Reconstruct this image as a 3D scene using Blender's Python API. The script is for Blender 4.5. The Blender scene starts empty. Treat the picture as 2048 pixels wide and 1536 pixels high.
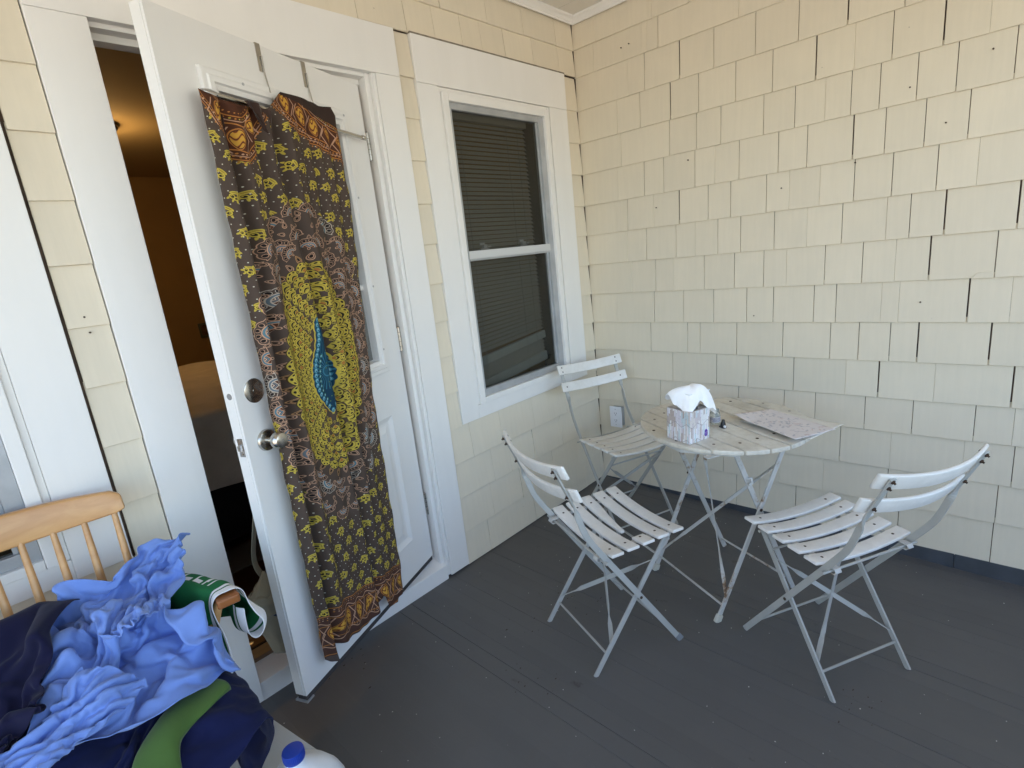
import bpy, bmesh, math, random, base64, zlib
import numpy as np
from mathutils import Vector, Matrix
R = math.radians
sc = bpy.context.scene
COL = sc.collection
rnd = random.Random(7)

# ------------------------------------------------------------------ camera
CAM = Vector((-2.691, -1.850, 1.44))
yaw, pitch, roll = 0.804445, -0.233735, -0.112137
d = Vector((math.sin(yaw) * math.cos(pitch), math.cos(yaw) * math.cos(pitch), math.sin(pitch)))
rt = d.cross(Vector((0, 0, 1))).normalized()
up = rt.cross(d)
r2 = math.cos(roll) * rt + math.sin(roll) * up
u2 = -math.sin(roll) * rt + math.cos(roll) * up
cam_d = bpy.data.cameras.new('camera')
cam = bpy.data.objects.new('camera', cam_d)
COL.objects.link(cam)
M = Matrix((r2, u2, -d)).transposed().to_4x4()
M.translation = CAM
cam.matrix_world = M
cam_d.sensor_width = 36.0
cam_d.lens = 36.0 * 1071.7 / 2048.0
cam_d.clip_start = 0.02
cam_d.clip_end = 2000
sc.camera = cam

# ------------------------------------------------------------------ light
SUN_EL, SUN_AZ = R(52), R(28)          # azimuth measured from +y towards +x: the sun stands behind the house
w = bpy.data.worlds.new('World')
sc.world = w
w.use_nodes = True
nt = w.node_tree
bg = nt.nodes['Background']
sky = nt.nodes.new('ShaderNodeTexSky')
sky.sky_type = 'NISHITA'
sky.sun_disc = False
sky.sun_elevation = SUN_EL
sky.sun_rotation = SUN_AZ
sky.air_density = 1.0
sky.dust_density = 2.0
nt.links.new(sky.outputs['Color'], bg.inputs['Color'])
bg.inputs['Strength'].default_value = 0.15
sd_ = bpy.data.lights.new('sun', 'SUN')
sd_.energy = 4.2
sd_.angle = R(0.53)
sd_.color = (1.0, 0.95, 0.87)
sun = bpy.data.objects.new('sun', sd_)
COL.objects.link(sun)
sv = Vector((math.sin(SUN_AZ) * math.cos(SUN_EL), math.cos(SUN_AZ) * math.cos(SUN_EL), math.sin(SUN_EL)))
sun.rotation_euler = sv.to_track_quat('Z', 'Y').to_euler()
sun.location = (0, 0, 12)
vs = sc.view_settings
vs.view_transform = 'Standard'
vs.look = 'None'
vs.gamma = 1.0
vs.use_curve_mapping = False
vs.exposure = 2.6
sc.cycles.use_denoising = True
sc.cycles.max_bounces = 10
sc.cycles.diffuse_bounces = 6
sc.cycles.transparent_max_bounces = 16
sc.cycles.sample_clamp_indirect = 6.0

T = 0.0352                      # the porch floor falls away from the house
# ------------------------------------------------------------------ helpers
def link(name, me, parent=None):
    o = bpy.data.objects.new(name, me)
    COL.objects.link(o)
    if parent is not None:
        o.parent = parent
    return o

def thing(name, label, cat, loc=(0, 0, 0), rot=None, group=None):
    o = bpy.data.objects.new(name, None)
    COL.objects.link(o)
    o.empty_display_size = 0.1
    o.location = loc
    if rot is not None:
        if isinstance(rot, Matrix):
            o.rotation_euler = rot.to_euler()
        else:
            o.rotation_euler = (0, 0, rot)
    tag(o, label, cat, group)
    return o

def tag(o, label, cat, group=None):
    o['label'] = label
    o['category'] = cat
    if group:
        o['group'] = group
    return o

class MB:
    """collects shapes, then links them as one mesh object"""
    def __init__(s):
        s.v = []; s.f = []; s.uv = {}
    def add(s, vs, fs):
        b = len(s.v)
        s.v += [tuple(v) for v in vs]
        s.f += [tuple(b + i for i in f) for f in fs]
    def box(s, x0, x1, y0, y1, z0, z1):
        s.add([(x0, y0, z0), (x1, y0, z0), (x1, y1, z0), (x0, y1, z0), (x0, y0, z1), (x1, y0, z1), (x1, y1, z1), (x0, y1, z1)],
              [(0, 3, 2, 1), (4, 5, 6, 7), (0, 1, 5, 4), (1, 2, 6, 5), (2, 3, 7, 6), (3, 0, 4, 7)])
    def sweep(s, pts, wdirs, ws, ts):
        """flat bar: width ws along wdirs, thickness ts across"""
        n = len(pts)
        pts = [Vector(p) for p in pts]
        V = []
        for i, p in enumerate(pts):
            t = (pts[min(i + 1, n - 1)] - pts[max(i - 1, 0)]).normalized()
            wd = Vector(wdirs[i] if isinstance(wdirs, list) else wdirs)
            wd = (wd - t * wd.dot(t)).normalized()
            nd = t.cross(wd)
            a = (ws[i] if isinstance(ws, list) else ws) / 2
            b = (ts[i] if isinstance(ts, list) else ts) / 2
            V += [p + wd * a + nd * b, p - wd * a + nd * b, p - wd * a - nd * b, p + wd * a - nd * b]
        F = [(3, 2, 1, 0), tuple(4 * (n - 1) + k for k in range(4))]
        for i in range(n - 1):
            for k in range(4):
                F.append((4 * i + k, 4 * i + (k + 1) % 4, 4 * i + 4 + (k + 1) % 4, 4 * i + 4 + k))
        s.add(V, F)
    def tube(s, pts, r, n=8):
        pts = [Vector(p) for p in pts]
        V = []; F = []
        m = len(pts)
        for i, p in enumerate(pts):
            t = (pts[min(i + 1, m - 1)] - pts[max(i - 1, 0)]).normalized()
            a = t.orthogonal().normalized() if i == 0 else (a - t * a.dot(t)).normalized()
            b = t.cross(a)
            rr = r[i] if isinstance(r, list) else r
            for k in range(n):
                c = 2 * math.pi * k / n
                V.append(p + a * (rr * math.cos(c)) + b * (rr * math.sin(c)))
        for i in range(m - 1):
            for k in range(n):
                F.append((i * n + k, i * n + (k + 1) % n, (i + 1) * n + (k + 1) % n, (i + 1) * n + k))
        F.append(tuple(reversed(range(n))))
        F.append(tuple((m - 1) * n + k for k in range(n)))
        s.add(V, F)
    def lathe(s, prof, origin=(0, 0, 0), axis=(0, 0, 1), n=24):
        """prof: list of (radius, height)"""
        ax = Vector(axis).normalized()
        a = ax.orthogonal().normalized()
        b = ax.cross(a)
        o = Vector(origin)
        V = []; F = []
        for (r, h) in prof:
            for k in range(n):
                c = 2 * math.pi * k / n
                V.append(o + ax * h + a * (r * math.cos(c)) + b * (r * math.sin(c)))
        m = len(prof)
        for i in range(m - 1):
            for k in range(n):
                F.append((i * n + k, i * n + (k + 1) % n, (i + 1) * n + (k + 1) % n, (i + 1) * n + k))
        F.append(tuple(reversed(range(n))))
        F.append(tuple((m - 1) * n + k for k in range(n)))
        s.add(V, F)
    def prism(s, poly, z0, z1):
        n = len(poly)
        s.add([(x, y, z0) for x, y in poly] + [(x, y, z1) for x, y in poly],
              [tuple(reversed(range(n))), tuple(range(n, 2 * n))] + [(i, (i + 1) % n, n + (i + 1) % n, n + i) for i in range(n)])
    def mesh(s, name):
        me = bpy.data.meshes.new(name)
        me.from_pydata(s.v, [], s.f)
        me.update()
        return me
    def build(s, name, mat, parent=None, bevel=0, smooth=False, seg=2):
        me = s.mesh(name)
        if mat:
            me.materials.append(mat)
        o = link(name, me, parent)
        if smooth:
            shade(o, smooth)
        if bevel:
            bev(o, bevel, seg)
        return o

def shade(o, ang=None):
    me = o.data
    me.polygons.foreach_set('use_smooth', [True] * len(me.polygons))
    if ang is not None and ang is not True:
        try:
            me.set_sharp_from_angle(angle=R(ang))
        except Exception:
            pass

def bev(o, width, seg=2):
    m = o.modifiers.new('bevel', 'BEVEL')
    m.width = width
    m.segments = seg
    m.limit_method = 'ANGLE'
    m.angle_limit = R(40)
    m.harden_normals = False

def grid_mesh(name, P, mat, parent=None, uv=None, flip=False, smooth=True):
    """P: array (rows, cols, 3)"""
    P = np.asarray(P, dtype=float)
    h, wd = P.shape[:2]
    idx = np.arange(h * wd).reshape(h, wd)
    q = np.stack([idx[:-1, :-1], idx[:-1, 1:], idx[1:, 1:], idx[1:, :-1]], -1).reshape(-1, 4)
    if flip:
        q = q[:, ::-1]
    me = bpy.data.meshes.new(name)
    me.from_pydata(P.reshape(-1, 3).tolist(), [], q.tolist())
    if uv is not None:
        uvl = me.uv_layers.new(name='UVMap')
        UV = np.asarray(uv, dtype=np.float32).reshape(-1, 2)
        li = np.empty(len(me.loops), dtype=np.int32)
        me.loops.foreach_get('vertex_index', li)
        uvl.data.foreach_set('uv', UV[li].ravel())
    if smooth:
        me.polygons.foreach_set('use_smooth', [True] * len(me.polygons))
    me.update()
    if mat:
        me.materials.append(mat)
    return link(name, me, parent)

def children(o):
    return [c for c in bpy.data.objects if c.parent == o]

def copy_tree(o, parent=None, skip=()):
    c = o.copy()
    COL.objects.link(c)
    c.parent = parent
    for ch in children(o):
        if ch.get('skip_copy') or ch in skip:
            continue
        copy_tree(ch, c)
    return c

def floor_frame(x, y, ang):
    """matrix of a frame standing on the sloping floor, local y pointing along ang"""
    zf = Vector((0, -T, 1)).normalized()
    yf = Vector((math.cos(ang), math.sin(ang), 0))
    yf = (yf - zf * yf.dot(zf)).normalized()
    xf = yf.cross(zf)
    return Matrix((xf, yf, zf)).transposed()

def smooth_path(pts, n=5):
    """Catmull-Rom through points"""
    P = [Vector(p) for p in pts]
    out = []
    for i in range(len(P) - 1):
        p0 = P[max(i - 1, 0)]; p1 = P[i]; p2 = P[i + 1]; p3 = P[min(i + 2, len(P) - 1)]
        for k in range(n):
            t = k / n
            out.append(0.5 * ((2 * p1) + (p2 - p0) * t + (2 * p0 - 5 * p1 + 4 * p2 - p3) * t * t + (3 * p1 - p0 - 3 * p2 + p3) * t ** 3))
    out.append(P[-1])
    return out

# ------------------------------------------------------------------ materials
def new_mat(name):
    m = bpy.data.materials.new(name)
    m.use_nodes = True
    return m, m.node_tree, m.node_tree.nodes['Principled BSDF']

def N(nt, typ, **kw):
    n = nt.nodes.new(typ)
    for k, v in kw.items():
        if k in n.inputs:
            n.inputs[k].default_value = v
        else:
            setattr(n, k, v)
    return n

def noise(nt, vec, scale, detail=4, rough=0.55, dist=0.0):
    n = N(nt, 'ShaderNodeTexNoise')
    n.inputs['Scale'].default_value = scale
    n.inputs['Detail'].default_value = detail
    n.inputs['Roughness'].default_value = rough
    n.inputs['Distortion'].default_value = dist
    if vec is not None:
        nt.links.new(vec, n.inputs['Vector'])
    return n.outputs['Fac']

def ramp(nt, fac, stops):
    n = N(nt, 'ShaderNodeValToRGB')
    e = n.color_ramp.elements
    while len(e) < len(stops):
        e.new(0.5)
    for i, (p, c) in enumerate(stops):
        e[i].position = p
        e[i].color = (c, c, c, 1) if not isinstance(c, tuple) else (*c, 1)
    nt.links.new(fac, n.inputs['Fac'])
    return n.outputs['Color']

def mixc(nt, fac, a, b, mode='MIX'):
    n = N(nt, 'ShaderNodeMix', data_type='RGBA', blend_type=mode)
    for sock, val in ((n.inputs[0], fac), (n.inputs[6], a), (n.inputs[7], b)):
        if hasattr(val, 'is_output'):
            nt.links.new(val, sock)
        elif isinstance(val, tuple):
            sock.default_value = (*val, 1)
        else:
            sock.default_value = val
    return n.outputs[2]

def mapping(nt, scale=(1, 1, 1), coord='Object', rot=(0, 0, 0)):
    t = N(nt, 'ShaderNodeTexCoord')
    m = N(nt, 'ShaderNodeMapping')
    m.inputs['Scale'].default_value = scale
    m.inputs['Rotation'].default_value = rot
    nt.links.new(t.outputs[coord], m.inputs['Vector'])
    return m.outputs['Vector']

def geo_pos(nt, scale=(1, 1, 1), rand=0.0):
    g = N(nt, 'ShaderNodeNewGeometry')
    m = N(nt, 'ShaderNodeMapping')
    m.inputs['Scale'].default_value = scale
    nt.links.new(g.outputs['Position'], m.inputs['Vector'])
    if rand:
        oi = N(nt, 'ShaderNodeObjectInfo')
        mul = N(nt, 'ShaderNodeMath', operation='MULTIPLY')
        mul.inputs[1].default_value = rand
        nt.links.new(oi.outputs['Random'], mul.inputs[0])
        cx = N(nt, 'ShaderNodeCombineXYZ')
        for k in range(3):
            nt.links.new(mul.outputs[0], cx.inputs[k])
        nt.links.new(cx.outputs[0], m.inputs['Location'])
    return m.outputs['Vector']

def bump(nt, bsdf, h, strength=0.2, dist=0.002):
    b = N(nt, 'ShaderNodeBump')
    b.inputs['Strength'].default_value = strength
    b.inputs['Distance'].default_value = dist
    nt.links.new(h, b.inputs['Height'])
    nt.links.new(b.outputs['Normal'], bsdf.inputs['Normal'])

def simple(name, col, rough=0.5, metal=0.0, nscale=0, namp=0.1, bstr=0.0, bscale=60, spec=0.5):
    m, nt, b = new_mat(name)
    b.inputs['Roughness'].default_value = rough
    b.inputs['Metallic'].default_value = metal
    b.inputs['Specular IOR Level'].default_value = spec
    b.inputs['Base Color'].default_value = (*col, 1)
    if nscale:
        f = noise(nt, mapping(nt), nscale)
        lo = tuple(c * (1 - namp) for c in col)
        hi = tuple(min(1, c * (1 + namp)) for c in col)
        nt.links.new(ramp(nt, f, [(0.3, lo), (0.7, hi)]), b.inputs['Base Color'])
    if bstr:
        bump(nt, b, noise(nt, mapping(nt), bscale), bstr)
    return m

def shingle_mat(name, base, grey, stretch):
    """cream house paint over split cedar: vertical grain, brush marks, dirt"""
    m, nt, b = new_mat(name)
    v = geo_pos(nt, (1, 1, 1), 7.0)
    vg = geo_pos(nt, stretch, 3.0)
    oi = N(nt, 'ShaderNodeObjectInfo')
    c = mixc(nt, oi.outputs['Random'], tuple(x * 0.965 for x in base), tuple(min(1, x * 1.02) for x in base))
    blot = ramp(nt, noise(nt, v, 5.0, 5, 0.6), [(0.35, 0.0), (0.72, 1.0)])
    c = mixc(nt, mixc(nt, 1.0, blot, (0.35, 0.35, 0.35), 'MULTIPLY'), c, grey)
    grain = noise(nt, vg, 1.0, 6, 0.65)
    c = mixc(nt, 0.05, c, ramp(nt, grain, [(0.3, 0.25), (0.65, 1.0)]), 'MULTIPLY')
    spots = ramp(nt, noise(nt, v, 60.0, 2, 0.5), [(0.80, 0.0), (0.83, 0.6)])
    c = mixc(nt, spots, c, (0.17, 0.14, 0.10))
    nt.links.new(c, b.inputs['Base Color'])
    b.inputs['Roughness'].default_value = 0.62
    b.inputs['Specular IOR Level'].default_value = 0.35
    mx = N(nt, 'ShaderNodeMath', operation='ADD')
    nt.links.new(grain, mx.inputs[0])
    nt.links.new(noise(nt, v, 9.0, 3), mx.inputs[1])
    bump(nt, b, mx.outputs[0], 0.20, 0.0018)
    return m

def white_paint(name, base=(0.82, 0.80, 0.765), rough=0.45, dirt=0.5):
    m, nt, b = new_mat(name)
    v = geo_pos(nt, (1, 1, 1), 3.0)
    vs_ = geo_pos(nt, (9, 9, 1.2), 3.0)
    f = ramp(nt, noise(nt, vs_, 1.0, 5, 0.6), [(0.42, 0.0), (0.8, 1.0)])
    c = mixc(nt, mixc(nt, 1.0, f, (0.25 * dirt,) * 3, 'MULTIPLY'), base, (0.55, 0.53, 0.48))
    sm = ramp(nt, noise(nt, v, 2.2, 3, 0.5), [(0.4, 0.0), (0.7, 1.0)])
    c = mixc(nt, mixc(nt, 1.0, sm, (0.28 * dirt,) * 3, 'MULTIPLY'), c, (0.70, 0.69, 0.67))
    marks = ramp(nt, noise(nt, geo_pos(nt, (14, 14, 5), 11.0), 1.0, 5, 0.7), [(0.74, 0.0), (0.80, 0.45)])
    c = mixc(nt, marks, c, (0.42, 0.38, 0.33))
    nt.links.new(c, b.inputs['Base Color'])
    b.inputs['Roughness'].default_value = rough
    mx = N(nt, 'ShaderNodeMath', operation='ADD')
    nt.links.new(noise(nt, v, 7.0, 3), mx.inputs[0])
    nt.links.new(noise(nt, geo_pos(nt, (90, 90, 9)), 1.0, 3), mx.inputs[1])
    bump(nt, b, mx.outputs[0], 0.14, 0.0015)
    return m

def metal_paint(name, base, rust):
    m, nt, b = new_mat(name)
    v = mapping(nt, (1, 1, 1), 'Object')
    f = noise(nt, v, 9.0, 6, 0.7)
    c = mixc(nt, ramp(nt, noise(nt, v, 14.0, 3), [(0.3, 0.0), (0.8, 0.6)]), base, tuple(x * 0.8 for x in base))
    r1 = ramp(nt, f, [(rust, 0.0), (rust + 0.09, 1.0)])
    c = mixc(nt, r1, c, (0.30, 0.20, 0.11))
    r2_ = ramp(nt, f, [(rust + 0.06, 0.0), (rust + 0.13, 1.0)])
    c = mixc(nt, r2_, c, (0.075, 0.032, 0.015))
    nt.links.new(c, b.inputs['Base Color'])
    b.inputs['Roughness'].default_value = 0.5
    bump(nt, b, f, 0.25, 0.002)
    return m

def slat_mat(name, base, dirt, amt):
    """weathered white resin slats, grey-brown grime in patches"""
    m, nt, b = new_mat(name)
    v = geo_pos(nt, (1, 1, 1), 1.0)
    f = ramp(nt, noise(nt, v, 6.0, 5, 0.65), [(0.38, 0.0), (0.72, 1.0)])
    c = mixc(nt, mixc(nt, 1.0, f, (amt,) * 3, 'MULTIPLY'), base, dirt)
    g = ramp(nt, noise(nt, v, 42.0, 3, 0.6), [(0.45, 0.0), (0.75, 1.0)])
    c = mixc(nt, mixc(nt, 1.0, g, (amt * 0.4,) * 3, 'MULTIPLY'), c, tuple(x * 0.75 for x in dirt))
    nt.links.new(c, b.inputs['Base Color'])
    b.inputs['Roughness'].default_value = 0.42
    b.inputs['Subsurface Weight'].default_value = 0.0
    bump(nt, b, noise(nt, v, 30.0, 4), 0.08, 0.002)
    return m

def fabric(name, col, weave=900, var=0.12, rough=0.9, sheen=0.15, fold=0.0):
    m, nt, b = new_mat(name)
    v = mapping(nt, (1, 1, 1), 'Object')
    f = noise(nt, v, 7.0, 4)
    c = mixc(nt, ramp(nt, f, [(0.3, 0.0), (0.7, 1.0)]), tuple(x * (1 - var) for x in col), tuple(min(1, x * (1 + var)) for x in col))
    nt.links.new(c, b.inputs['Base Color'])
    b.inputs['Roughness'].default_value = rough
    b.inputs['Sheen Weight'].default_value = sheen
    b.inputs['Specular IOR Level'].default_value = 0.2
    mx = N(nt, 'ShaderNodeMath', operation='ADD')
    mul = N(nt, 'ShaderNodeMath', operation='MULTIPLY')
    mul.inputs[1].default_value = 0.25
    nt.links.new(noise(nt, v, weave, 1), mul.inputs[0])
    nt.links.new(mul.outputs[0], mx.inputs[0])
    nt.links.new(noise(nt, v, 26.0, 3, 0.5, 0.6), mx.inputs[1])
    bump(nt, b, mx.outputs[0], 0.30 + fold, 0.004)
    return m

def glass_mat(name, tint=(0.9, 0.92, 0.92), thru=0.9):
    m, nt, b = new_mat(name)
    nt.nodes.remove(b)
    out = nt.nodes['Material Output']
    tr = N(nt, 'ShaderNodeBsdfTransparent')
    tr.inputs['Color'].default_value = tuple(x * thru for x in tint) + (1,)
    gl = N(nt, 'ShaderNodeBsdfGlossy')
    gl.inputs['Roughness'].default_value = 0.02
    lw = N(nt, 'ShaderNodeLayerWeight')
    lw.inputs['Blend'].default_value = 0.5
    pw = N(nt, 'ShaderNodeMath', operation='POWER')
    pw.inputs[1].default_value = 5.0
    nt.links.new(lw.outputs['Facing'], pw.inputs[0])
    fr = N(nt, 'ShaderNodeMath', operation='MULTIPLY_ADD')
    fr.inputs[1].default_value = 0.92
    fr.inputs[2].default_value = 0.04
    nt.links.new(pw.outputs[0], fr.inputs[0])
    mx = N(nt, 'ShaderNodeMixShader')
    nt.links.new(fr.outputs[0], mx.inputs[0])
    nt.links.new(tr.outputs[0], mx.inputs[1])
    nt.links.new(gl.outputs[0], mx.inputs[2])
    nt.links.new(mx.outputs[0], out.inputs['Surface'])
    return m

def image_mat(name, arr, rough=0.9, alpha_thru=0.0, bstr=0.25, weave=700, spec=0.2):
    """arr: numpy (h,w,3) linear colours drawn by this script"""
    h, wd = arr.shape[:2]
    im = bpy.data.images.new(name, wd, h, float_buffer=True)
    px = np.ones((h, wd, 4), np.float32)
    px[..., :3] = arr[::-1]
    im.pixels.foreach_set(px.ravel())
    im.update()
    im.pack()
    m, nt, b = new_mat(name)
    t = N(nt, 'ShaderNodeTexImage')
    t.image = im
    t.extension = 'EXTEND'
    uvn = N(nt, 'ShaderNodeTexCoord')
    nt.links.new(uvn.outputs['UV'], t.inputs['Vector'])
    b.inputs['Roughness'].default_value = rough
    b.inputs['Specular IOR Level'].default_value = spec
    v = mapping(nt)
    c = mixc(nt, 0.12, t.outputs['Color'], ramp(nt, noise(nt, v, 12.0, 4), [(0.3, 0.4), (0.7, 1.0)]), 'MULTIPLY')
    nt.links.new(c, b.inputs['Base Color'])
    if bstr:
        bump(nt, b, noise(nt, v, weave, 2), bstr, 0.001)
    if alpha_thru:
        out = nt.nodes['Material Output']
        tl = N(nt, 'ShaderNodeBsdfTranslucent')
        nt.links.new(c, tl.inputs['Color'])
        mx = N(nt, 'ShaderNodeMixShader')
        mx.inputs[0].default_value = alpha_thru
        nt.links.new(b.outputs[0], mx.inputs[1])
        nt.links.new(tl.outputs[0], mx.inputs[2])
        nt.links.new(mx.outputs[0], out.inputs['Surface'])
    return m

def floor_mat():
    """grey porch enamel: scuffs, dust, dried stains"""
    m, nt, b = new_mat('grey_floor_paint')
    v = geo_pos(nt)
    oi = N(nt, 'ShaderNodeObjectInfo')
    base = mixc(nt, oi.outputs['Random'], (0.090, 0.088, 0.086), (0.101, 0.098, 0.095))
    dust = ramp(nt, noise(nt, v, 2.6, 5, 0.6), [(0.35, 0.0), (0.75, 1.0)])
    c = mixc(nt, mixc(nt, 1.0, dust, (0.4,) * 3, 'MULTIPLY'), base, (0.125, 0.122, 0.118))
    st = ramp(nt, noise(nt, geo_pos(nt, (3.2, 2.2, 1)), 3.0, 6, 0.68), [(0.66, 0.0), (0.74, 0.75)])
    c = mixc(nt, st, c, (0.040, 0.034, 0.030))
    sp = ramp(nt, noise(nt, v, 120.0, 2, 0.5), [(0.765, 0.0), (0.79, 0.6)])
    c = mixc(nt, sp, c, (0.22, 0.21, 0.20))
    scr = ramp(nt, noise(nt, geo_pos(nt, (60, 2.0, 1)), 1.0, 4, 0.6), [(0.68, 0.0), (0.8, 0.30)])
    c = mixc(nt, scr, c, (0.11, 0.11, 0.11))
    nt.links.new(c, b.inputs['Base Color'])
    rr = N(nt, 'ShaderNodeMapRange')
    rr.inputs[3].default_value = 0.38
    rr.inputs[4].default_value = 0.62
    nt.links.new(noise(nt, v, 5.0, 4), rr.inputs[0])
    nt.links.new(rr.outputs[0], b.inputs['Roughness'])
    mx = N(nt, 'ShaderNodeMath', operation='ADD')
    nt.links.new(noise(nt, geo_pos(nt, (70, 5, 1)), 1.0, 4), mx.inputs[0])
    nt.links.new(noise(nt, v, 14.0, 3), mx.inputs[1])
    bump(nt, b, mx.outputs[0], 0.22, 0.0015)
    return m

def wood_mat(name, c0, c1, scale=(3, 40, 40), rough=0.35, coord='Object'):
    m, nt, b = new_mat(name)
    v = mapping(nt, scale, coord)
    f = noise(nt, v, 1.0, 6, 0.6, 0.8)
    c = ramp(nt, f, [(0.25, c0), (0.75, c1)])
    nt.links.new(c, b.inputs['Base Color'])
    b.inputs['Roughness'].default_value = rough
    bump(nt, b, f, 0.08, 0.001)
    return m

CREAM = (0.75, 0.668, 0.525)
M_shB = shingle_mat('cream_paint', CREAM, (0.66, 0.60, 0.48), (1, 70, 5))
M_shA = shingle_mat('cream_paint_front', CREAM, (0.66, 0.61, 0.50), (70, 1, 5))
M_back = simple('bare_cedar', (0.13, 0.09, 0.065), 0.9, nscale=20, namp=0.4)
M_white = white_paint('white_trim_paint')
M_door = white_paint('white_door_paint', (0.81, 0.795, 0.77), 0.38, 0.25)
M_ceil = white_paint('ceiling_paint', (0.74, 0.70, 0.63), 0.5, 0.6)
M_floor = floor_mat()
M_frame = metal_paint('chair_metal_paint', (0.42, 0.415, 0.385), 0.66)
M_tframe = metal_paint('table_metal_paint', (0.53, 0.52, 0.49), 0.555)
M_slat = slat_mat('white_slat', (0.78, 0.76, 0.72), (0.52, 0.48, 0.42), 0.35)
M_tslat = slat_mat('table_slat', (0.72, 0.69, 0.61), (0.40, 0.34, 0.25), 0.65)
M_screw = simple('rusty_screw', (0.06, 0.035, 0.022), 0.7, 0.3)
M_nickel = simple('brushed_nickel', (0.55, 0.52, 0.47), 0.25, 1.0)
M_chrome = simple('polished_steel', (0.65, 0.65, 0.66), 0.12, 1.0)
M_alu = simple('storm_frame_grey', (0.42, 0.43, 0.44), 0.45, 0.3, nscale=8, namp=0.15)
M_glass = glass_mat('window_glass', (0.80, 0.81, 0.79), 0.80)
M_blind = simple('blind_slat', (0.46, 0.44, 0.39), 0.55)
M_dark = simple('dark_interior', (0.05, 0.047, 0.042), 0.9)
M_black = simple('black_gap', (0.012, 0.012, 0.012), 0.9)
M_sweep = simple('door_sweep_rubber', (0.05, 0.045, 0.045), 0.7)
M_strip = simple('grey_baseboard_paint', (0.055, 0.062, 0.075), 0.55, nscale=9, namp=0.2)
M_room = simple('tan_room_paint', (0.36, 0.22, 0.085), 0.7, nscale=3, namp=0.08)
M_roomc = simple('room_ceiling_paint', (0.50, 0.38, 0.20), 0.8)
M_rfloor = wood_mat('dark_wood_floor', (0.035, 0.012, 0.005), (0.09, 0.03, 0.012), (22, 2.0, 1), 0.35, 'Object')
M_duvet = fabric('duvet_cotton', (0.55, 0.48, 0.40), 400)
M_bskirt = fabric('black_bed_skirt', (0.012, 0.012, 0.014), 400)
M_chairwood = wood_mat('honey_maple', (0.46, 0.23, 0.085), (0.60, 0.34, 0.14), (5, 26, 26), 0.32)
M_armwood = wood_mat('cherry_arm', (0.20, 0.068, 0.02), (0.32, 0.12, 0.04), (5, 26, 26), 0.22)
M_blue = fabric('blue_cotton', (0.165, 0.265, 0.60), 1200, 0.10, 0.85, 0.2, 0.15)
M_navy = fabric('navy_knit', (0.006, 0.009, 0.045), 700, 0.2, 0.95, 0.06)
M_navy2 = fabric('navy_fleece', (0.007, 0.007, 0.030), 500, 0.2, 0.95, 0.08)
M_lgreen = fabric('leaf_green_cotton', (0.065, 0.13, 0.028), 700)
M_canvas = fabric('khaki_canvas', (0.27, 0.235, 0.165), 600, 0.2)
M_stripe = fabric('navy_webbing', (0.05, 0.06, 0.09), 600, 0.15)
M_jug = simple('milky_plastic', (0.74, 0.77, 0.80), 0.32, spec=0.5)
M_cap = simple('blue_plastic', (0.012, 0.045, 0.33), 0.4)
M_tub = simple('clear_tub_plastic', (0.58, 0.60, 0.60), 0.35)
M_tissue = simple('tissue_paper', (0.90, 0.90, 0.90), 0.9, nscale=30, namp=0.03, bstr=0.15, bscale=70)
M_outlet = simple('white_outlet_plastic', (0.80, 0.80, 0.82), 0.35)
M_slot = simple('outlet_slot', (0.03, 0.03, 0.03), 0.6)
M_boxgrey = simple('grey_outlet_box', (0.33, 0.33, 0.32), 0.5)
M_blackp = simple('black_plastic', (0.015, 0.017, 0.02), 0.35)
M_ground = simple("pale_driveway", (0.25, 0.225, 0.18), 0.95, nscale=0.6, namp=0.2)
M_debris = simple('pale_flakes', (0.55, 0.54, 0.50), 0.8)
M_bronze = simple('lamp_bronze', (0.06, 0.035, 0.02), 0.4, 0.8)
# ================================================================== setting
def FZ(x, y):
    return T * y

# ground outside
mb = MB(); mb.box(-400, 400, -400, 400, -1.3, -0.75)
g = mb.build('ground', M_ground); g['kind'] = 'structure'

# porch floor: a joist deck with narrow boards running out from the house
mb = MB()
def floor_slab(z0, z1, x0, x1, y0, y1):
    mb.add([(x0, y0, FZ(0, y0) + z0), (x1, y0, FZ(0, y0) + z0), (x1, y1, FZ(0, y1) + z0), (x0, y1, FZ(0, y1) + z0),
            (x0, y0, FZ(0, y0) + z1), (x1, y0, FZ(0, y0) + z1), (x1, y1, FZ(0, y1) + z1), (x0, y1, FZ(0, y1) + z1)],
           [(0, 3, 2, 1), (4, 5, 6, 7), (0, 1, 5, 4), (1, 2, 6, 5), (2, 3, 7, 6), (3, 0, 4, 7)])
floor_slab(-0.16, -0.020, -4.3, 0.03, -3.3, 0.03)
pf = mb.build('porch_floor', M_floor); pf['kind'] = 'structure'
x = 0.012
bw = 0.0632
while x > -4.25:
    mb = MB()
    dz = rnd.uniform(-0.0004, 0.0004)
    gap = 0.0014 if rnd.random() < 0.30 else 0.00012
    floor_slab(-0.0195 + dz, dz, x - bw + gap, x, -3.3, 0.02)
    mb.build('floor_board', M_floor, pf, bevel=0.0008 if gap > 0.0005 else 0, seg=1)
    x -= bw

# ------------------------------------------------------------------ shingles
CZ = [0.0, 0.180, 0.345, 0.517, 0.669, 0.832, 0.998, 1.166, 1.336, 1.503, 1.668, 1.838, 2.003, 2.170, 2.338, 2.474, 2.628]

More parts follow.
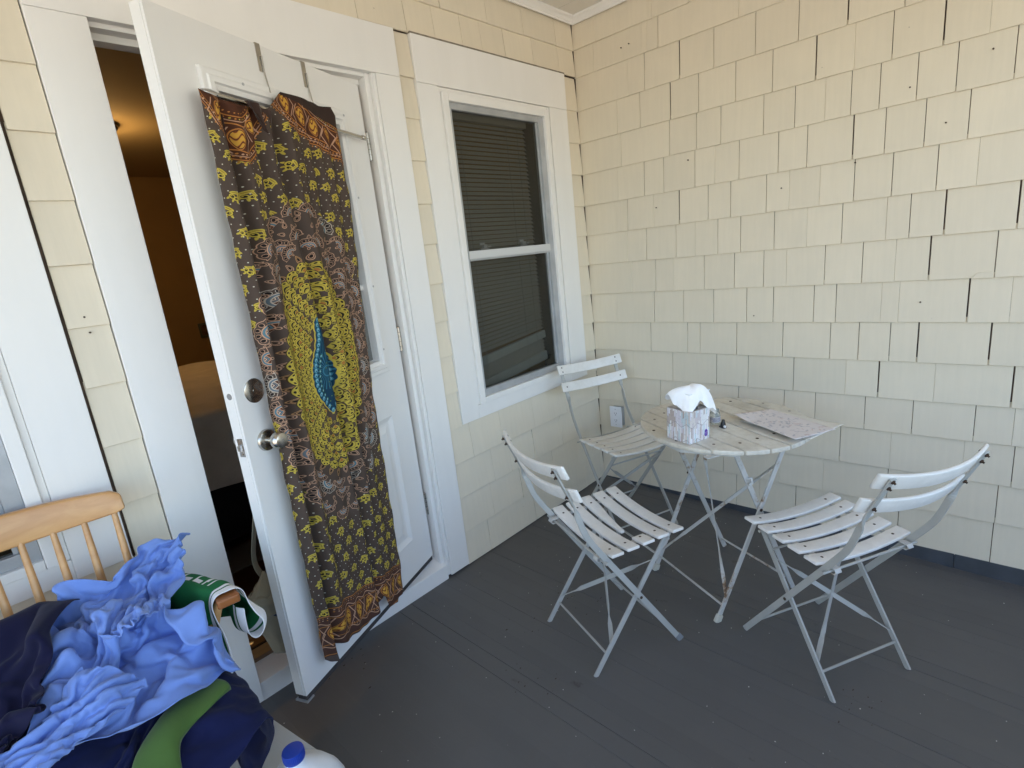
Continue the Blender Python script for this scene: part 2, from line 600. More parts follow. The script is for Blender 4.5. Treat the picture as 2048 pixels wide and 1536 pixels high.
def shingle(parent, wall, a0, a1, z0, z1, mat, lap=0.02, chip=None):
    """one shingle on wall 'A' (plane y=0, a = x) or 'B' (plane x=0, a = y)"""
    j = rnd.uniform(-0.0009, 0.0009)
    jb = [z0 + j + rnd.uniform(-0.0007, 0.0007) for _ in range(2)]
    out = rnd.uniform(-0.0012, 0.0012)
    th = 0.0105
    top = z1 + lap
    A = [a0, a1]
    prof = [(out, 0), (out + 0.0105, 1)]
    V = []
    if chip is None:
        outl = [(a0, jb[0]), (a1, jb[1]), (a1, top), (a0, top)]
    else:
        outl = [(a0, jb[0])] + chip + [(a1, top), (a0, top)]
    def dep(z):
        return out + 0.0115 * (z - z0) / (top - z0)
    n = len(outl)
    for back in (0, 1):
        for a, z in outl:
            dd = dep(z) + back * (th - 0.007 * (z - z0) / (top - z0))
            V.append((a, dd, z) if wall == 'A' else (dd, a, z))
    F = [tuple(range(n)), tuple(range(2 * n - 1, n - 1, -1))] + [(i, n + i, n + (i + 1) % n, (i + 1) % n) for i in range(n)]
    if wall == 'B':
        F = [tuple(reversed(f)) for f in F]
    mb = MB(); mb.add(V, F)
    o = mb.build('shingle', mat, parent)
    bev(o, 0.0011, 1)
    return o

# ---- side wall (right of the picture), plane x = 0
side = thing('side_wall', 'cream painted shingle wall behind the round table, the long wall on the right', 'wall', (0, 0, 0))
mb = MB(); mb.box(0.0215, 0.20, -3.35, 0.2, -0.2, 2.75)
mb.build('sheathing', M_back, side)
# joints: (y, kind) w = wide open, d = open, t = painted shut
JB = {
 15: [(-.133,'t'),(-.443,'t'),(-.46,'t')],
 14: [(-.115,'t'),(-.403,'t'),(-.429,'t'),(-.489,'d'),(-.872,'t'),(-1.09,'d')],
 13: [(-.314,'t'),(-.407,'d'),(-.592,'w'),(-.758,'d'),(-.941,'d'),(-1.112,'d'),(-1.288,'w'),(-1.47,'d')],
 12: [(-.239,'t'),(-.373,'d'),(-.539,'w'),(-.682,'d'),(-.854,'d'),(-1.011,'d'),(-1.179,'w'),(-1.315,'t'),(-1.438,'d'),(-1.591,'w'),(-1.716,'t'),(-1.93,'d')],
 11: [(-.251,'t'),(-.527,'d'),(-.666,'d'),(-.784,'d'),(-.974,'d'),(-1.101,'d'),(-1.216,'t'),(-1.308,'d'),(-1.404,'d'),(-1.521,'d'),(-1.636,'d'),(-1.79,'d'),(-1.97,'d')],
 10: [(-.22,'t'),(-.378,'d'),(-.488,'d'),(-.654,'d'),(-.753,'t'),(-.866,'d'),(-1.036,'d'),(-1.151,'d'),(-1.32,'w'),(-1.428,'d'),(-1.553,'d'),(-1.68,'d'),(-1.90,'t')],
 9: [(-.197,'t'),(-.268,'d'),(-.425,'t'),(-.566,'w'),(-.715,'d'),(-.824,'d'),(-.986,'d'),(-1.082,'t'),(-1.203,'t'),(-1.329,'d'),(-1.459,'d'),(-1.599,'d'),(-1.716,'t'),(-1.91,'d')],
 8: [(-.255,'t'),(-.372,'d'),(-.542,'d'),(-.646,'t'),(-.76,'d'),(-.869,'d'),(-1.02,'d'),(-1.156,'t'),(-1.29,'d'),(-1.447,'t'),(-1.524,'d'),(-1.632,'w'),(-1.837,'w')],
 7: [(-.272,'t'),(-.418,'d'),(-.523,'t'),(-.687,'d'),(-.838,'d'),(-.974,'d'),(-1.074,'t'),(-1.229,'d'),(-1.37,'d'),(-1.484,'t'),(-1.595,'w'),(-1.79,'d'),(-1.98,'d')],
 6: [(-.16,'t'),(-.401,'d'),(-.571,'d'),(-.732,'d'),(-.895,'d'),(-1.017,'d'),(-1.189,'d'),(-1.277,'d'),(-1.443,'t'),(-1.504,'t'),(-1.722,'w'),(-1.843,'t')],
 5: [(-.371,'d'),(-.587,'d'),(-.655,'d'),(-.845,'d'),(-1.06,'d'),(-1.258,'d'),(-1.368,'d'),(-1.48,'d'),(-1.575,'w'),(-1.797,'w')],
 4: [(-.26,'t'),(-.496,'d'),(-.74,'d'),(-.899,'d'),(-1.109,'d'),(-1.324,'t'),(-1.447,'w'),(-1.639,'t'),(-1.873,'w')],
 3: [(-.414,'d'),(-.85,'d'),(-1.068,'d'),(-1.204,'d'),(-1.402,'d'),(-1.574,'d'),(-1.774,'d')],
 2: [(-.29,'t'),(-.58,'t'),(-.80,'t'),(-1.02,'t'),(-1.311,'d'),(-1.504,'t'),(-1.75,'t')],
 1: [(-.21,'t'),(-.47,'t'),(-.768,'d'),(-1.05,'t'),(-1.246,'t'),(-1.50,'d'),(-1.864,'d')],
 0: [(-.33,'t'),(-.60,'t'),(-.835,'d'),(-.954,'t'),(-1.126,'d'),(-1.547,'d'),(-1.862,'d')],
}
GAP = {'w': 0.0052, 'd': 0.0023, 't': 0.0005}
for k, js in JB.items():
    z0, z1 = CZ[k], CZ[k + 1]
    js = sorted(js, reverse=True)
    yy = js[-1][0]
    while yy > -3.2:                     # beyond the frame the courses go on
        yy -= rnd.uniform(0.10, 0.24)
        js.append((yy, 'd' if rnd.random() < 0.7 else 't'))
    a1 = 0.0105
    for y, kd in js:
        gp = GAP[kd]
        chip = None
        if k == 7 and y == -1.79:
            pass
        shingle(side, 'B', y + gp / 2, a1, z0, z1, M_shB)
        a1 = y - gp / 2
# chipped corner on one shingle by the right edge is modelled as a small dark bite with the piece behind showing
mb = MB()
mb.add([(-0.0022, -1.725, 1.1655), (-0.0022, -1.785, 1.1655), (-0.0022, -1.786, 1.189), (-0.0022, -1.765, 1.1905), (-0.0022, -1.740, 1.186),
        (0.004, -1.725, 1.1655), (0.004, -1.785, 1.1655), (0.004, -1.786, 1.189), (0.004, -1.765, 1.1905), (0.004, -1.740, 1.186)],
       [(0, 1, 2, 3, 4), (9, 8, 7, 6, 5), (0, 5, 6, 1), (1, 6, 7, 2), (2, 7, 8, 3), (3, 8, 9, 4), (4, 9, 5, 0)])
mb.build('patch', M_shB, side, bevel=0.0008)
# grey painted strip that fills the wedge between the shingles and the sloping floor
ys = [0.0, -0.55, -1.02, -1.33, -1.52, -1.75, -2.05, -2.6, -3.3]
for i in range(len(ys) - 1):
    a, b = ys[i] - 0.001, ys[i + 1] + 0.001
    mb = MB()
    mb.add([(-0.002, a, FZ(0, a) - 0.003), (-0.002, b, FZ(0, b) - 0.003), (0.02, b, FZ(0, b) - 0.003), (0.02, a, FZ(0, a) - 0.003),
            (-0.002, a, 0.004), (-0.002, b, 0.004), (0.02, b, 0.004), (0.02, a, 0.004)],
           [(0, 1, 2, 3), (4, 7, 6, 5), (0, 4, 5, 1), (1, 5, 6, 2), (2, 6, 7, 3), (3, 7, 4, 0)])
    mb.build('base_strip', M_strip, side)
# nail heads and knots
mb = MB()
for (u, z) in [(-.285, 2.40), (-.33, 2.405), (-1.50, 1.89), (-1.73, 1.95), (-1.615, 1.74), (-.62, 1.80), (-1.33, 1.655), (-.44, 1.60), (-1.05, 1.60), (-1.575, 1.08), (-.93, 1.03), (-1.86, 1.72)]:
    mb.lathe([(0.0001, -0.0012), (0.003, -0.001), (0.003, 0.012)], (0.001, u, z), (1, 0, 0), 8)
nh = mb.build('nail_heads', M_screw, side); nh['kind'] = 'stuff'

# ---- house wall, plane y = 0
house = thing('house_wall', 'cream shingled house wall with white trim holding the open door and windows', 'wall')
DX0, DX1, DZ1 = -2.219, -1.340, 2.168        # door opening
WX0, WX1, WZ0, WZ1 = -0.970, -0.315, 0.790, 2.112   # right window opening
LX1, LX0, LZ0, LZ1 = -2.640, -3.300, 0.790, 2.112   # left window opening
def sheath(x0, x1, z0, z1):
    mb = MB(); mb.box(x0, x1, 0.0225, 0.14, z0, z1)
    mb.build('sheathing', M_back, house)
sheath(-5, 0.021, 2.26, 2.75)
sheath(-5, LX0 - 0.03, -0.2, 2.26)
sheath(LX0 - 0.03, LX1 + 0.03, -0.2, LZ0 - 0.03); sheath(LX0 - 0.03, LX1 + 0.03, LZ1 + 0.03, 2.26)
sheath(LX1 + 0.03, DX0 - 0.05, -0.2, 2.26)
sheath(DX0 - 0.05, DX1 + 0.05, -0.2, 0.02)
sheath(DX0 - 0.05, DX1 + 0.05, 2.21, 2.26)
sheath(DX1 + 0.05, WX0 - 0.03, -0.2, 2.26)
sheath(WX0 - 0.03, WX1 + 0.03, -0.2, WZ0 - 0.03); sheath(WX0 - 0.03, WX1 + 0.03, WZ1 + 0.03, 2.26)
sheath(WX1 + 0.03, 0.021, -0.2, 2.26)
def course_row(x0, x1, z0, z1, joints, lap=0.02):
    """joints: (x, gap) inside x0..x1"""
    a0 = x0
    for x, gp in sorted(joints):
        if x <= x0 or x >= x1:
            continue
        shingle(house, 'A', a0, x - gp / 2, z0, z1, M_shA, lap)
        a0 = x + gp / 2
    shingle(house, 'A', a0, x1, z0, z1, M_shA, lap)
t_, d_ = 0.0006, 0.003
left_more = lambda seed: [(-1.36 - 0.16 * i - 0.05 * ((i * seed) % 3), t_) for i in range(1, 10)]
course_row(-3.4, -0.001, 2.343, 2.472, [(-1.363, t_), (-1.139, d_), (-.992, t_), (-.835, t_), (-.716, t_), (-.561, d_), (-.352, t_), (-.144, t_)] + left_more(2))
course_row(-3.4, -0.001, 2.472, 2.628, [(-.946, d_), (-.665, t_), (-.413, t_), (-.154, d_), (-1.2, t_)] + left_more(1))
ZA = [0.005, 0.174, 0.350, 0.523, 0.691, 0.860, 1.03, 1.19, 1.355, 1.525, 1.69, 1.861, 2.024, 2.177, 2.3395]
for k in range(4, 14):
    shingle(house, 'A', -1.2125, -1.1325, ZA[k], ZA[k + 1], M_shA, 0.02 if k < 13 else 0.0)
ZC = [0.699, 0.832, 0.998, 1.166, 1.336, 1.503, 1.668, 1.838, 2.003, 2.170, 2.337]
for k in range(len(ZC) - 1):
    shingle(house, 'A', -0.1095, -0.001, ZC[k], ZC[k + 1], M_shA, 0.02 if k < len(ZC) - 2 else 0.0)
course_row(-1.2125, -0.001, ZA[3], 0.6965, [(-1.086, t_), (-.88, t_), (-.627, t_), (-.33, t_)], 0.0)
course_row(-1.2125, -0.001, ZA[2], ZA[3], [(-.968, t_), (-.838, t_), (-.647, d_), (-.40, t_), (-.15, t_)])
course_row(-1.2125, -0.001, ZA[1], ZA[2], [(-1.0, t_), (-.776, d_), (-.50, t_), (-.262, t_), (-.126, t_)])
course_row(-1.2125, -0.001, ZA[0], ZA[1], [(-.693, d_), (-1.05, t_), (-.42, t_), (-.2, t_)])
ZL = [0.700, 0.865, 1.041, 1.213, 1.377, 1.543, 1.708, 1.875, 2.035, 2.19, 2.342]
for k in range(len(ZL) - 1):
    shingle(house, 'A', -2.449 + rnd.uniform(0, .002), -2.3525, ZL[k], ZL[k + 1], M_shA, 0.02 if k < len(ZL) - 2 else 0.0)
course_row(-3.6, -2.3525, 0.535, 0.698, [(-2.452, d_), (-2.61, d_), (-2.80, t_), (-3.0, t_), (-3.2, d_)], 0.0)
course_row(-3.6, -2.3525, 0.365, 0.535, [(-2.52, d_), (-2.70, t_), (-2.9, t_), (-3.1, t_)])
course_row(-3.6, -2.3525, 0.190, 0.365, [(-2.44, t_), (-2.63, d_), (-2.85, t_), (-3.05, t_)])
course_row(-3.6, -2.3525, 0.010, 0.190, [(-2.55, d_), (-2.76, t_), (-2.95, t_), (-3.2, t_)])
mb = MB()                                     # nails in the left strip
for (u, z) in [(-2.405, 1.405), (-2.402, 1.362), (-2.39, 1.235)]:
    mb.lathe([(0.0001, -0.0012), (0.0026, -0.001), (0.0026, 0.012)], (u, 0.002, z), (0, 1, 0), 8)
nh = mb.build('nail_heads', M_screw, house); nh['kind'] = 'stuff'
# weathered wood strip above the right window casing
mb = MB(); mb.box(-1.133, -0.112, -0.006, 0.02, 2.3425, 2.3475)
mb.build('drip_strip', simple('bare_weathered_wood', (0.25, 0.215, 0.16), 0.85, nscale=30, namp=0.4), house)

# ---- porch ceiling: beadboard and cove trim
ceil = MB(); ceil.box(-4.6, 0.2, -3.35, 0.2, 2.640, 2.75)
ce = ceil.build('porch_ceiling', M_ceil); ce['kind'] = 'structure'
x = -0.002
while x > -4.5:
    mb = MB(); mb.box(x - 0.1585, x, -3.3, 0.0, 2.628, 2.639)
    mb.build('ceiling_board', M_ceil, ce, bevel=0.002, seg=1)
    x -= 0.161
def cove(p0, p1, inw, name='cove_trim'):
    prof = [(0.0, 2.593), (0.007, 2.593), (0.009, 2.600), (0.012, 2.601), (0.020, 2.612), (0.031, 2.619), (0.032, 2.6275), (0.0, 2.6275)]
    mb = MB()
    V = []
    for p in (p0, p1):
        for (o_, z) in prof:
            V.append((p[0] + inw[0] * o_ + (inw[2] * o_ if p is p0 else 0), p[1] + inw[1] * o_ + (inw[3] * o_ if p is p0 else 0), z))
    n = len(prof)
    F = [tuple(range(n)), tuple(reversed(range(n, 2 * n)))] + [(i, n + i, n + (i + 1) % n, (i + 1) % n) for i in range(n)]
    mb.add(V, F)
    mb.build(name, M_white, ce)
cove((-0.0, -0.003), (-4.5, -0.003), (0, -1, -1, 0))
cove((-0.003, 0.0), (-0.003, -3.3), (-1, 0, 0, -1))
# front beam and posts of the porch (behind the photographer)
mb = MB(); mb.box(-4.5, -0.03, -3.30, -3.14, 2.36, 2.626)
tag(mb.build('porch_beam', M_white, None, 0.004), 'white painted beam under the outer edge of the porch ceiling', 'beam')
hw = thing('added_half_wall', 'unseen waist high half wall added along the outer edge of the porch to block low daylight', 'half wall', (-2.2, -3.22, -0.113))
mb = MB(); mb.box(-2.2, 2.15, -0.05, 0.05, 0.002, 0.86); mb.build('panel', M_shA, hw, 0.004)  # unseen half wall, added to cut low sky light and darken the floor
mb = MB(); mb.box(-2.2, 2.15, -0.085, 0.085, 0.861, 0.90); mb.build('cap_rail', M_white, hw, 0.006)
for px in (-4.42,):
    t = thing('porch_post', 'square white porch post at the outer corner, carrying the beam', 'post', (px, -3.22, FZ(0, -3.22)))
    mb = MB(); mb.box(-0.06, 0.06, -0.06, 0.06, 0.02, 2.36 - FZ(0, -3.22)); mb.build('shaft', M_white, t, 0.004)
    mb = MB(); mb.box(-0.085, 0.085, -0.085, 0.085, 0.001, 0.16); mb.build('base_block', M_white, t, 0.004)

# ------------------------------------------------------------------ right window
def window(name, label, x0, x1, z0, z1, casing, blind):
    """x0..x1, z0..z1: clear opening of the storm frame; casing: (left, right, bottom, top) outer edges"""
    wn = thing(name, label, 'window', ((x0 + x1) / 2, 0, z0))
    ox, oz = (x0 + x1) / 2, z0
    def B(nm, a0, a1, y0, y1, b0, b1, mat, par=wn, bv=0.0015):
        m_ = MB(); m_.box(a0 - ox, a1 - ox, y0, y1, b0 - oz, b1 - oz)
        return m_.build(nm, mat, par, bv)
    cl, cr, cb, ct = casing
    m0 = 0.052                                   # inner moulding reach
    B('casing', cl, x0 - m0, -0.004, 0.022, cb + 0.0005, z1 + m0, M_white)
    B('casing', x1 + m0, cr, -0.004, 0.022, cb + 0.0005, z1 + m0, M_white)
    B('head_casing', cl, cr, -0.005, 0.022, z1 + m0 + 0.0008, ct, M_white)
    B('sill_casing', x0 - m0 + 0.0005, x1 + m0 - 0.0005, -0.003, 0.022, cb, z0 - 0.028, M_white)
    # stepped moulding round the opening
    for k, (o_, yf, wd) in enumerate(((m0, 0.003, 0.018), (0.034, -0.009, 0.034))):
        in_ = o_ - wd
        zb = 0.028 if k == 0 else 0.028
        B('stop_moulding', x0 - o_ + 0.0004, x0 - in_, yf, 0.03, z0 - zb + 0.0004, z1 + o_ - 0.0004, M_white, wn, 0.0025)
        B('stop_moulding', x1 + in_, x1 + o_ - 0.0004, yf, 0.03, z0 - zb + 0.0004, z1 + o_ - 0.0004, M_white, wn, 0.0025)
        B('stop_moulding', x0 - in_ + 0.0004, x1 + in_ - 0.0004, yf + 0.0003, 0.03, z1 + in_, z1 + o_ - 0.0006, M_white, wn, 0.0025)
    B('stop_moulding', x0 + 0.0004, x1 - 0.0004, -0.0085, 0.03, z0 - 0.0275, z0, M_white, wn, 0.0025)
    # grey storm window frame
    f = 0.022
    zr = 1.462
    B('storm_frame', x0 + 0.0005, x0 + f, 0.006, 0.045, z0, z1, M_alu)
    B('storm_frame', x1 - f - 0.018, x1 - 0.0005, 0.006, 0.045, z0, z1, M_alu)
    B('storm_frame', x0 + f, x1 - f - 0.018, 0.007, 0.045, z1 - f - 0.006, z1 - 0.0005, M_alu)
    B('storm_frame', x0 + f, x1 - f - 0.018, 0.007, 0.045, z0 + 0.0005, z0 + 0.034, M_alu)
    gx0, gx1 = x0 + f, x1 - f - 0.018
    B('sash_stile', gx0 + 0.0003, gx0 + 0.010, 0.016, 0.03, z0 + 0.0345, z1 - f - 0.0065, M_alu)
    B('sash_stile', gx1 - 0.012, gx1 - 0.0003, 0.016, 0.03, z0 + 0.0345, z1 - f - 0.0065, M_alu)
    B('meeting_rail', gx0 - 0.004, gx1 + 0.004, 0.002, 0.034, zr - 0.018, zr + 0.018, simple('meeting_rail_grey', (0.58, 0.58, 0.57), 0.45))
    B('meeting_rail', gx0, gx1, 0.0045, 0.036, zr - 0.027, zr - 0.0185, M_alu)
    B('glass', gx0 + 0.0105, gx1 - 0.0125, 0.0215, 0.0245, zr + 0.0185, z1 - f - 0.0062, M_glass, wn, 0)
    B('glass', gx0 + 0.0105, gx1 - 0.0125, 0.0265, 0.0295, z0 + 0.0342, zr - 0.0275, M_glass, wn, 0)
    # inner wooden frame
    B('inner_frame', x0 - 0.03, x0 + 0.012, 0.05, 0.14, z0 - 0.03, z1 + 0.03, M_dark)
    B('inner_frame', x1 - 0.012, x1 + 0.03, 0.05, 0.14, z0 - 0.03, z1 + 0.03, M_dark)
    B('inner_frame', x0 + 0.0125, x1 - 0.0125, 0.05, 0.14, z1 + 0.0, z1 + 0.03, M_dark)
    B('inner_frame', x0 + 0.0125, x1 - 0.0125, 0.05, 0.14, z0 - 0.03, z0 + 0.0, M_dark)
    # sash locks
    for fx in (0.24, 0.72):
        lk = MB()
        cx = gx0 + (gx1 - gx0) * fx - ox
        lk.box(cx - 0.028, cx + 0.03, 0.040, 0.055, zr + 0.019 - oz, zr + 0.027 - oz)
        lk.box(cx - 0.012, cx + 0.012, 0.036, 0.050, zr + 0.027 - oz, zr + 0.043 - oz)
        lk.box(cx - 0.038, cx - 0.006, 0.034, 0.040, zr + 0.043 - oz, zr + 0.053 - oz)
        lk.box(cx + 0.014, cx + 0.036, 0.034, 0.042, zr + 0.030 - oz, zr + 0.036 - oz)
        lk.build('sash_lock', M_outlet, wn, 0.0015)
    return wn

win = window('window', 'white framed sash window with closed blinds, right of the open door', WX0, WX1, WZ0, WZ1, (-1.131, -0.113, 0.698, 2.342), True)
lwin = window('window', 'white framed window behind the wooden armchair, cut by the left edge', LX0, LX1, LZ0, LZ1, (-3.483, -2.457, 0.702, 2.342), False)

# blinds: one thing, each slat a part
bl = thing('window_blind', 'dim slatted blind hanging inside the right window, crooked near its bottom', 'blind', ((WX0 + WX1) / 2 - 0.01, 0.095, 2.10))
mb = MB(); mb.box(-0.285, 0.285, -0.015, 0.015, -0.03, 0.0); mb.build('head_rail', M_blind, bl)
zz = -0.045
k = 0
proto = None
while zz > -1.10:
    f_ = max(0.0, (-zz - 0.80) / 0.33)
    if proto is None:
        mb = MB()
        mb.sweep([(-0.280, 0, 0), (0.280, 0, 0)], (0, 0.85, 1), 0.0225, 0.0012)
        proto = mb.build('slat', M_blind, bl)
        o = proto
    else:
        o = link('slat', proto.data, bl)
    o.location = (0, rnd.uniform(-0.001, 0.001), zz)
    o.rotation_euler = (-0.35 * f_ + rnd.uniform(-0.05, 0.05), -0.10 * f_ ** 1.3 + rnd.uniform(-0.004, 0.004), 0)
    zz -= 0.0205
    k += 1
for (z_, h_, ry) in ((-1.135, 0.042, -0.105), (-1.255, 0.05, -0.10)):
    mb = MB(); mb.box(-0.285, 0.285, -0.010, 0.008, -h_ / 2, h_ / 2)
    o = mb.build('bottom_rail', simple('blind_rail', (0.52, 0.53, 0.50), 0.5), bl, 0.002); o.location = (0, -0.006, z_); o.rotation_euler = (0, ry, 0)
for (z_) in (-1.17, -1.19, -1.208, -1.225):
    o = link('slat', proto.data, bl); o.location = (0, 0, z_); o.rotation_euler = (0.1, -0.10, 0)
for cx in (-0.2, 0.12, 0.2):
    mb = MB(); mb.tube([(cx, -0.02, -0.03), (cx + 0.004, -0.02, -1.26)], 0.0012, 5); mb.build('cord', M_blind, bl)
# boxes behind both windows, walls coloured dark to stand for unlit rooms
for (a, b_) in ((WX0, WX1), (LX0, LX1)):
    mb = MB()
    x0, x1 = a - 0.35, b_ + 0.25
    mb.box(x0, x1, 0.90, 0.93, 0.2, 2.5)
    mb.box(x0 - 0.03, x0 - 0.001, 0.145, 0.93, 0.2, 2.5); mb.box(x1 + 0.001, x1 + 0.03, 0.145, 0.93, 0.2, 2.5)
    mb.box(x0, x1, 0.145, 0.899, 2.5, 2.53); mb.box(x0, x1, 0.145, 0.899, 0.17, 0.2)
    o = mb.build('unlit_room_box', M_dark); o['kind'] = 'structure'

# ------------------------------------------------------------------ door frame
df = thing('door_frame', 'wide white door frame with a step sill round the open door', 'door frame', (-1.78, 0, 0))
def DB(nm, x0, x1, y0, y1, z0, z1, mat=None, bv=0.0018, par=None):
    m_ = MB(); m_.box(x0 + 1.78, x1 + 1.78, y0, y1, z0, z1)
    return m_.build(nm, mat or M_white, par or df, bv)
DB('side_casing', -2.350, DX0, -0.006, 0.022, 0.006, DZ1)
DB('side_casing', DX1 + 0.014, -1.213, -0.006, 0.022, 0.012, DZ1)
DB('edge_bead', DX1 - 0.002, DX1 + 0.0135, -0.001, 0.022, 0.018, DZ1 - 0.0, None, 0.003)
DB('head_casing', -2.350, -1.213, -0.0065, 0.022, DZ1 + 0.0006, 2.3415)
DB('jamb', DX0 - 0.045, DX0 - 0.004, 0.0225, 0.145, 0.02, 2.205)
DB('jamb', DX1 - 0.020, DX1 + 0.03, 0.0225, 0.145, 0.02, 2.205)
DB('head_jamb', DX0 - 0.0035, DX1 - 0.0205, 0.0225, 0.062, DZ1 - 0.012, 2.205)
DB('head_jamb', DX0 - 0.0035, DX1 - 0.0205, 0.0622, 0.105, DZ1 - 0.030, 2.205)
DB('head_jamb', DX0 - 0.0035, DX1 - 0.0205, 0.1052, 0.145, DZ1 - 0.018, 2.205)
DB('stop', DX0 - 0.0035, DX0 + 0.010, 0.105, 0.145, 0.12, DZ1 - 0.031)
mb = MB()                                   # sloped sill
mb.add([(DX0 - 0.0, 0.0005, 0.000), (DX1 - 0.001, 0.0005, 0.000), (DX1 - 0.001, 0.0005, 0.072), (DX0 - 0.0, 0.0005, 0.072),
        (DX1 - 0.001, 0.085, 0.100), (DX0, 0.085, 0.100), (DX1 - 0.001, 0.085, 0.0), (DX0, 0.085, 0.0)],
       [(0, 1, 2, 3), (3, 2, 4, 5), (1, 6, 4, 2), (0, 3, 5, 7), (7, 5, 4, 6), (0, 7, 6, 1)])
for v_ in range(len(mb.v)):
    mb.v[v_] = (mb.v[v_][0] + 1.78, mb.v[v_][1], mb.v[v_][2])
mb.build('sill', M_white, df, 0.002)
DB('threshold', DX0, DX1 - 0.021, 0.0855, 0.150, 0.06, 0.112, wood_mat('tan_threshold', (0.16, 0.09, 0.045), (0.24, 0.15, 0.08), (3, 40, 40), 0.4), 0.004)
DB('threshold_plate', DX0, DX1 - 0.021, 0.1505, 0.215, 0.06, 0.118, M_bronze, 0.003)
mb = MB(); mb.lathe([(0.010, 0), (0.010, 0.0012), (0.004, 0.0016)], (-2.165 + 1.78, 0.183, 0.118), (0, 0, 1), 14); mb.build('screw', M_nickel, df)

# ------------------------------------------------------------------ the room behind the door
mb = MB(); mb.box(-4.0, 0.6, 0.216, 4.05, 0.0, 0.115)
o = mb.build('room_floor', M_rfloor); o['kind'] = 'structure'
mb = MB(); mb.box(-4.0, 0.6, 0.146, 4.05, 2.487, 2.60)
o = mb.build('room_ceiling', M_roomc); o['kind'] = 'structure'
rw = thing('room_wall', 'tan wall at the far end of the room seen through the doorway', 'wall', (0, 4.0, 0))
mb = MB(); mb.box(-4.0, 0.6, 0.0, 0.1, 0.115, 2.49); mb.build('panel', M_room, rw)
mb = MB(); mb.box(-4.0, 0.6, -0.02, -0.001, 0.116, 0.24); mb.build('skirting', M_room, rw)
for xx, nm in ((-4.05, 'hidden side wall of the tan room, left of the doorway'), (0.6, 'hidden side wall of the tan room, right of the doorway')):
    t = thing('room_wall', nm, 'wall', (xx, 0, 0))
    mb = MB(); mb.box(0, 0.05, 0.146, 4.1, 0.115, 2.49); mb.build('panel', M_room, t)
t = thing('room_partition', 'inner face of the house wall beside the doorway', 'wall')
mb = MB(); mb.box(-4.0, DX0 - 0.05, 0.1455, 0.16, 0.116, 2.486); mb.box(DX1 + 0.06, 0.6, 0.1455, 0.16, 0.116, 2.486); mb.box(DX0 - 0.045, DX1 + 0.055, 0.1455, 0.16, 2.206, 2.486)
mb.build('panel', M_room, t)
# inner head trim seen at the top of the opening
mb = MB(); mb.box(DX0 - 0.09, DX1 + 0.09, 0.1605, 0.185, 2.175, 2.30); tag(mb.build('inner_head_trim', M_white, None, 0.003), 'white inner trim board over the doorway, seen from below', 'trim')
# ceiling lamp
lamp = thing('ceiling_lamp', 'lit flush ceiling lamp in a dark bronze ring inside the room', 'lamp', (-1.775, 2.34, 2.486))
mb = MB(); mb.lathe([(0.165, 0.0), (0.165, -0.018), (0.15, -0.035), (0.135, -0.036), (0.13, -0.02), (0.001, -0.02)], n=32); mb.build('ring', M_bronze, lamp, smooth=40)
ml, nt_, b_ = new_mat('lamp_glass'); b_.inputs['Emission Color'].default_value = (1.0, 0.62, 0.22, 1); b_.inputs['Emission Strength'].default_value = 3.0; b_.inputs['Base Color'].default_value = (0.9, 0.8, 0.6, 1)
mb = MB(); mb.lathe([(0.132, -0.037), (0.125, -0.06), (0.10, -0.085), (0.06, -0.10), (0.02, -0.106), (0.001, -0.107)], n=32); mb.build('bowl', ml, lamp, smooth=True)
# bed
bed = thing('bed', 'bed with pale rumpled cover and black skirt inside the doorway', 'bed', (-1.35, 2.05, 0.115))
nx, ny = 40, 40
P = np.zeros((ny, nx, 3))
rs = np.random.RandomState(3)
for j in range(ny):
    for i in range(nx):
        u_, v_ = i / (nx - 1) * 2 - 1, j / (ny - 1) * 2 - 1
        ex = max(abs(u_), abs(v_))
        X = max(-0.80, min(0.80, u_ * 1.12)); Y = max(-1.02, min(1.02, v_ * 1.36))
        over = max(0, abs(u_) * 1.12 - 0.80, abs(v_) * 1.36 - 1.02)
        z_ = 0.76 - max(0, over) * 1.05 + 0.10 * (1 - u_ * u_) * (1 - v_ * v_) - 0.03
        z_ += 0.012 * math.sin(9 * u_ + 5 * v_) + 0.01 * math.sin(14 * v_ - 6 * u_ + 1)
        P[j, i] = (X * (1 + 0.06 * over), Y * (1 + 0.06 * over) - (0.012 * math.sin(16 * u_) if over > 0 else 0), z_ - 0.03)
grid_mesh('duvet', P, M_duvet, bed)
mb = MB(); mb.box(-0.77, 0.77, -0.985, 1.0, 0.03, 0.68); mb.build('bed_skirt', M_bskirt, bed, 0.02)
tag_o = MB(); tag_o.box(-2.15, -1.55, 0.78, 1.03, 0.117, 0.122)
tag(tag_o.build('rug', simple('grey_rug', (0.12, 0.115, 0.11), 0.95)), 'small grey rug on the dark floor beside the bed', 'rug')
# small picture on the far wall
pic = thing('picture', 'small dark picture on the tan wall of the room', 'picture', (-0.885, 3.999, 1.06))
mb = MB(); mb.box(-0.05, 0.05, -0.02, 0, -0.07, 0.07); mb.build('frame', simple('green_grey_frame', (0.10, 0.11, 0.07), 0.5), pic, 0.002)
mb = MB(); mb.box(-0.035, 0.035, -0.0225, -0.0205, -0.05, 0.05); mb.build('print', simple('brown_print', (0.13, 0.07, 0.04), 0.6, nscale=30, namp=0.6), pic)

# ------------------------------------------------------------------ the door
PHI = 0.381
DW, DH, DT = 0.852, 2.020, 0.044
door = thing('door', 'white panelled door with glass panes, standing open towards the porch', 'door', (-1.373, 0.055, 0.113), math.pi + PHI)
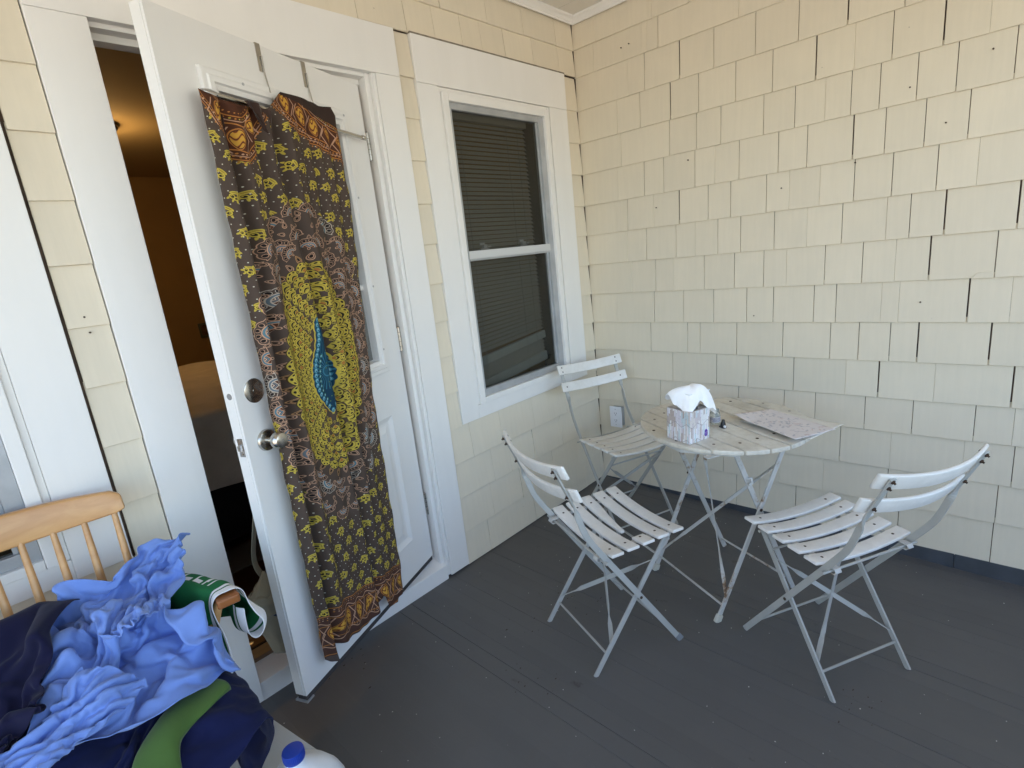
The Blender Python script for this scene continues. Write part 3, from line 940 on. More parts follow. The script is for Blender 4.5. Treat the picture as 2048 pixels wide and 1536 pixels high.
# local x runs from hinge to free edge, local y points out of the seen face
GX0, GX1, GZ0, GZ1 = 0.163, 0.683, 0.978, 1.852        # glass opening
mb = MB()
xs = [0.001, 0.125, 0.403, 0.449, 0.727, DW]
P1, P2 = (0.135, 0.400), (0.452, 0.717)
pz0, pz1 = 0.170, 0.742
def slab_face():
    # stiles and rails butt against each other
    mb.box(0.001, P1[0], -DT, 0, 0.012, DH)
    mb.box(P2[1], DW, -DT, 0, 0.012, DH)
    mb.box(P1[0], P2[1], -DT, 0, 0.012, pz0)
    mb.box(P1[0], P2[1], -DT, 0, pz1, GZ0)
    mb.box(P1[0], P2[1], -DT, 0, GZ1, DH)
    mb.box(P1[0], GX0, -DT, 0, GZ0, GZ1)
    mb.box(GX1, P2[1], -DT, 0, GZ0, GZ1)
    mb.box(P1[1], P2[0], -DT, 0, pz0, pz1)
slab_face()
me = mb.mesh('slab')
bm = bmesh.new(); bm.from_mesh(me)
bmesh.ops.remove_doubles(bm, verts=bm.verts, dist=1e-5)
bm.to_mesh(me); bm.free()
me.materials.append(M_door)
slab = link('slab', me, door)
for (a, b_) in (P1, P2):                        # raised panels sunk in their mouldings
    mb = MB()
    lv = [(0.0, 0.0005), (0.012, -0.006), (0.020, -0.0095), (0.034, -0.009), (0.055, -0.003), (0.062, -0.002)]
    V = []
    for (ins, yy_) in lv:
        V += [(a + ins, yy_, pz0 + ins), (b_ - ins, yy_, pz0 + ins), (b_ - ins, yy_, pz1 - ins), (a + ins, yy_, pz1 - ins)]
    F = []
    for i in range(len(lv) - 1):
        for k in range(4):
            F.append((4 * i + k, 4 * i + 4 + k, 4 * i + 4 + (k + 1) % 4, 4 * i + (k + 1) % 4))
    F.append(tuple(4 * (len(lv) - 1) + k for k in (3, 2, 1, 0)))
    n0 = len(V)
    mb.add(V, F)
    mb.box(a, b_, -DT + 0.004, -0.014, pz0, pz1)
    mb.build('panel', M_door, door)
# lite frame
def ring(mbx, x0, x1, z0, z1, lv, flip=False):
    V = []
    for (ins, yy_) in lv:
        V += [(x0 + ins, yy_, z0 + ins), (x1 - ins, yy_, z0 + ins), (x1 - ins, yy_, z1 - ins), (x0 + ins, yy_, z1 - ins)]
    F = []
    for i in range(len(lv) - 1):
        for k in range(4):
            F.append((4 * i + k, 4 * i + 4 + k, 4 * i + 4 + (k + 1) % 4, 4 * i + (k + 1) % 4))
    mbx.add(V, F)
mb = MB()
ring(mb, 0.110, 0.736, 0.924, 1.906, [(0.0, 0.0003), (0.001, 0.009), (0.005, 0.011), (0.018, 0.011), (0.022, 0.016), (0.036, 0.016), (0.040, 0.010), (0.0535, 0.006), (0.0545, -0.016), (0.049, -0.018)])
mb.build('lite_frame', M_door, door)
mb = MB(); ring(mb, 0.110, 0.736, 0.924, 1.906, [(0.049, -0.028), (0.0545, -0.028), (0.0535, -0.050), (0.03, -0.056), (0.001, -0.053), (0.0, -DT - 0.0003)])
mb.build('lite_frame', M_door, door)
gw = (GX1 - GX0) / 3; gh = (GZ1 - GZ0) / 3
for i in range(3):
    for j in range(3):
        mb = MB(); mb.box(GX0 + i * gw + 0.006, GX0 + (i + 1) * gw - 0.006, -0.025, -0.021, GZ0 + j * gh + 0.006, GZ0 + (j + 1) * gh - 0.006)
        mb.build('pane', M_glass, door)
for i in (1, 2):
    mb = MB(); mb.box(GX0 + i * gw - 0.011, GX0 + i * gw + 0.011, -0.034, -0.012, GZ0, GZ1); mb.build('muntin', M_door, door, 0.005)
for j in (1, 2):
    for i in range(3):
        mb = MB(); mb.box(GX0 + i * gw + (0.0115 if i else 0), GX0 + (i + 1) * gw - (0.0115 if i < 2 else 0), -0.034, -0.0122, GZ0 + j * gh - 0.011, GZ0 + j * gh + 0.011); mb.build('muntin', M_door, door, 0.005)
mb = MB()
for (sx, sz) in [(0.145, 1.885), (0.60, 1.885), (0.139, 1.60), (0.139, 1.27), (0.139, 1.02), (0.70, 1.6)]:
    mb.lathe([(0.0042, 0), (0.0042, 0.0014), (0.001, 0.0010)], (sx, 0.0162, sz), (0, 1, 0), 10)
sc_ = mb.build('screw_caps', simple('screw_cap_grey', (0.45, 0.45, 0.45), 0.5), door); sc_['kind'] = 'stuff'
# sweep
mb = MB(); mb.box(0.004, DW - 0.002, -DT + 0.004, -0.002, -0.010, 0.0115); mb.build('sweep', M_sweep, door, 0.002)
mb = MB(); mb.box(DW - 0.028, DW + 0.004, -DT - 0.003, 0.003, -0.012, -0.006); mb.build('sweep_clip', M_alu, door)
# free edge bead line
mb = MB(); mb.box(DW + 0.0002, DW + 0.0016, -0.012, -0.0085, 0.013, DH - 0.002); mb.build('edge_bead', M_door, door)
# knob set
kx, kz = 0.783, 0.873
for sgn in (1, -1):
    kn = MB()
    y0 = 0.0 if sgn > 0 else -DT
    kn.lathe([(0.0325, 0.0), (0.0335, 0.003), (0.031, 0.010), (0.022, 0.013), (0.013, 0.0135)], (kx, y0, kz), (0, sgn, 0), 32)
    rose = kn.build('rose', M_nickel, door, smooth=35)
    kn = MB()
    kn.lathe([(0.0105, 0.0136), (0.0105, 0.030), (0.016, 0.034), (0.024, 0.040), (0.0268, 0.049), (0.0262, 0.057), (0.022, 0.064), (0.013, 0.0675), (0.001, 0.068)], (kx, y0, kz), (0, sgn, 0), 32)
    kn.build('knob', M_nickel, door, smooth=35)
mb = MB(); mb.lathe([(0.036, 0.0), (0.0362, 0.0018), (0.034, 0.003), (0.006, 0.0032), (0.006, 0.0045), (0.0005, 0.0046)], (kx + 0.002, 0.0, 1.027), (0, 1, 0), 40)
mb.build('deadbolt_cover', M_nickel, door, smooth=30)
mb = MB(); mb.box(DW, DW + 0.0014, -0.034, -0.010, kz - 0.028, kz + 0.028); lp = mb.build('latch_plate', M_chrome, door, 0.0006)
mb = MB(); mb.sweep([(DW + 0.0012, -0.022, kz), (DW + 0.010, -0.022, kz)], (0, 0, 1), 0.016, 0.012); mb.build('latch_bolt', M_chrome, lp)
mb = MB(); mb.lathe([(0.0035, 0), (0.0035, 0.001), (0.001, 0.0013)], (DW + 0.0013, -0.022, kz + 0.020), (1, 0, 0), 10); mb.lathe([(0.0035, 0), (0.0035, 0.001), (0.001, 0.0013)], (DW + 0.0013, -0.022, kz - 0.020), (1, 0, 0), 10); mb.build('latch_screws', M_nickel, lp)
mb = MB(); mb.box(DW, DW + 0.0012, -0.033, -0.011, 0.997, 1.057); dp = mb.build('deadbolt_plate', M_white, door, 0.0006)
mb = MB(); mb.lathe([(0.0095, 0.0), (0.0095, 0.0003)], (DW + 0.0012, -0.022, 1.027), (1, 0, 0), 20); mb.build('bolt_hole', simple('bolt_hole_grey', (0.25, 0.24, 0.23), 0.6), dp)
# hinges
for hz in (1.800, 1.035, 0.268):
    h_ = MB()
    h_.tube([(-0.006, 0.004, hz - 0.05), (-0.006, 0.004, hz + 0.05)], 0.0062, 12)
    h_.lathe([(0.0045, 0.05), (0.0055, 0.053), (0.003, 0.057), (0.0005, 0.058)], (-0.006, 0.004, hz), (0, 0, 1), 12)
    h_.box(-0.004, 0.0008, -0.034, 0.002, hz - 0.048, hz + 0.048)
    ho = h_.build('hinge', M_nickel, door, smooth=35)
    h_ = MB(); h_.sweep([(-0.008, 0.001, hz), (-0.034, -0.012, hz)], (0, 0, 1), 0.1, 0.002)
    h_.build('hinge_leaf', M_nickel, ho)
    h_ = MB()
    for q in (-0.03, -0.01, 0.01, 0.03):
        h_.tube([(-0.006, 0.004, hz + q - 0.0006), (-0.006, 0.004, hz + q + 0.0006)], 0.0066, 12)
    h_.build('knuckle_gaps', M_black, ho)

# ------------------------------------------------------------------ curtain rod with over-door hooks
DM = Matrix.Translation((-1.373, 0.055, 0.113)) @ Matrix.Rotation(math.pi + PHI, 4, 'Z')
rod = thing('curtain_rod', 'thin nickel curtain rod hung on two hooks over the open door', 'curtain rod', tuple(DM @ Vector((0.40, 0.035, 1.823))), math.pi + PHI)
ro = 0.40, 0.035, 1.823
mb = MB(); mb.tube([(0.325, 0, 0.004), (-0.318, 0, -0.006)], 0.0065, 14); mb.build('rod', M_nickel, rod, smooth=40)
mb = MB(); mb.tube([(0.06, 0, 0.0005), (-0.15, 0, -0.003)], 0.0078, 14); mb.build('sleeve', M_nickel, rod, smooth=40)
mb = MB(); mb.lathe([(0.0085, 0.324), (0.0095, 0.330), (0.0108, 0.342), (0.009, 0.358), (0.0055, 0.370), (0.0005, 0.376)], (0, 0, 0.004), (1, 0, 0), 20); mb.build('finial', M_chrome, rod, smooth=True)
mb = MB(); mb.lathe([(0.0078, -0.318), (0.0088, -0.33), (0.008, -0.342), (0.004, -0.350), (0.0005, -0.352)], (0, 0, -0.006), (1, 0, 0), 20); mb.build('finial', M_nickel, rod, smooth=True)
for sx in (0.497, 0.303):
    lx = sx - 0.40
    top = DH - 1.823
    h_ = MB()
    w_ = 0.019
    h_.sweep([(lx, -0.034, top - 0.075), (lx, -0.0335, top + 0.0035), (lx, -0.0325, top + 0.0045), (lx, -0.081, top + 0.005), (lx, -0.0815, top - 0.03)][:2], (1, 0, 0), w_, 0.0022)
    h_.box(lx - w_ / 2, lx + w_ / 2, -0.082, -0.033, top + 0.0008, top + 0.0028)
    h_.box(lx - w_ / 2, lx + w_ / 2, -0.0822, -0.0802, top - 0.04, top + 0.0008)
    hk = h_.build('hook', M_nickel, rod)
    h_ = MB(); h_.tube([(lx - 0.006, -0.030, top - 0.03), (lx - 0.006, -0.031, top - 0.075), (lx - 0.005, -0.016, 0.012), (lx - 0.005, 0.0, 0.010), (lx - 0.005, 0.010, 0.0), (lx - 0.005, 0.004, -0.011)], 0.0024, 8)
    h_.build('wire', M_nickel, hk, smooth=40)
# ------------------------------------------------------------------ folding chairs
def bar_twist(mb, a, b, w, th, side, n=14, tw=0.0):
    """flat brace whose ends are turned a quarter against its middle"""
    a, b = Vector(a), Vector(b)
    t = (b - a).normalized()
    s0 = (side - t * side.dot(t)).normalized()
    s1 = t.cross(s0)
    pts, wd = [], []
    for i in range(n + 1):
        u = i / n
        e = min(1, max(0, (min(u, 1 - u) - 0.13) / 0.12))
        e = e * e * (3 - 2 * e)
        ang = e * math.pi / 2
        pts.append(a.lerp(b, u))
        wd.append(s0 * math.cos(ang) + s1 * math.sin(ang))
    mb.sweep(pts, wd, w, th)

def seat_slat_mesh(y, z, L, width, th, sag, x0=None, x1=None, taper=None):
    x0 = -L if x0 is None else x0
    x1 = L if x1 is None else x1
    n = 16
    mb = MB()
    V = []; F = []
    for i in range(n + 1):
        x = x0 + (x1 - x0) * i / n
        zz = z - sag * (1 - (x / L) ** 2)
        slope = 2 * sag * x / L ** 2
        nx_, nz_ = -slope / math.hypot(1, slope), 1 / math.hypot(1, slope)
        ya, yb = y - width / 2, y + width / 2
        if taper:
            ya, yb = taper(x, ya, yb)
        V += [(x, ya, zz), (x, yb, zz), (x - nx_ * th, yb, zz - nz_ * th), (x - nx_ * th, ya, zz - nz_ * th)]
    for i in range(n):
        for k in range(4):
            F.append((4 * i + k, 4 * i + 4 + k, 4 * i + 4 + (k + 1) % 4, 4 * i + (k + 1) % 4))
    F.append((0, 1, 2, 3)); F.append(tuple(4 * n + k for k in (3, 2, 1, 0)))
    mb.add(V, F)
    return mb

def screw_disc(name, r, parent, loc, axis=(0, 0, 1), mat=None):
    mb = MB(); mb.lathe([(r, -0.003), (r, 0.0003), (r * 0.75, 0.0008), (r * 0.2, 0.0004)], (0, 0, 0), axis, 10)
    o = mb.build(name, mat or M_screw, parent)
    o.location = loc
    return o

S = dict(ty=-.298, tz=.831, by=-.227, bz=.672, sy=-.119, sz=.456, fy=.201, gy=.146, gz=.454, ry=-.177, au=.178, al=.166)

def make_chair(label, M3, loc):
    root = thing('folding_chair', label, 'chair', loc, M3, 'folding chairs round the table')
    X = Vector((1, 0, 0))
    # side bars: back upright running down into the front leg
    for sgn in (-1, 1):
        a = sgn * S['au']
        F_ = Vector((a, S['fy'], 0.0)); Sv = Vector((a, S['sy'], S['sz'])); Bv = Vector((a, S['by'], S['bz'])); Tv = Vector((a, S['ty'], S['tz']))
        dirF = (Sv - F_).normalized()
        path = [F_, F_.lerp(Sv, 0.3), F_.lerp(Sv, 0.6), F_.lerp(Sv, 0.93)] + [Sv + dirF * 0.03 + Vector((0, -0.004, 0.012))]
        knee = Vector((a, -0.188, 0.560))
        pts = smooth_path([F_.lerp(Sv, 0.93), Sv + Vector((0, -0.004, 0.006)), knee, Bv + Vector((0, 0.008, -0.03))], 6)
        full = [F_, F_.lerp(Sv, 0.5)] + pts
        pos = len(full)
        # straight twisted upper part
        n = 6
        for i in range(1, n + 1):
            full.append((Bv + Vector((0, 0.008, -0.03))).lerp(Bv.lerp(Tv, 0.12), i / n))
        full += [Bv.lerp(Tv, 0.5), Tv]
        wd, ws, ts = [], [], []
        for i, p in enumerate(full):
            t = (full[min(i + 1, len(full) - 1)] - full[max(i - 1, 0)]).normalized()
            inpl = X.cross(t).normalized()
            if i < pos - 1:
                ang = 0
            else:
                ang = min(1, (i - pos + 1) / n)
            ang = ang * ang * (3 - 2 * ang) * math.pi / 2 * sgn
            wd.append(inpl * math.cos(ang) + X * math.sin(ang))
        mb = MB(); mb.sweep(full, wd, 0.021, 0.0055)
        mb.build('side_bar', M_frame, root, 0.0012)
        # rear leg
        G = Vector((sgn * S['al'], S['gy'], S['gz'])); Rf = Vector((sgn * S['al'], S['ry'], 0.0))
        mb = MB(); mb.sweep([G + (G - Rf).normalized() * 0.012, G.lerp(Rf, 0.5), Rf], X.cross((G - Rf).normalized()), 0.019, 0.007)
        mb.build('rear_leg', M_frame, root, 0.0015)
        # pivot bolts
        for (yy, zz, rr) in ((0.019, 0.257, 0.0055), (S['gy'] - 0.003, S['gz'] - 0.004, 0.005), (S['sy'], S['sz'] - 0.012, 0.005)):
            mb = MB(); mb.lathe([(rr, 0.0), (rr, 0.0025), (rr * 0.5, 0.004), (0.0003, 0.0041)], (sgn * (S['au'] + 0.0026), yy, zz), (sgn, 0, 0), 10)
            mb.build('pivot_bolt', M_screw if zz < 0.3 else M_frame, root)
    # seat rails under the slats
    ys = [0.172 - 0.0645 * i for i in range(5)]
    zs = [0.4885 - 0.0022 * i for i in range(5)]
    for sgn in (-1, 1):
        x_ = sgn * 0.152
        pts = [(x_, 0.185, 0.470), (x_, 0.10, 0.4685), (x_, 0.0, 0.465), (x_, -0.085, 0.4615), (x_, -0.135, 0.459)]
        mb = MB(); mb.sweep(pts, (1, 0, 0), 0.017, 0.005); mb.build('seat_rail', M_frame, root, 0.001)
        mb = MB(); mb.sweep([(x_, -0.118, 0.4615), (x_, -0.142, 0.462), (x_, -0.147, 0.452), (x_, -0.14, 0.445), (x_, -0.115, 0.445)], (1, 0, 0), 0.024, 0.004)
        mb.build('seat_clip', M_tframe, root, 0.001)
    for i in range(5):
        mb = seat_slat_mesh(ys[i], zs[i], 0.2, 0.0495, 0.0115, 0.020)
        s = mb.build('seat_slat', M_slat, root, 0.0038, True, 3)
        for sgn in (-1, 1):
            sx = sgn * 0.152
            screw_disc('screw', 0.0047, s, (sx, ys[i], zs[i] - 0.020 * (1 - (0.152 / 0.2) ** 2)))
    # back slats
    Tv = Vector((0, S['ty'], S['tz'])); Bv = Vector((0, S['by'], S['bz']))
    upd = (Tv - Bv).normalized()
    fwd = upd.cross(Vector((1, 0, 0))).normalized()
    if fwd.y < 0:
        fwd = -fwd
    for k, (top_off, nsc) in enumerate(((-0.006, 2), (0.089, 1))):
        c = Tv - upd * (top_off + 0.026)
        V = []; F = []
        n = 18
        Lb = 0.208 + (0.004 if k else 0)
        for i in range(n + 1):
            x = -Lb + 2 * Lb * i / n
            off = 0.004 - 0.030 * (1 - (x / 0.178) ** 2)
            for (a_, b_) in ((-0.026, 0), (0.026, 0), (0.026, 0.0115), (-0.026, 0.0115)):
                V.append(c + Vector((x, 0, 0)) + upd * a_ + fwd * (off + b_))
        for i in range(n):
            for q in range(4):
                F.append((4 * i + q, 4 * i + (q + 1) % 4, 4 * i + 4 + (q + 1) % 4, 4 * i + 4 + q))
        F.append((3, 2, 1, 0)); F.append(tuple(4 * n + q for q in range(4)))
        mb = MB(); mb.add(V, F)
        s = mb.build('back_slat', M_slat, root, 0.0038, True, 3)
        for sgn in (-1, 1):
            for q in range(nsc):
                hh = (0.012 - 0.024 * q) if nsc == 2 else 0.0
                p = c + Vector((sgn * S['au'], 0, 0)) + upd * hh
                screw_disc('screw', 0.0042, s, p + fwd * 0.0157, fwd)
                mb = MB(); mb.lathe([(0.0058, 0.0), (0.0058, 0.004), (0.003, 0.0045), (0.003, 0.009), (0.0004, 0.0092)], p - fwd * 0.0028, -fwd, 6)
                mb.build('bolt', M_screw, s)
    # cross braces and rods
    mb = MB(); bar_twist(mb, (-S['al'] + 0.004, -0.104, 0.10), (S['al'] - 0.004, 0.090, 0.375), 0.016, 0.0035, Vector((0, 1, 0))); mb.build('cross_brace', M_frame, root)
    mb = MB(); bar_twist(mb, (S['al'] - 0.004, -0.100, 0.105), (-S['al'] + 0.004, 0.086, 0.37), 0.016, 0.0035, Vector((0, 1, 0))); mb.build('cross_brace', M_frame, root)
    for (yy, zz, xx, nm) in ((-0.125, 0.073, S['al'], 'rod'), (0.105, 0.392, S['al'], 'rod'), (0.155, 0.066, S['au'], 'rod'), (-0.131, 0.453, S['au'] + 0.02, 'seat_rod')):
        mb = MB(); mb.tube([(-xx, yy, zz), (xx, yy, zz)], 0.0042, 8); mb.build(nm, M_frame, root, 0, 40)
    return root

ch_right = make_chair('folding chair on the right with its back to the camera and whole slats', floor_frame(-0.818, -1.453, 1.070), (-0.818, -1.453, FZ(0, -1.453)))
def place_copy(x, y, a, label):
    c = copy_tree(ch_right)
    c.location = (x, y, FZ(x, y)); c.rotation_euler = floor_frame(x, y, a).to_euler()
    c['label'] = label
    return c
ch_back = place_copy(-0.404, -0.391, -1.930, 'folding chair in the wall corner under the window, facing the camera')
ch_left = place_copy(-1.192, -0.784, -0.383, 'folding chair on the left with a snapped middle seat slat')
# rubber foot caps on the left chair
# the snapped slat: a tapering broken tongue and a stub
sl = [c for c in children(ch_left) if c.name.startswith('seat_slat')]
sl.sort(key=lambda o: -sum(v.co.y for v in o.data.vertices) / len(o.data.vertices))
mid = sl[2]
for c in children(mid):
    bpy.data.objects.remove(c)
bpy.data.objects.remove(mid)
y3, z3 = 0.172 - 0.129, 0.4885 - 0.0044
def tp(x, ya, yb):
    k = max(0, min(1, (x + 0.13) / 0.20))
    return (ya + (0.028 if False else 0) + k * 0.002, yb - k * 0.036)
mb = seat_slat_mesh(y3, z3, 0.2, 0.0495, 0.0115, 0.020, -0.2, 0.075, lambda x, ya, yb: (ya, yb - max(0, min(1, (x + 0.12) / 0.19)) * 0.034))
s = mb.build('broken_slat', M_slat, ch_left, 0.003, True); s['label'] = 'broken seat slat tapering to a point'
screw_disc('screw', 0.0047, s, (-0.152, y3, z3 - 0.020 * (1 - (0.152 / 0.2) ** 2)))
mb = seat_slat_mesh(y3, z3, 0.2, 0.0495, 0.0115, 0.020, 0.135, 0.2)
s = mb.build('slat_stub', M_slat, ch_left, 0.003, True); s['label'] = 'short stub left of the broken slat'
screw_disc('screw', 0.0047, s, (0.152, y3, z3 - 0.020 * (1 - (0.152 / 0.2) ** 2)))
mb = MB(); mb.sweep([(S['au'], S['fy'] + 0.002, 0.0005), (S['au'], S['fy'] - 0.016, 0.026)], (0, 0.82, 0.57), 0.025, 0.010); mb.build('foot_cap', simple('grey_rubber', (0.22, 0.23, 0.24), 0.7), ch_left, 0.002)

# ------------------------------------------------------------------ round table
TX, TY = -0.624, -0.995
ang_d = math.atan2(0.907, 0.42)
table = thing('round_table', 'round white slatted folding table with rusty legs in the porch corner', 'table', (TX, TY, FZ(0, TY)), floor_frame(TX, TY, ang_d))
TH, TR = 0.733, 0.326
for i in range(8):
    xc = (i - 3.5) * 0.0828
    xa, xb = xc - 0.0392, xc + 0.0392
    poly = []
    def yr(x):
        return math.sqrt(max(0, TR * TR - x * x))
    m_ = 7
    for k in range(m_ + 1):
        x = xa + (xb - xa) * k / m_
        poly.append((x, -yr(x)))
    for k in range(m_, -1, -1):
        x = xa + (xb - xa) * k / m_
        poly.append((x, yr(x)))
    q = []
    for p in poly:
        if not q or (Vector(p) - Vector(q[-1])).length > 1e-5:
            q.append(p)
    if (Vector(q[0]) - Vector(q[-1])).length < 1e-5:
        q.pop()
    mb = MB(); mb.prism(q, TH - 0.017, TH + rnd.uniform(-0.0012, 0.0012))
    s = mb.build('table_slat', M_tslat, table, 0.004, True, 3)
    ax = abs(xc)
    sy = 0.214 if ax < 0.21 - 0.04 else (0.172 if ax < 0.25 else 0.068)
    for sg in (-1, 1):
        screw_disc('screw', 0.0058, s, (xc, sg * sy, TH + 0.0006))
# hoop of flat bar under the slats
oct_ = [(-0.150, -0.228), (-0.285, -0.082), (-0.285, 0.082), (-0.150, 0.228), (0.150, 0.228), (0.285, 0.082), (0.285, -0.082), (0.150, -0.228)]
mb = MB()
n = len(oct_)
V = []
for (x, y) in oct_:
    for (s_, z) in ((1.0, TH - 0.0175), (1.0, TH - 0.044), (0.985, TH - 0.044), (0.985, TH - 0.0175)):
        V.append((x * s_, y * s_, z))
F = []
for i in range(n):
    for k in range(4):
        F.append((4 * i + k, 4 * ((i + 1) % n) + k, 4 * ((i + 1) % n) + (k + 1) % 4, 4 * i + (k + 1) % 4))
mb.add(V, F); mb.build('rim_band', M_tframe, table)
for sg in (-1, 1):
    mb = MB(); mb.box(-0.282, 0.282, sg * 0.214 - 0.011, sg * 0.214 + 0.011, TH - 0.0215, TH - 0.0175); mb.build('cross_bar', M_tframe, table)
# legs
def V3(*a): return Vector(a)
legs = {'b': (V3(-0.205, 0.186, 0), V3(0.137, 0.196, TH - 0.022)), 'd': (V3(-0.208, -0.206, 0), V3(0.137, -0.200, TH - 0.022)),
        'a': (V3(0.196, 0.176, 0), V3(-0.134, 0.186, TH - 0.022)), 'c': (V3(0.210, -0.196, 0), V3(-0.134, -0.190, TH - 0.022))}
for k, (f_, t_2) in legs.items():
    tdir = (t_2 - f_).normalized()
    wd = tdir.cross(Vector((0, 1, 0)))
    mb = MB(); mb.sweep([f_, f_.lerp(t_2, 0.5), t_2], wd, 0.0205, 0.0075); lg = mb.build('leg', M_tframe, table, 0.0015)
    if k in 'bd':
        mb = MB(); mb.sweep([f_ - tdir * 0.004, f_ + tdir * 0.03], wd, [0.030, 0.026], 0.017); mb.build('foot_cap', simple('yellowed_rubber', (0.52, 0.50, 0.42), 0.6), lg, 0.004)
    if k == 'c':
        p = f_.lerp(t_2, 0.80)
        mb = MB(); mb.tube([p + V3(0, -0.004, 0), p + V3(0.012, -0.012, 0.004), p + V3(0.012, -0.018, -0.014), p + V3(-0.002, -0.016, -0.020)], 0.006, 8); mb.build('latch_hook', M_tframe, lg, 0, 50)
for sg in (-1, 1):
    mb = MB(); mb.lathe([(0.0065, 0.0), (0.0065, 0.003), (0.003, 0.005), (0.0004, 0.0052)], (0.0, sg * 0.206, 0.425), (0, sg, 0), 10); mb.build('pivot_bolt', M_screw, table)
lb, ld, la, lc = legs['b'], legs['d'], legs['a'], legs['c']
mb = MB(); bar_twist(mb, lb[0].lerp(lb[1], 0.13), ld[0].lerp(ld[1], 0.84), 0.014, 0.0035, Vector((1, 0, 1)).normalized()); mb.build('cross_brace', M_tframe, table)
mb = MB(); bar_twist(mb, ld[0].lerp(ld[1], 0.13), lb[0].lerp(lb[1], 0.80), 0.014, 0.0035, Vector((1, 0, 1)).normalized()); mb.build('cross_brace', M_tframe, table)
mb = MB(); mb.tube([lb[0].lerp(lb[1], 0.085), ld[0].lerp(ld[1], 0.085)], 0.0045, 8); mb.build('rod', M_tframe, table, 0, 40)
mb = MB(); mb.tube([la[0].lerp(la[1], 0.075), lc[0].lerp(lc[1], 0.075)], 0.0045, 8); mb.build('rod', M_tframe, table, 0, 40)

# ------------------------------------------------------------------ on the table
TM = Matrix.Translation((TX, TY, FZ(0, TY))) @ floor_frame(TX, TY, ang_d).to_4x4()
def on_table(x, y, z=0.0):
    """world (x, y) point on the table surface"""
    nrm = TM.to_3x3() @ Vector((0, 0, 1))
    p0 = TM @ Vector((0, 0, TH + 0.0012))
    zz = p0.z - (nrm.x * (x - p0.x) + nrm.y * (y - p0.y)) / nrm.z
    return Vector((x, y, zz)) + nrm * z

rng = np.random.RandomState(11)
# --- drawing helpers for flat prints (numpy)
FONT = {'A': '01110 10001 10001 11111 10001 10001 10001', 'E': '11111 10000 10000 11110 10000 10000 11111', 'G': '01111 10000 10000 10011 10001 10001 01110',
        'K': '10001 10010 10100 11000 10100 10010 10001', 'L': '10000 10000 10000 10000 10000 10000 11111', 'N': '10001 11001 11001 10101 10011 10011 10001',
        'R': '11110 10001 10001 11110 10100 10010 10001', 'X': '10001 10001 01010 00100 01010 10001 10001', 'S': '01111 10000 10000 01110 00001 00001 11110',
        'l': '01100 00100 00100 00100 00100 00100 01110', 'e': '00000 00000 01110 10001 11111 10000 01110', 'n': '00000 00000 11110 10001 10001 10001 10001', 'x': '00000 00000 10001 01010 00100 01010 10001'}
def put_text(img, txt, x, y, sc_, col):
    for ch in txt:
        rows = FONT[ch].split()
        for j, r_ in enumerate(rows):
            for i, b_ in enumerate(r_):
                if b_ == '1':
                    img[int(y + j * sc_):int(y + (j + 1) * sc_), int(x + i * sc_):int(x + (i + 1) * sc_)] = col
        x += 6 * sc_

def box_print():
    """tissue box wrap: four sides in a strip, hex/herringbone plank print"""
    W, H = 1024, 288
    img = np.ones((H, W, 3)) * 0.74
    pal = [(0.72, 0.68, 0.74), (0.62, 0.55, 0.56), (0.78, 0.80, 0.83), (0.60, 0.70, 0.74), (0.80, 0.79, 0.78), (0.50, 0.42, 0.38), (0.72, 0.66, 0.62), (0.82, 0.81, 0.84)]
    yy, xx = np.mgrid[0:H, 0:W]
    cw = 32
    col = xx // cw
    sgn = np.where((col // 2) % 2 == 0, 1, -1)
    ph = np.where(col % 2 == 0, 0, 0)
    lx = xx % (cw * 2)
    tri = np.abs(((xx + cw) % (4 * cw)) - 2 * cw) * 0.62
    sub = (xx // 16)
    hsh = (sub * 37) % 97
    v = yy + tri + hsh * 1.0
    plen = 96
    row = np.floor(v / plen).astype(int)
    idx = (sub * 7 + row * 13 + (sub * row) % 5) % len(pal)
    img = np.array(pal)[idx]
    gr = rng.rand(H // 4 + 1, W // 2 + 1)
    img *= (0.90 + 0.16 * gr[(yy // 4), (xx // 2)])[..., None]
    edge = (xx % 16 < 1.2) | (np.abs(v % plen) < 2.0)
    img[edge] = (0.30, 0.29, 0.30)
    big = np.abs((yy + tri * 1.0) % 144 - 6) < 2.0
    img[big] = (0.25, 0.24, 0.26)
    dots = ((yy % 36) < 3) & ((xx % 32) > 13) & ((xx % 32) < 17) & (sub % 3 == 0)
    img[dots] = (0.15, 0.13, 0.13)
    # purple oval with white lettering on the second side
    cx, cy = 256 + 212, H - 58
    ov = ((xx - cx) / 22) ** 2 + ((yy - cy) / 34) ** 2
    img[ov < 1.12] = (0.75, 0.75, 0.80)
    img[ov < 1.0] = (0.085, 0.025, 0.30)
    sub_ = img[cy - 34:cy + 34, cx - 22:cx + 22]
    put_text(img, 'Kleenex', cx - 20, cy - 8, 1, (0.85, 0.85, 0.9))
    img[cy + 6:cy + 8, cx - 12:cx + 12] = (0.45, 0.38, 0.65)
    img[cy + 13:cy + 15, cx - 9:cx + 9] = (0.45, 0.38, 0.65)
    return img
M_boxp = image_mat('tissue_box_print', box_print(), 0.45, 0, 0.0, spec=0.4)
M_boxtop = simple('tissue_box_top', (0.50, 0.44, 0.40), 0.6, nscale=25, namp=0.35)
bc = on_table(-0.866, -0.984)
bang = math.atan2(-0.86 + 0.983, -0.804 + 0.839)          # direction of the left visible side
tbox = thing('tissue_box', 'cube tissue box with a pale plank print, one tissue pulled up, on the round table', 'tissue box', tuple(bc), None)
nz_ = TM.to_3x3() @ Vector((0, 0, 1))
xa_ = Vector((math.cos(bang), math.sin(bang), 0)); xa_ = (xa_ - nz_ * xa_.dot(nz_)).normalized()
tbox.rotation_euler = Matrix((xa_, nz_.cross(xa_), nz_)).transposed().to_euler()
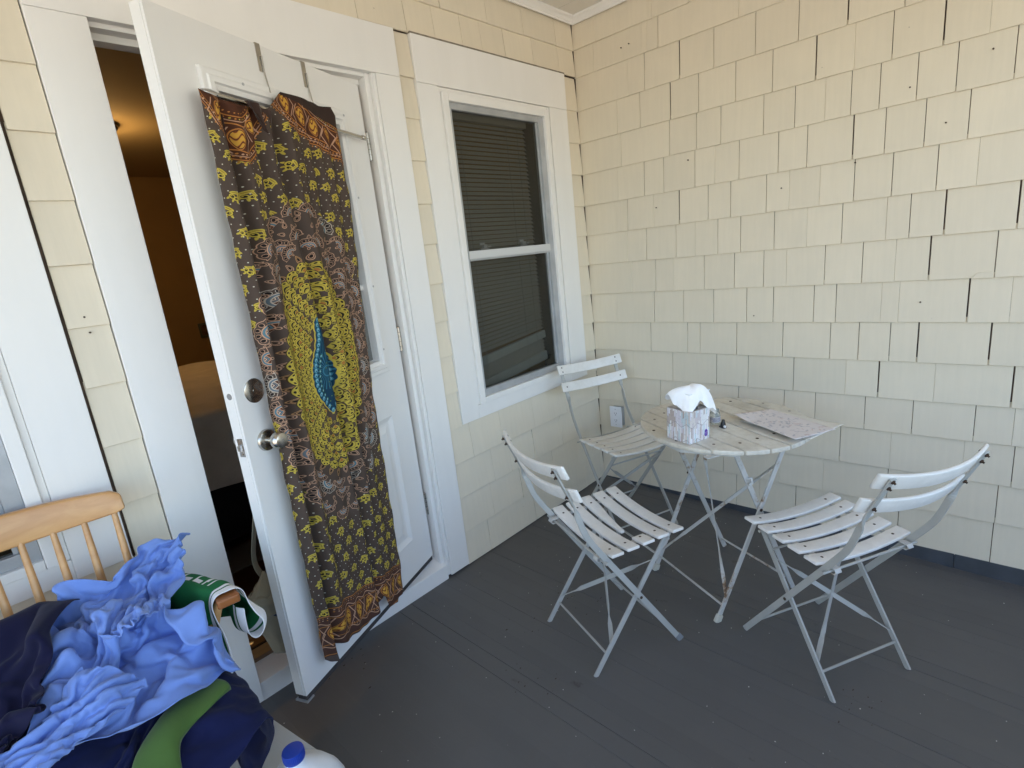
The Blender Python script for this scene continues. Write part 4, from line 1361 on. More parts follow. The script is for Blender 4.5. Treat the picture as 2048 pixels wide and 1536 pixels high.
BW, BH = 0.0535, 0.122
verts = []; faces = []; uvs = []
cs = [(BW, BW), (-BW, BW), (-BW, -BW), (BW, -BW)]            # local: x = along left side, y = inward-left
# side order: left visible (y=+BW), front-right visible (x=-BW), the two hidden sides
for i in range(4):
    a_, b_ = cs[i], cs[(i + 1) % 4]
    k = len(verts)
    verts += [(a_[0], a_[1], 0), (b_[0], b_[1], 0), (b_[0], b_[1], BH), (a_[0], a_[1], BH)]
    faces.append((k + 0, k + 1, k + 2, k + 3))
    u0, u1 = i * 0.25, i * 0.25 + 0.25
    uvs += [(u0, 0), (u1, 0), (u1, 1), (u0, 1)]
me = bpy.data.meshes.new('printed_sides'); me.from_pydata(verts, [], faces)
ul = me.uv_layers.new(name='UVMap')
for li, l in enumerate(me.loops):
    ul.data[li].uv = uvs[l.vertex_index]
me.materials.append(M_boxp); me.update()
link('printed_sides', me, tbox)
# top with an oval mouth
mb = MB(); V = []; F = []
n = 32
for k in range(n):
    c = 2 * math.pi * k / n
    V.append((0.040 * math.cos(c), 0.026 * math.sin(c), BH - 0.0005))
    m = max(abs(math.cos(c)), abs(math.sin(c)))
    V.append((BW * math.cos(c) / m, BW * math.sin(c) / m, BH))
for k in range(n):
    F.append((2 * k, 2 * k + 1, (2 * k + 3) % (2 * n), (2 * k + 2) % (2 * n)))
mb.add(V, F); mb.build('top', M_boxtop, tbox)
mb = MB(); mb.box(-BW + 0.002, BW - 0.002, -BW + 0.002, BW - 0.002, 0.0006, 0.012); mb.build('bottom', M_boxtop, tbox)
# tissue: a neck rising from the slot and a creased canopy falling over it
tis = None
va = math.atan2(-0.72, 0.69) - bang                       # canopy runs across the picture
ca_, sa_ = math.cos(va), math.sin(va)
def tri_wave(a):
    return 2 * abs((a / math.pi) % 2 - 1) - 1
m_, n_ = 22, 72
P = np.zeros((m_, n_, 3))
for i in range(m_):
    r_ = i / (m_ - 1)
    for j in range(n_):
        c = 2 * math.pi * j / (n_ - 1)
        crease = 0.55 * tri_wave(2 * c + 0.7) + 0.45 * tri_wave(3.0 * c + 2.1) + 0.35 * tri_wave(5 * c + 0.3)
        ext = 1 + 0.16 * tri_wave(4 * c + 1.0) * r_ + 0.08 * tri_wave(7 * c) * r_
        hem = 0.066 + 0.020 * math.cos(c) + 0.022 * tri_wave(3 * c + 0.4) + 0.010 * tri_wave(7 * c)
        x = 0.082 * math.sin(r_ * 1.35) / math.sin(1.35) * math.cos(c) * ext
        y = 0.050 * math.sin(r_ * 1.35) / math.sin(1.35) * math.sin(c) * ext
        z = BH + 0.082 - hem * r_ ** 2.1 + 0.013 * crease * r_ - 0.012 * abs(math.cos(c)) * r_ ** 2
        z += 0.012 * math.sin(math.pi * min(1, r_ * 1.2)) * max(0, math.cos(c - 0.3))
        x += 0.010
        P[i, j] = (x * ca_ - y * sa_, x * sa_ + y * ca_, z)
tis = grid_mesh('tissue', P, M_tissue, tbox, smooth=False)
m_, n_ = 8, 40
P = np.zeros((m_, n_, 3))
for i in range(m_):
    t = i / (m_ - 1)
    for j in range(n_):
        c = 2 * math.pi * j / (n_ - 1)
        rr = (0.012 + 0.028 * t ** 1.3) * (1 + 0.22 * tri_wave(4 * c + 0.5) + 0.12 * tri_wave(7 * c))
        x, y = rr * 1.5 * math.cos(c) + 0.006, rr * 0.8 * math.sin(c)
        P[i, j] = (x * ca_ - y * sa_, x * sa_ + y * ca_, BH - 0.014 + 0.075 * t)
grid_mesh('tissue_neck', P, M_tissue, tis, smooth=False)

# glass jar behind the box
M_jarg, nt_, b_ = new_mat('jar_glass'); b_.inputs['Transmission Weight'].default_value = 0.9; b_.inputs['Roughness'].default_value = 0.05; b_.inputs['IOR'].default_value = 1.45; b_.inputs['Base Color'].default_value = (0.9, 0.93, 0.92, 1)
jar = thing('glass_jar', 'small empty glass jar half hidden behind the tissue box', 'jar', tuple(on_table(-0.672, -1.008)))
mb = MB(); mb.lathe([(0.001, 0.0005), (0.019, 0.001), (0.0205, 0.004), (0.0205, 0.040), (0.018, 0.047), (0.0150, 0.051), (0.0150, 0.062), (0.0135, 0.0625), (0.0132, 0.051), (0.0185, 0.040), (0.0185, 0.005), (0.001, 0.004)], n=28)
mb.build('glass', M_jarg, jar, smooth=50)
def jar_label():
    img = np.ones((48, 160, 3)) * np.array((0.50, 0.50, 0.52))
    for k in range(6):
        img[8 + k * 6:11 + k * 6, 8:150:1] = np.where(rng.rand(142, 1) > 0.35, (0.10, 0.10, 0.22), (0.5, 0.5, 0.52))
    return img
M_jl = image_mat('jar_label', jar_label(), 0.6, 0, 0)
n_ = 20
P = np.array([[(0.0208 * math.cos(a), 0.0208 * math.sin(a), z) for a in np.linspace(2.2, 6.6, n_)] for z in (0.032, 0.009)])
grid_mesh('label', P, M_jl, jar, uv=[[(i / (n_ - 1), v) for i in range(n_)] for v in (1, 0)], flip=True)
mb = MB()
for zz in (0.053, 0.0565, 0.060):
    mb.tube([(0.0153 * math.cos(a), 0.0153 * math.sin(a), zz) for a in np.linspace(0, 2 * math.pi, 25)], 0.0007, 5)
mb.build('screw_thread', M_jarg, jar, 0, 40)

# black clip-like cap with a white tip
cp = thing('black_cap', 'little black plastic cap with a white tip lying on the table beside the jar', 'cap', tuple(on_table(-0.703, -1.052)), -2.2)
mb = MB(); mb.lathe([(0.0105, 0.0), (0.0110, 0.004), (0.0098, 0.016), (0.0070, 0.023), (0.0048, 0.033), (0.0006, 0.034)], (0, 0, 0.0006), (0.12, 0.0, 1), 16); mb.build('body', M_blackp, cp, smooth=35)
mb = MB(); mb.box(-0.014, 0.012, -0.010, 0.010, 0.0004, 0.005); mb.build('foot', M_blackp, cp, 0.002)
mb = MB(); mb.lathe([(0.0052, 0.0), (0.0052, 0.006), (0.0030, 0.009), (0.0004, 0.0092)], (0.0085, 0, 0.007), (1, 0, 0.15), 14); mb.build('white_tip', M_outlet, cp, smooth=35)

# two printed sheets hanging over the table edge
def paper_print():
    H = 360; W = 480
    img = np.ones((H, W, 3)) * np.array((0.80, 0.745, 0.72))
    yy, xx = np.mgrid[0:H, 0:W]
    rs = np.random.RandomState(8)
    for k in range(150):
        cx, cy = rs.rand() * W, rs.rand() * H
        if (cx / W + cy / H) < 0.22:
            continue
        a, b = 5 + 16 * rs.rand(), 2.5 + 5 * rs.rand()
        th = rs.rand() * 3.14
        u = (xx - cx) * math.cos(th) + (yy - cy) * math.sin(th); v = -(xx - cx) * math.sin(th) + (yy - cy) * math.cos(th)
        m = ((u / a) ** 2 + (v / b + 0.25 * np.sin(u / 3)) ** 2) < 1
        c = (0.42, 0.41, 0.45) if rs.rand() > 0.25 else (0.62, 0.46, 0.42)
        img[m] = img[m] * 0.45 + np.array(c) * 0.55
    return img
M_paper = image_mat('printed_paper', paper_print(), 0.75, 0.10, 0.0)
M_plainp = simple('plain_paper', (0.72, 0.69, 0.62), 0.8, nscale=6, namp=0.04)
def sheet(name, label, A, B, C_, lift, mat, curl, par_uv=True):
    """A corner, B far corner along one side, C_ along the other; world xy"""
    A, B, C_ = (np.array(q) for q in (A, B, C_))
    m_, n_ = 24, 30
    P = np.zeros((m_, n_, 3)); UV = np.zeros((m_, n_, 2))
    for i in range(m_):
        for j in range(n_):
            u, v = j / (n_ - 1), i / (m_ - 1)
            xy = A + (B - A) * u + (C_ - A) * v
            p = on_table(xy[0], xy[1], lift + curl(u, v))
            P[i, j] = p; UV[i, j] = (u, v)
    o = grid_mesh(name, P, mat, None, UV)
    sm = o.modifiers.new('thickness', 'SOLIDIFY'); sm.thickness = 0.0006; sm.offset = 1
    return tag(o, label, 'paper', 'papers on the round table')
sheet('paper_sheet', 'plain sheet underneath the printed sheet, its edge showing along the wall side', (-0.402, -1.140), (-0.487, -1.420), (-0.600, -1.078), 0.0012, M_plainp, lambda u, v: 0.003 * u + 0.006 * max(0, u - 0.8) * 5 * (1 - v))
sheet('paper_sheet', 'top sheet with faint grey print curling over the table edge', (-0.420, -1.139), (-0.553, -1.408), (-0.604, -1.054), 0.0042, M_paper, lambda u, v: 0.010 * max(0, 0.25 - u) * v * 6 + 0.006 * math.sin(3.0 * u + 1) * v + 0.004 + 0.010 * u * v)

# ------------------------------------------------------------------ outlet on the side wall
out = thing('wall_outlet', 'white double outlet on a grey box low on the side wall, beside the corner chair', 'outlet', (-0.001, -0.137, 0.427))
mb = MB(); mb.box(-0.036, 0.003, -0.034, 0.034, -0.057, 0.057); mb.build('box', M_boxgrey, out, 0.002)
mb = MB(); mb.box(-0.0425, -0.0362, -0.0405, 0.0405, -0.065, 0.065); pl = mb.build('cover_plate', M_outlet, out, 0.003)
for zc in (0.0215, -0.0215):
    mb = MB(); mb.box(-0.0435, -0.0424, -0.0165, 0.0165, zc - 0.0145, zc + 0.0145); rc = mb.build('receptacle', M_outlet, out, 0.0005)
    mb = MB(); mb.box(-0.0438, -0.0433, -0.0075, -0.0053, zc - 0.003, zc + 0.007); mb.box(-0.0438, -0.0433, 0.0053, 0.0075, zc - 0.002, zc + 0.006); mb.lathe([(0.0026, 0), (0.0026, 0.0006)], (-0.0433, 0, zc - 0.0085), (-1, 0, 0), 10)
    mb.build('slots', M_slot, rc)
for zc in (0.048, -0.048):
    mb = MB(); mb.lathe([(0.003, 0), (0.003, 0.0008), (0.001, 0.001)], (-0.0425, 0, zc), (-1, 0, 0), 10); mb.build('screw', M_alu, out)
# ------------------------------------------------------------------ the printed curtain
def curtain_print():
    W, H, K = 560, 1920, 2                # millimetres, and texels per millimetre
    G0 = np.array((0.082, 0.056, 0.043))
    img = np.ones((H * K, W * K, 3), np.float32) * G0.astype(np.float32)
    Y = (0.56, 0.43, 0.065); Y2 = (0.30, 0.21, 0.03); OR = (0.50, 0.20, 0.045); PE = (0.56, 0.33, 0.21); CR = (0.55, 0.47, 0.38); TE = (0.09, 0.20, 0.25)
    DK = (0.016, 0.012, 0.011); BR = (0.10, 0.034, 0.016); WH = (0.66, 0.62, 0.50); BL = (0.008, 0.045, 0.085); LB = (0.22, 0.46, 0.55)
    rs = np.random.RandomState(21)
    def win(cx, cy, r):
        x0, x1, y0, y1 = int(max(0, (cx - r) * K)), int(min(W * K, (cx + r + 1) * K)), int(max(0, (cy - r) * K)), int(min(H * K, (cy + r + 1) * K))
        if x1 <= x0 or y1 <= y0:
            return None
        yy, xx = np.mgrid[y0:y1, x0:x1]
        return (slice(y0, y1), slice(x0, x1)), xx / K - cx, yy / K - cy
    def put(sl, m, c):
        v = img[sl]; v[m] = c
    def rotd(dx, dy, a):
        c, s = math.cos(a), math.sin(a)
        return dx * c + dy * s, -dx * s + dy * c
    def dot(cx, cy, r, c):
        q = win(cx, cy, r + 1)
        if q:
            put(q[0], q[1] ** 2 + q[2] ** 2 < r * r, c)
    def ell(u, v, cu, cv, a, b, t=0.0):
        p, q = rotd(u - cu, v - cv, t)
        return (p / a) ** 2 + (q / b) ** 2
    def sprig(cx, cy, a, s, fx=1):
        """curled leaf over two dark-hearted lobes and little feet"""
        q = win(cx, cy, 27 * s)
        if not q:
            return
        u, v = rotd(q[1], q[2], a); u = u / s * fx; v = v / s
        leaf = ell(u, v, -3, -10, 14, 4.6, -0.35); leaf2 = ell(u, v, 9, -6, 10, 3.6, 0.9)
        l1 = ell(u, v, -6, 3, 8.5, 6.5, 0.4); l2 = ell(u, v, 7, 5, 8, 6, -0.5)
        f1 = ell(u, v, -12, 10, 3, 6, 0.5); f2 = ell(u, v, 1, 13, 2.6, 6, -0.2); f3 = ell(u, v, 13, 12, 2.8, 6, -0.6); tl = ell(u, v, 15, -1, 5, 2.2, 0.5)
        put(q[0], (leaf < 1) | (leaf2 < 1) | (l1 < 1) | (l2 < 1) | (f1 < 1) | (f2 < 1) | (f3 < 1) | (tl < 1), Y)
        put(q[0], (ell(u, v, -5, 3, 5.2, 3.6, 0.4) < 1) | (ell(u, v, 7.5, 5, 4.6, 3.2, -0.5) < 1), DK)
        put(q[0], (ell(u, v, -7, 2, 1.8, 1.5) < 1) | (ell(u, v, 9, 4, 1.6, 1.4) < 1), Y)
        put(q[0], (ell(u, v, -3, -10, 9, 1.6, -0.35) < 1) | (ell(u, v, 9, -6, 6, 1.1, 0.9) < 1), Y2)
        put(q[0], (np.abs(l1 - 1.25) < 0.16) & (l2 > 1) & (leaf > 1), tuple(0.6 * x for x in DK))
    def fan(cx, cy, a, s, c_out=PE, c_arc=TE):
        q = win(cx, cy, 46 * s)
        if not q:
            return
        u, v = rotd(q[1], q[2], a); u = u / s; v = v / s      # u points outward
        R_ = np.hypot(u + 6, v); th = np.arctan2(v, u + 6); n = 12.0
        w_ = np.abs(th) < 1.42
        sc_ = 33 + 2.6 * np.abs(np.cos(th * n / 2))
        put(q[0], (R_ < sc_ + 1.6) & w_, c_out)
        put(q[0], (R_ < sc_) & (np.abs(th) < 1.38), G0)
        ph = ((th * n / 2 / np.pi + 0.5) % 1.0) - 0.5
        put(q[0], (((R_ - 27.5) / 5.2) ** 2 + (ph / 0.33) ** 2 < 1) & w_, CR if c_out != PE else PE)
        put(q[0], (((R_ - 27.8) / 4.4) ** 2 + (ph / 0.25) ** 2 < 1) & w_, DK)
        put(q[0], (np.abs(R_ - 20.5) < 1.1) & w_, c_out)
        put(q[0], (np.abs(R_ - 17.2) < 2.0) & w_, c_arc)
        put(q[0], (np.abs(R_ - 14.2) < 1.0) & w_, c_out)
        inn = (R_ < 13.2) & (np.abs(th) < 1.3)
        put(q[0], inn, BR)
        k = u + 8 - np.abs(v) * 0.85
        put(q[0], inn & (np.abs(k - 11) < 1.2), CR)
        put(q[0], inn & (np.abs(k - 6.5) < 1.5), c_arc)
        put(q[0], inn & (np.abs(k - 2.5) < 1.0), c_out)
        put(q[0], (ell(u, v, -8, 0, 5, 3.5) < 1), c_out); put(q[0], (ell(u, v, -8, 0, 3, 1.9) < 1), DK)
    def eye(cx, cy, a, s, c1=PE):
        q = win(cx, cy, 17 * s)
        if not q:
            return
        u, v = rotd(q[1], q[2], a); u = u / s; v = v / s
        e = (u / 10) ** 2 + (v / (6.2 - 0.28 * u)) ** 2
        put(q[0], e < 1.0, c1); put(q[0], e < 0.66, G0); put(q[0], e < 0.36, c1); put(q[0], e < 0.2, DK)
    def scale_(cx, cy, a, s, o=1.0, heart=True):
        q = win(cx, cy, 32 * s)
        if not q:
            return
        u, v = rotd(q[1], q[2], a); u = u / s; v = v / s
        th = np.arctan2(v, u + 10)
        R_ = np.hypot(u + 10, v * 1.05)
        edge = 27 - 5.0 * np.abs(th) ** 1.6
        sh = (R_ < edge) & (np.abs(th) < 0.98)
        put(q[0], (R_ < edge + 1.6) & (np.abs(th) < 1.04), (0.07, 0.045, 0.02))
        put(q[0], sh, tuple(x * o for x in Y))
        ph = ((th * 7 / np.pi + 0.5) % 1.0) - 0.5
        put(q[0], (((R_ - edge + 3.6) / 1.9) ** 2 + (ph / 0.30) ** 2 < 1) & sh, DK)
        put(q[0], (np.abs(R_ - edge + 8.2) < 0.6) & sh, Y2)
        m_ = R_ - (13.5 - 2 * np.abs(th))
        put(q[0], (np.abs(m_) < 2.1 - 1.6 * np.abs(th)) & (np.abs(th) < 0.8), DK)
        if heart:
            put(q[0], (R_ < 9.5) & (np.abs(th) < 0.7), tuple(x * 0.8 for x in OR))
        put(q[0], (np.abs(R_ - 9.8) < 0.5) & (np.abs(th) < 0.75), Y2)
    # dotted ground
    for j in range(0, H, 17):
        for i in range(-6, W + 6, 20):
            dot(i + (10 if (j // 17) % 2 else 0) + rs.randn() * 1.2, j + rs.randn() * 1.2, 1.45, WH)
    k = 0
    for j in range(130, H - 30, 50):
        for i in range(-20, W + 30, 60):
            sprig(i + (30 if k % 2 else 0) + rs.randn() * 4, j + rs.randn() * 4, rs.randn() * 0.3 + (0.2 if rs.rand() > 0.35 else 1.0), 0.82 + 0.12 * rs.rand(), 1 if rs.rand() > 0.4 else -1)
        k += 1
    # medallion; rows run with z = 1.90 - row / 1000
    cx0, cy0 = 284, 1900 - 1035
    yy, xx = np.mgrid[0:H * K, 0:W * K]
    xx = (xx / K).astype(np.float32); yy = (yy / K).astype(np.float32)
    wob = 0.04 * np.sin(np.arctan2(yy - cy0, xx - cx0) * 9)
    img[((xx - cx0) / 272.0) ** 2 + ((yy - cy0) / 535.0) ** 2 < 0.95 + wob] = G0
    def ring_(rx, ry, n, ph=0.0):
        t = np.linspace(0, 2 * np.pi, 2000)
        L_ = np.concatenate([[0], np.cumsum(np.hypot(np.diff(rx * np.cos(t)), np.diff(ry * np.sin(t))))])
        for a in np.interp((np.arange(n) + ph) / n * L_[-1], L_, t):
            yield cx0 + rx * math.cos(a), cy0 + ry * math.sin(a), math.atan2(math.sin(a) / ry, math.cos(a) / rx)
    for (rx, ry, n, ph, s) in ((250, 498, 30, 0.0, 1.10), (205, 425, 25, 0.5, 1.05)):
        for x, y, a in ring_(rx, ry, n, ph):
            fan(x + rs.randn() * 3, y + rs.randn() * 3, a + rs.randn() * 0.12, s * (0.9 + 0.14 * rs.rand()), PE if rs.rand() > 0.35 else CR, TE if rs.rand() > 0.2 else (0.13, 0.17, 0.20))
        for x, y, a in ring_(rx - 12, ry - 18, n, ph + 0.5):
            eye(x, y, a + 0.5, 1.0, PE); eye(x + 16 * math.cos(a), y + 16 * math.sin(a), a - 0.4, 0.8, PE)
    for x, y, a in ring_(228, 462, 54, 0.3):
        eye(x, y, a + rs.randn() * 0.4, 0.85, PE)
    for x, y, a in ring_(192, 396, 20, 0.25):
        if abs(y - cy0) > 250:
            fan(x, y, a + rs.randn() * 0.2, 0.85, PE)
    for x, y, a in ring_(177, 366, 46, 0.2):
        eye(x, y, a, 1.3, PE if rs.rand() > 0.5 else (0.48, 0.26, 0.11))
    for kk, (rx, ry, n, s) in enumerate(((157, 332, 40, 1.26), (136, 302, 36, 1.22), (115, 272, 32, 1.18), (95, 241, 28, 1.12), (77, 210, 24, 1.05), (62, 184, 20, 0.95))):
        for x, y, a in ring_(rx, ry, n, 0.5 * (kk % 2)):
            scale_(x, y, a, s * (0.94 + 0.12 * rs.rand()), 0.82 + 0.28 * rs.rand(), rs.rand() > 0.4)
        for x, y, a in ring_(rx + 3, ry + 5, n, 0.5 * (kk % 2) + 0.5):
            eye(x, y, a, 0.55, Y)
    # the bird: narrow neck above, broad below, pointed at the foot
    by0, by1 = 1900 - 1208, 1900 - 880
    tt = (yy - by0) / float(by1 - by0)
    TB = [0, .02, .06, .2, .32, .45, .58, .68, .8, .9, .96, 1.0]; HB = [3, 16, 26, 29, 36, 50, 60, 61, 50, 31, 14, 0]
    hw = np.interp(tt.ravel(), TB, HB).reshape(tt.shape)
    hw = hw + 2.5 * np.abs(np.sin(tt * 40)) * (hw > 8)
    dx = xx - cx0
    inb = (tt > 0) & (tt < 1.0)
    bird = inb & (np.abs(dx) < hw)
    img[(tt > -0.015) & (tt < 1.015) & (np.abs(dx) < hw + 4.5) & ~bird] = Y
    img[bird] = BL
    yc = by0 + 0.56 * (by1 - by0)
    ang = np.arctan2(yy - yc, dx); rr = np.hypot(dx, yy - yc)
    img[bird & (rr < 62) & (np.abs(np.sin(ang * 13)) > 0.86)] = (0.03, 0.15, 0.22)
    img[bird & (np.abs(rr - 17) < 2)] = (0.04, 0.18, 0.26)
    img[bird & (tt < 0.42) & (np.abs(np.sin(dx * 0.45)) > 0.93)] = (0.025, 0.12, 0.17)
    for j in range(20):
        t_b = 0.04 + 0.93 * j / 19
        hwj = np.interp(t_b, TB, HB)
        yb = by0 + t_b * (by1 - by0)
        for sg in (-1, 1):
            xb = cx0 + sg * max(0, hwj - 10)
            q = win(xb, yb, 13)
            if q:
                e = ell(q[1], q[2], 0, 0, 6, 8.5, sg * -0.4)
                put(q[0], e < 1, (0.05, 0.22, 0.30)); put(q[0], e < 0.45, LB); put(q[0], ell(q[1], q[2], 0, 2, 2, 2.5) < 1, BL)
            if hwj > 40:
                q = win(cx0 + sg * (hwj - 26), yb + 6, 10)
                if q:
                    e = ell(q[1], q[2], 0, 0, 4, 6, sg * -0.4)
                    put(q[0], e < 1, (0.06, 0.17, 0.08)); put(q[0], e < 0.35, LB)
        dot(cx0 + rs.randn() * 8, yb, 2.0, (0.12, 0.22, 0.06))
    # borders: swags at the top, a band at the bottom
    u = xx / float(W)
    top_line = np.where(u < 0.42, 45 + 175 * np.clip(np.sin(np.clip(u / 0.42, 0, 1) * np.pi), 0, 1) ** 1.1 + 40 * (1 - u / 0.42), 25 + 178 * np.clip((u - 0.42) / 0.58, 0, 1) ** 0.62)
    edge_up = np.where(u < 0.42, -60.0, np.clip((u - 0.42) / 0.58, 0, 1) * 82.0)     # above this the underside shows
    band = yy < top_line
    img[band] = np.array(BR) * 0.85
    dd = top_line - yy
    for off, wd, c in ((3, 1.5, OR), (13, 1.2, PE), (26, 1.5, OR), (94, 1.6, OR), (104, 1.2, PE), (116, 1.4, OR)):
        img[band & (np.abs(dd - off - 2.5 * np.sin(xx / 7.0) * (off in (26, 94))) < wd)] = c
    def flame(cx, cy, a, s):
        q = win(cx, cy, 32 * s)
        if not q:
            return
        p, v = rotd(q[1], q[2], a); p = p / s; v = v / s
        e = (p / (13 - 0.20 * v)) ** 2 + (v / 24) ** 2
        put(q[0], (np.abs(q[1] / s) + 0.55 * np.abs(q[2] / s) < 31) & (np.abs(q[1] / s) + 0.55 * np.abs(q[2] / s) > 28.6), PE)
        put(q[0], e < 1.25, OR); put(q[0], e < 1.0, (0.09, 0.03, 0.015)); put(q[0], e < 0.82, (0.62, 0.34, 0.05))
        fl = np.sin(v * 0.33 + 2.2 * np.sin(p * 0.30) + cx) 
        put(q[0], (fl > 0.45) & (e < 0.82), (0.42, 0.14, 0.03)); put(q[0], (fl > 0.82) & (e < 0.82), (0.12, 0.035, 0.015))
    def tl(uu):
        return float(np.interp(uu * W, np.arange(W * K) / K, top_line[0]))
    def border_row(fn, s, seed):
        r2 = np.random.RandomState(seed)
        for i in range(-4, W + 20, int(52 * s)):
            flame(i, fn(min(max(i / W, 0), 0.999)), r2.randn() * 0.5, s)
    border_row(lambda uu: tl(uu) - 58, 1.05, 3)
    for i in range(0, W, 8):
        uu = i / W
        dot(i, tl(uu) + 4, 1.9, OR); dot(i + 4, tl(uu) - 8, 1.9, OR); dot(i, tl(uu) - 19, 2.2, PE if i % 24 else OR); dot(i, tl(uu) - 110, 1.8, OR if i % 16 else Y); dot(i, tl(uu) - 125, 1.6, OR)
    img[yy < edge_up] = (0.046, 0.026, 0.020)
    def bl_(uu):
        return 1900 - 262 + 95 * uu
    bot = bl_(u)
    b2 = (yy > bot) & (yy < bot + 150)
    img[b2] = np.array((0.085, 0.040, 0.027))
    db = yy - bot
    for off, wd, c in ((3, 1.3, OR), (30, 1.5, PE), (40, 1.0, OR), (108, 1.0, OR), (117, 1.5, PE), (145, 1.2, OR)):
        img[b2 & (np.abs(db - off + 5 * np.sin(xx / 9.0) * (off in (30, 117))) < wd)] = c
    border_row(lambda uu: bl_(uu) + 74, 1.15, 5)
    for i in range(0, W, 10):
        uu = i / W
        for off in (11, 20, 126, 136):
            dot(i + off, bl_(uu) + off, 1.7, PE if i % 20 else OR)
    img[yy > bot + 150] = (0.088, 0.066, 0.058)
    return np.clip(img, 0, 1)

M_curt = image_mat('peacock_print_cotton', curtain_print(), 0.75, 0.10, 0.25, 900, 0.25)
M_curt_back = fabric('curtain_underside', (0.050, 0.028, 0.022), 800)
RZ = [1.89, 1.755, 1.551, 1.228, 0.848, 0.517, 0.146, 0.0]
RS_ = [0.242, 0.234, 0.234, 0.262, 0.288, 0.292, 0.304, 0.318]
LZ_ = [1.90, 1.826, 1.65, 1.519, 1.289, 1.20, 1.006, 0.835, 0.544, 0.249, 0.05]
LS_ = [0.695, 0.700, 0.712, 0.718, 0.742, 0.732, 0.735, 0.745, 0.768, 0.786, 0.785]
TU = [0.0, 0.10, 0.22, 0.36, 0.42, 0.50, 0.57, 0.68, 0.85, 0.97, 1.0]
TZ = [1.828, 1.818, 1.812, 1.820, 1.822, 1.858, 1.888, 1.884, 1.880, 1.884, 1.86]
BU = [0.0, 0.03, 0.08, 0.115, 0.13, 0.30, 0.48, 0.66, 0.70, 0.715, 0.74, 0.85, 1.0]
BZ = [0.105, 0.086, 0.078, 0.082, 0.112, 0.078, 0.066, 0.074, 0.095, 0.112, 0.048, 0.030, 0.045]
curt = thing('curtain', 'brown cotton curtain printed with yellow feathers round a blue bird, hung on the open door', 'curtain', tuple(DM @ Vector((0, 0, 0))), math.pi + PHI)
nu, nv = 150, 230
P = np.zeros((nv, nu, 3)); UV = np.zeros((nv, nu, 2))
def gs(x, m, s):
    return math.exp(-((x - m) / s) ** 2)
for i in range(nv):
    v = i / (nv - 1)
    for j in range(nu):
        u = j / (nu - 1)
        zt = np.interp(u, TU, TZ); zb_ = np.interp(u, BU, BZ)
        z = zt + (zb_ - zt) * v
        sl_, sr_ = np.interp(z, LZ_, LS_), np.interp(z, RZ[::-1], RS_[::-1])
        h = (1.83 - z) / 1.8                       # 0 at rod, 1 at foot
        c1 = 0.43 + 0.36 * min(h, 0.42) + 0.17 * max(0, h - 0.42)                       # drift of the main valley
        uw = u + 0.020 * gs(u, c1, 0.06) * math.sin(6 * h) 
        s = sl_ + (sr_ - sl_) * u
        g_top = gs(h, 0.0, 0.22)
        dpt = 0.044 - 0.004 * h
        amp = 1.0 + 0.55 * min(1, max(0, h) * 3)
        lo = 1 - 0.45 * min(1, max(0, (h - 0.45) / 0.4))
        dpt += amp * lo * (-0.020 * gs(u, c1, 0.030) + 0.017 * gs(u, c1 + 0.07, 0.035) + 0.010 * gs(u, c1 - 0.075, 0.045))
        dpt += amp * (-0.024 * gs(u, 0.125 + 0.025 * math.sin(3 * h), 0.026) + 0.017 * gs(u, 0.065, 0.03) + 0.012 * gs(u, 0.20, 0.05))
        dpt += amp * lo * (0.012 * gs(u, 0.83 - 0.05 * h, 0.05) - 0.015 * gs(u, 0.74 + 0.02 * h, 0.030) * (1 - 0.6 * h) + 0.008 * gs(u, 0.95, 0.03) - 0.012 * gs(u, 0.30 + 0.03 * h, 0.03) * (1 - 0.5 * h))
        dpt += 0.0028 * amp * lo * math.sin(2 * math.pi * (4.3 * u + 0.5 * h) + 0.8) + 0.002 * math.sin(2 * math.pi * (8.5 * u - 0.9 * h))
        dpt += g_top * (0.012 * math.sin(u * 52 + 1.0) * gs(u, 0.42, 0.12) + 0.004 * math.sin(u * 75))
        dpt += 0.0018 * math.sin(31 * z + 9 * u) + 0.0012 * math.sin(57 * z - 14 * u)
        if z > 1.823:
            dpt = 0.044 + 0.010 * math.sin(u * 20) * (z - 1.823) / 0.07
        elif z > 1.79:
            k = (z - 1.79) / 0.033
            dpt = dpt * (1 - k) + k * 0.045
        if h > 0.92:
            dpt += 0.012 * (h - 0.92) / 0.08 * gs(u, 0.07, 0.06)
        P[i, j] = (s, max(0.017, dpt), z)
        UV[i, j] = (min(1, max(0, 0.02 + 0.96 * u + 0.03 * (gs(u, c1, 0.05) * 0))), (z + 0.02) / 1.92)
body = grid_mesh('printed_cloth', P, M_curt, curt, UV)
sd_m = body.modifiers.new('thickness', 'SOLIDIFY'); sd_m.thickness = 0.0008; sd_m.offset = 0
# the turned-back strip behind the rod: dark underside showing above and at the left
def flap(pts_top, pts_bot, y_, n=20):
    Pf = np.zeros((8, n, 3))
    for i in range(8):
        for j in range(n):
            t = j / (n - 1)
            a = np.array([np.interp(t, np.linspace(0, 1, len(pts_top)), [q[k] for q in pts_top]) for k in range(2)])
            b = np.array([np.interp(t, np.linspace(0, 1, len(pts_bot)), [q[k] for q in pts_bot]) for k in range(2)])
            c = a + (b - a) * i / 7
            Pf[i, j] = (c[0], y_ + 0.006 * math.sin(14 * t + i * 0.4), c[1])
    o = grid_mesh('turned_back_hem', Pf, M_curt_back, curt)
    return o
flap([(0.655, 1.822), (0.63, 1.828), (0.60, 1.822), (0.565, 1.812)], [(0.60, 1.765), (0.59, 1.745), (0.58, 1.735), (0.57, 1.745)], 0.060)
flap([(0.715, 1.812), (0.705, 1.815), (0.69, 1.815)], [(0.727, 1.70), (0.712, 1.67), (0.69, 1.69)], 0.020)
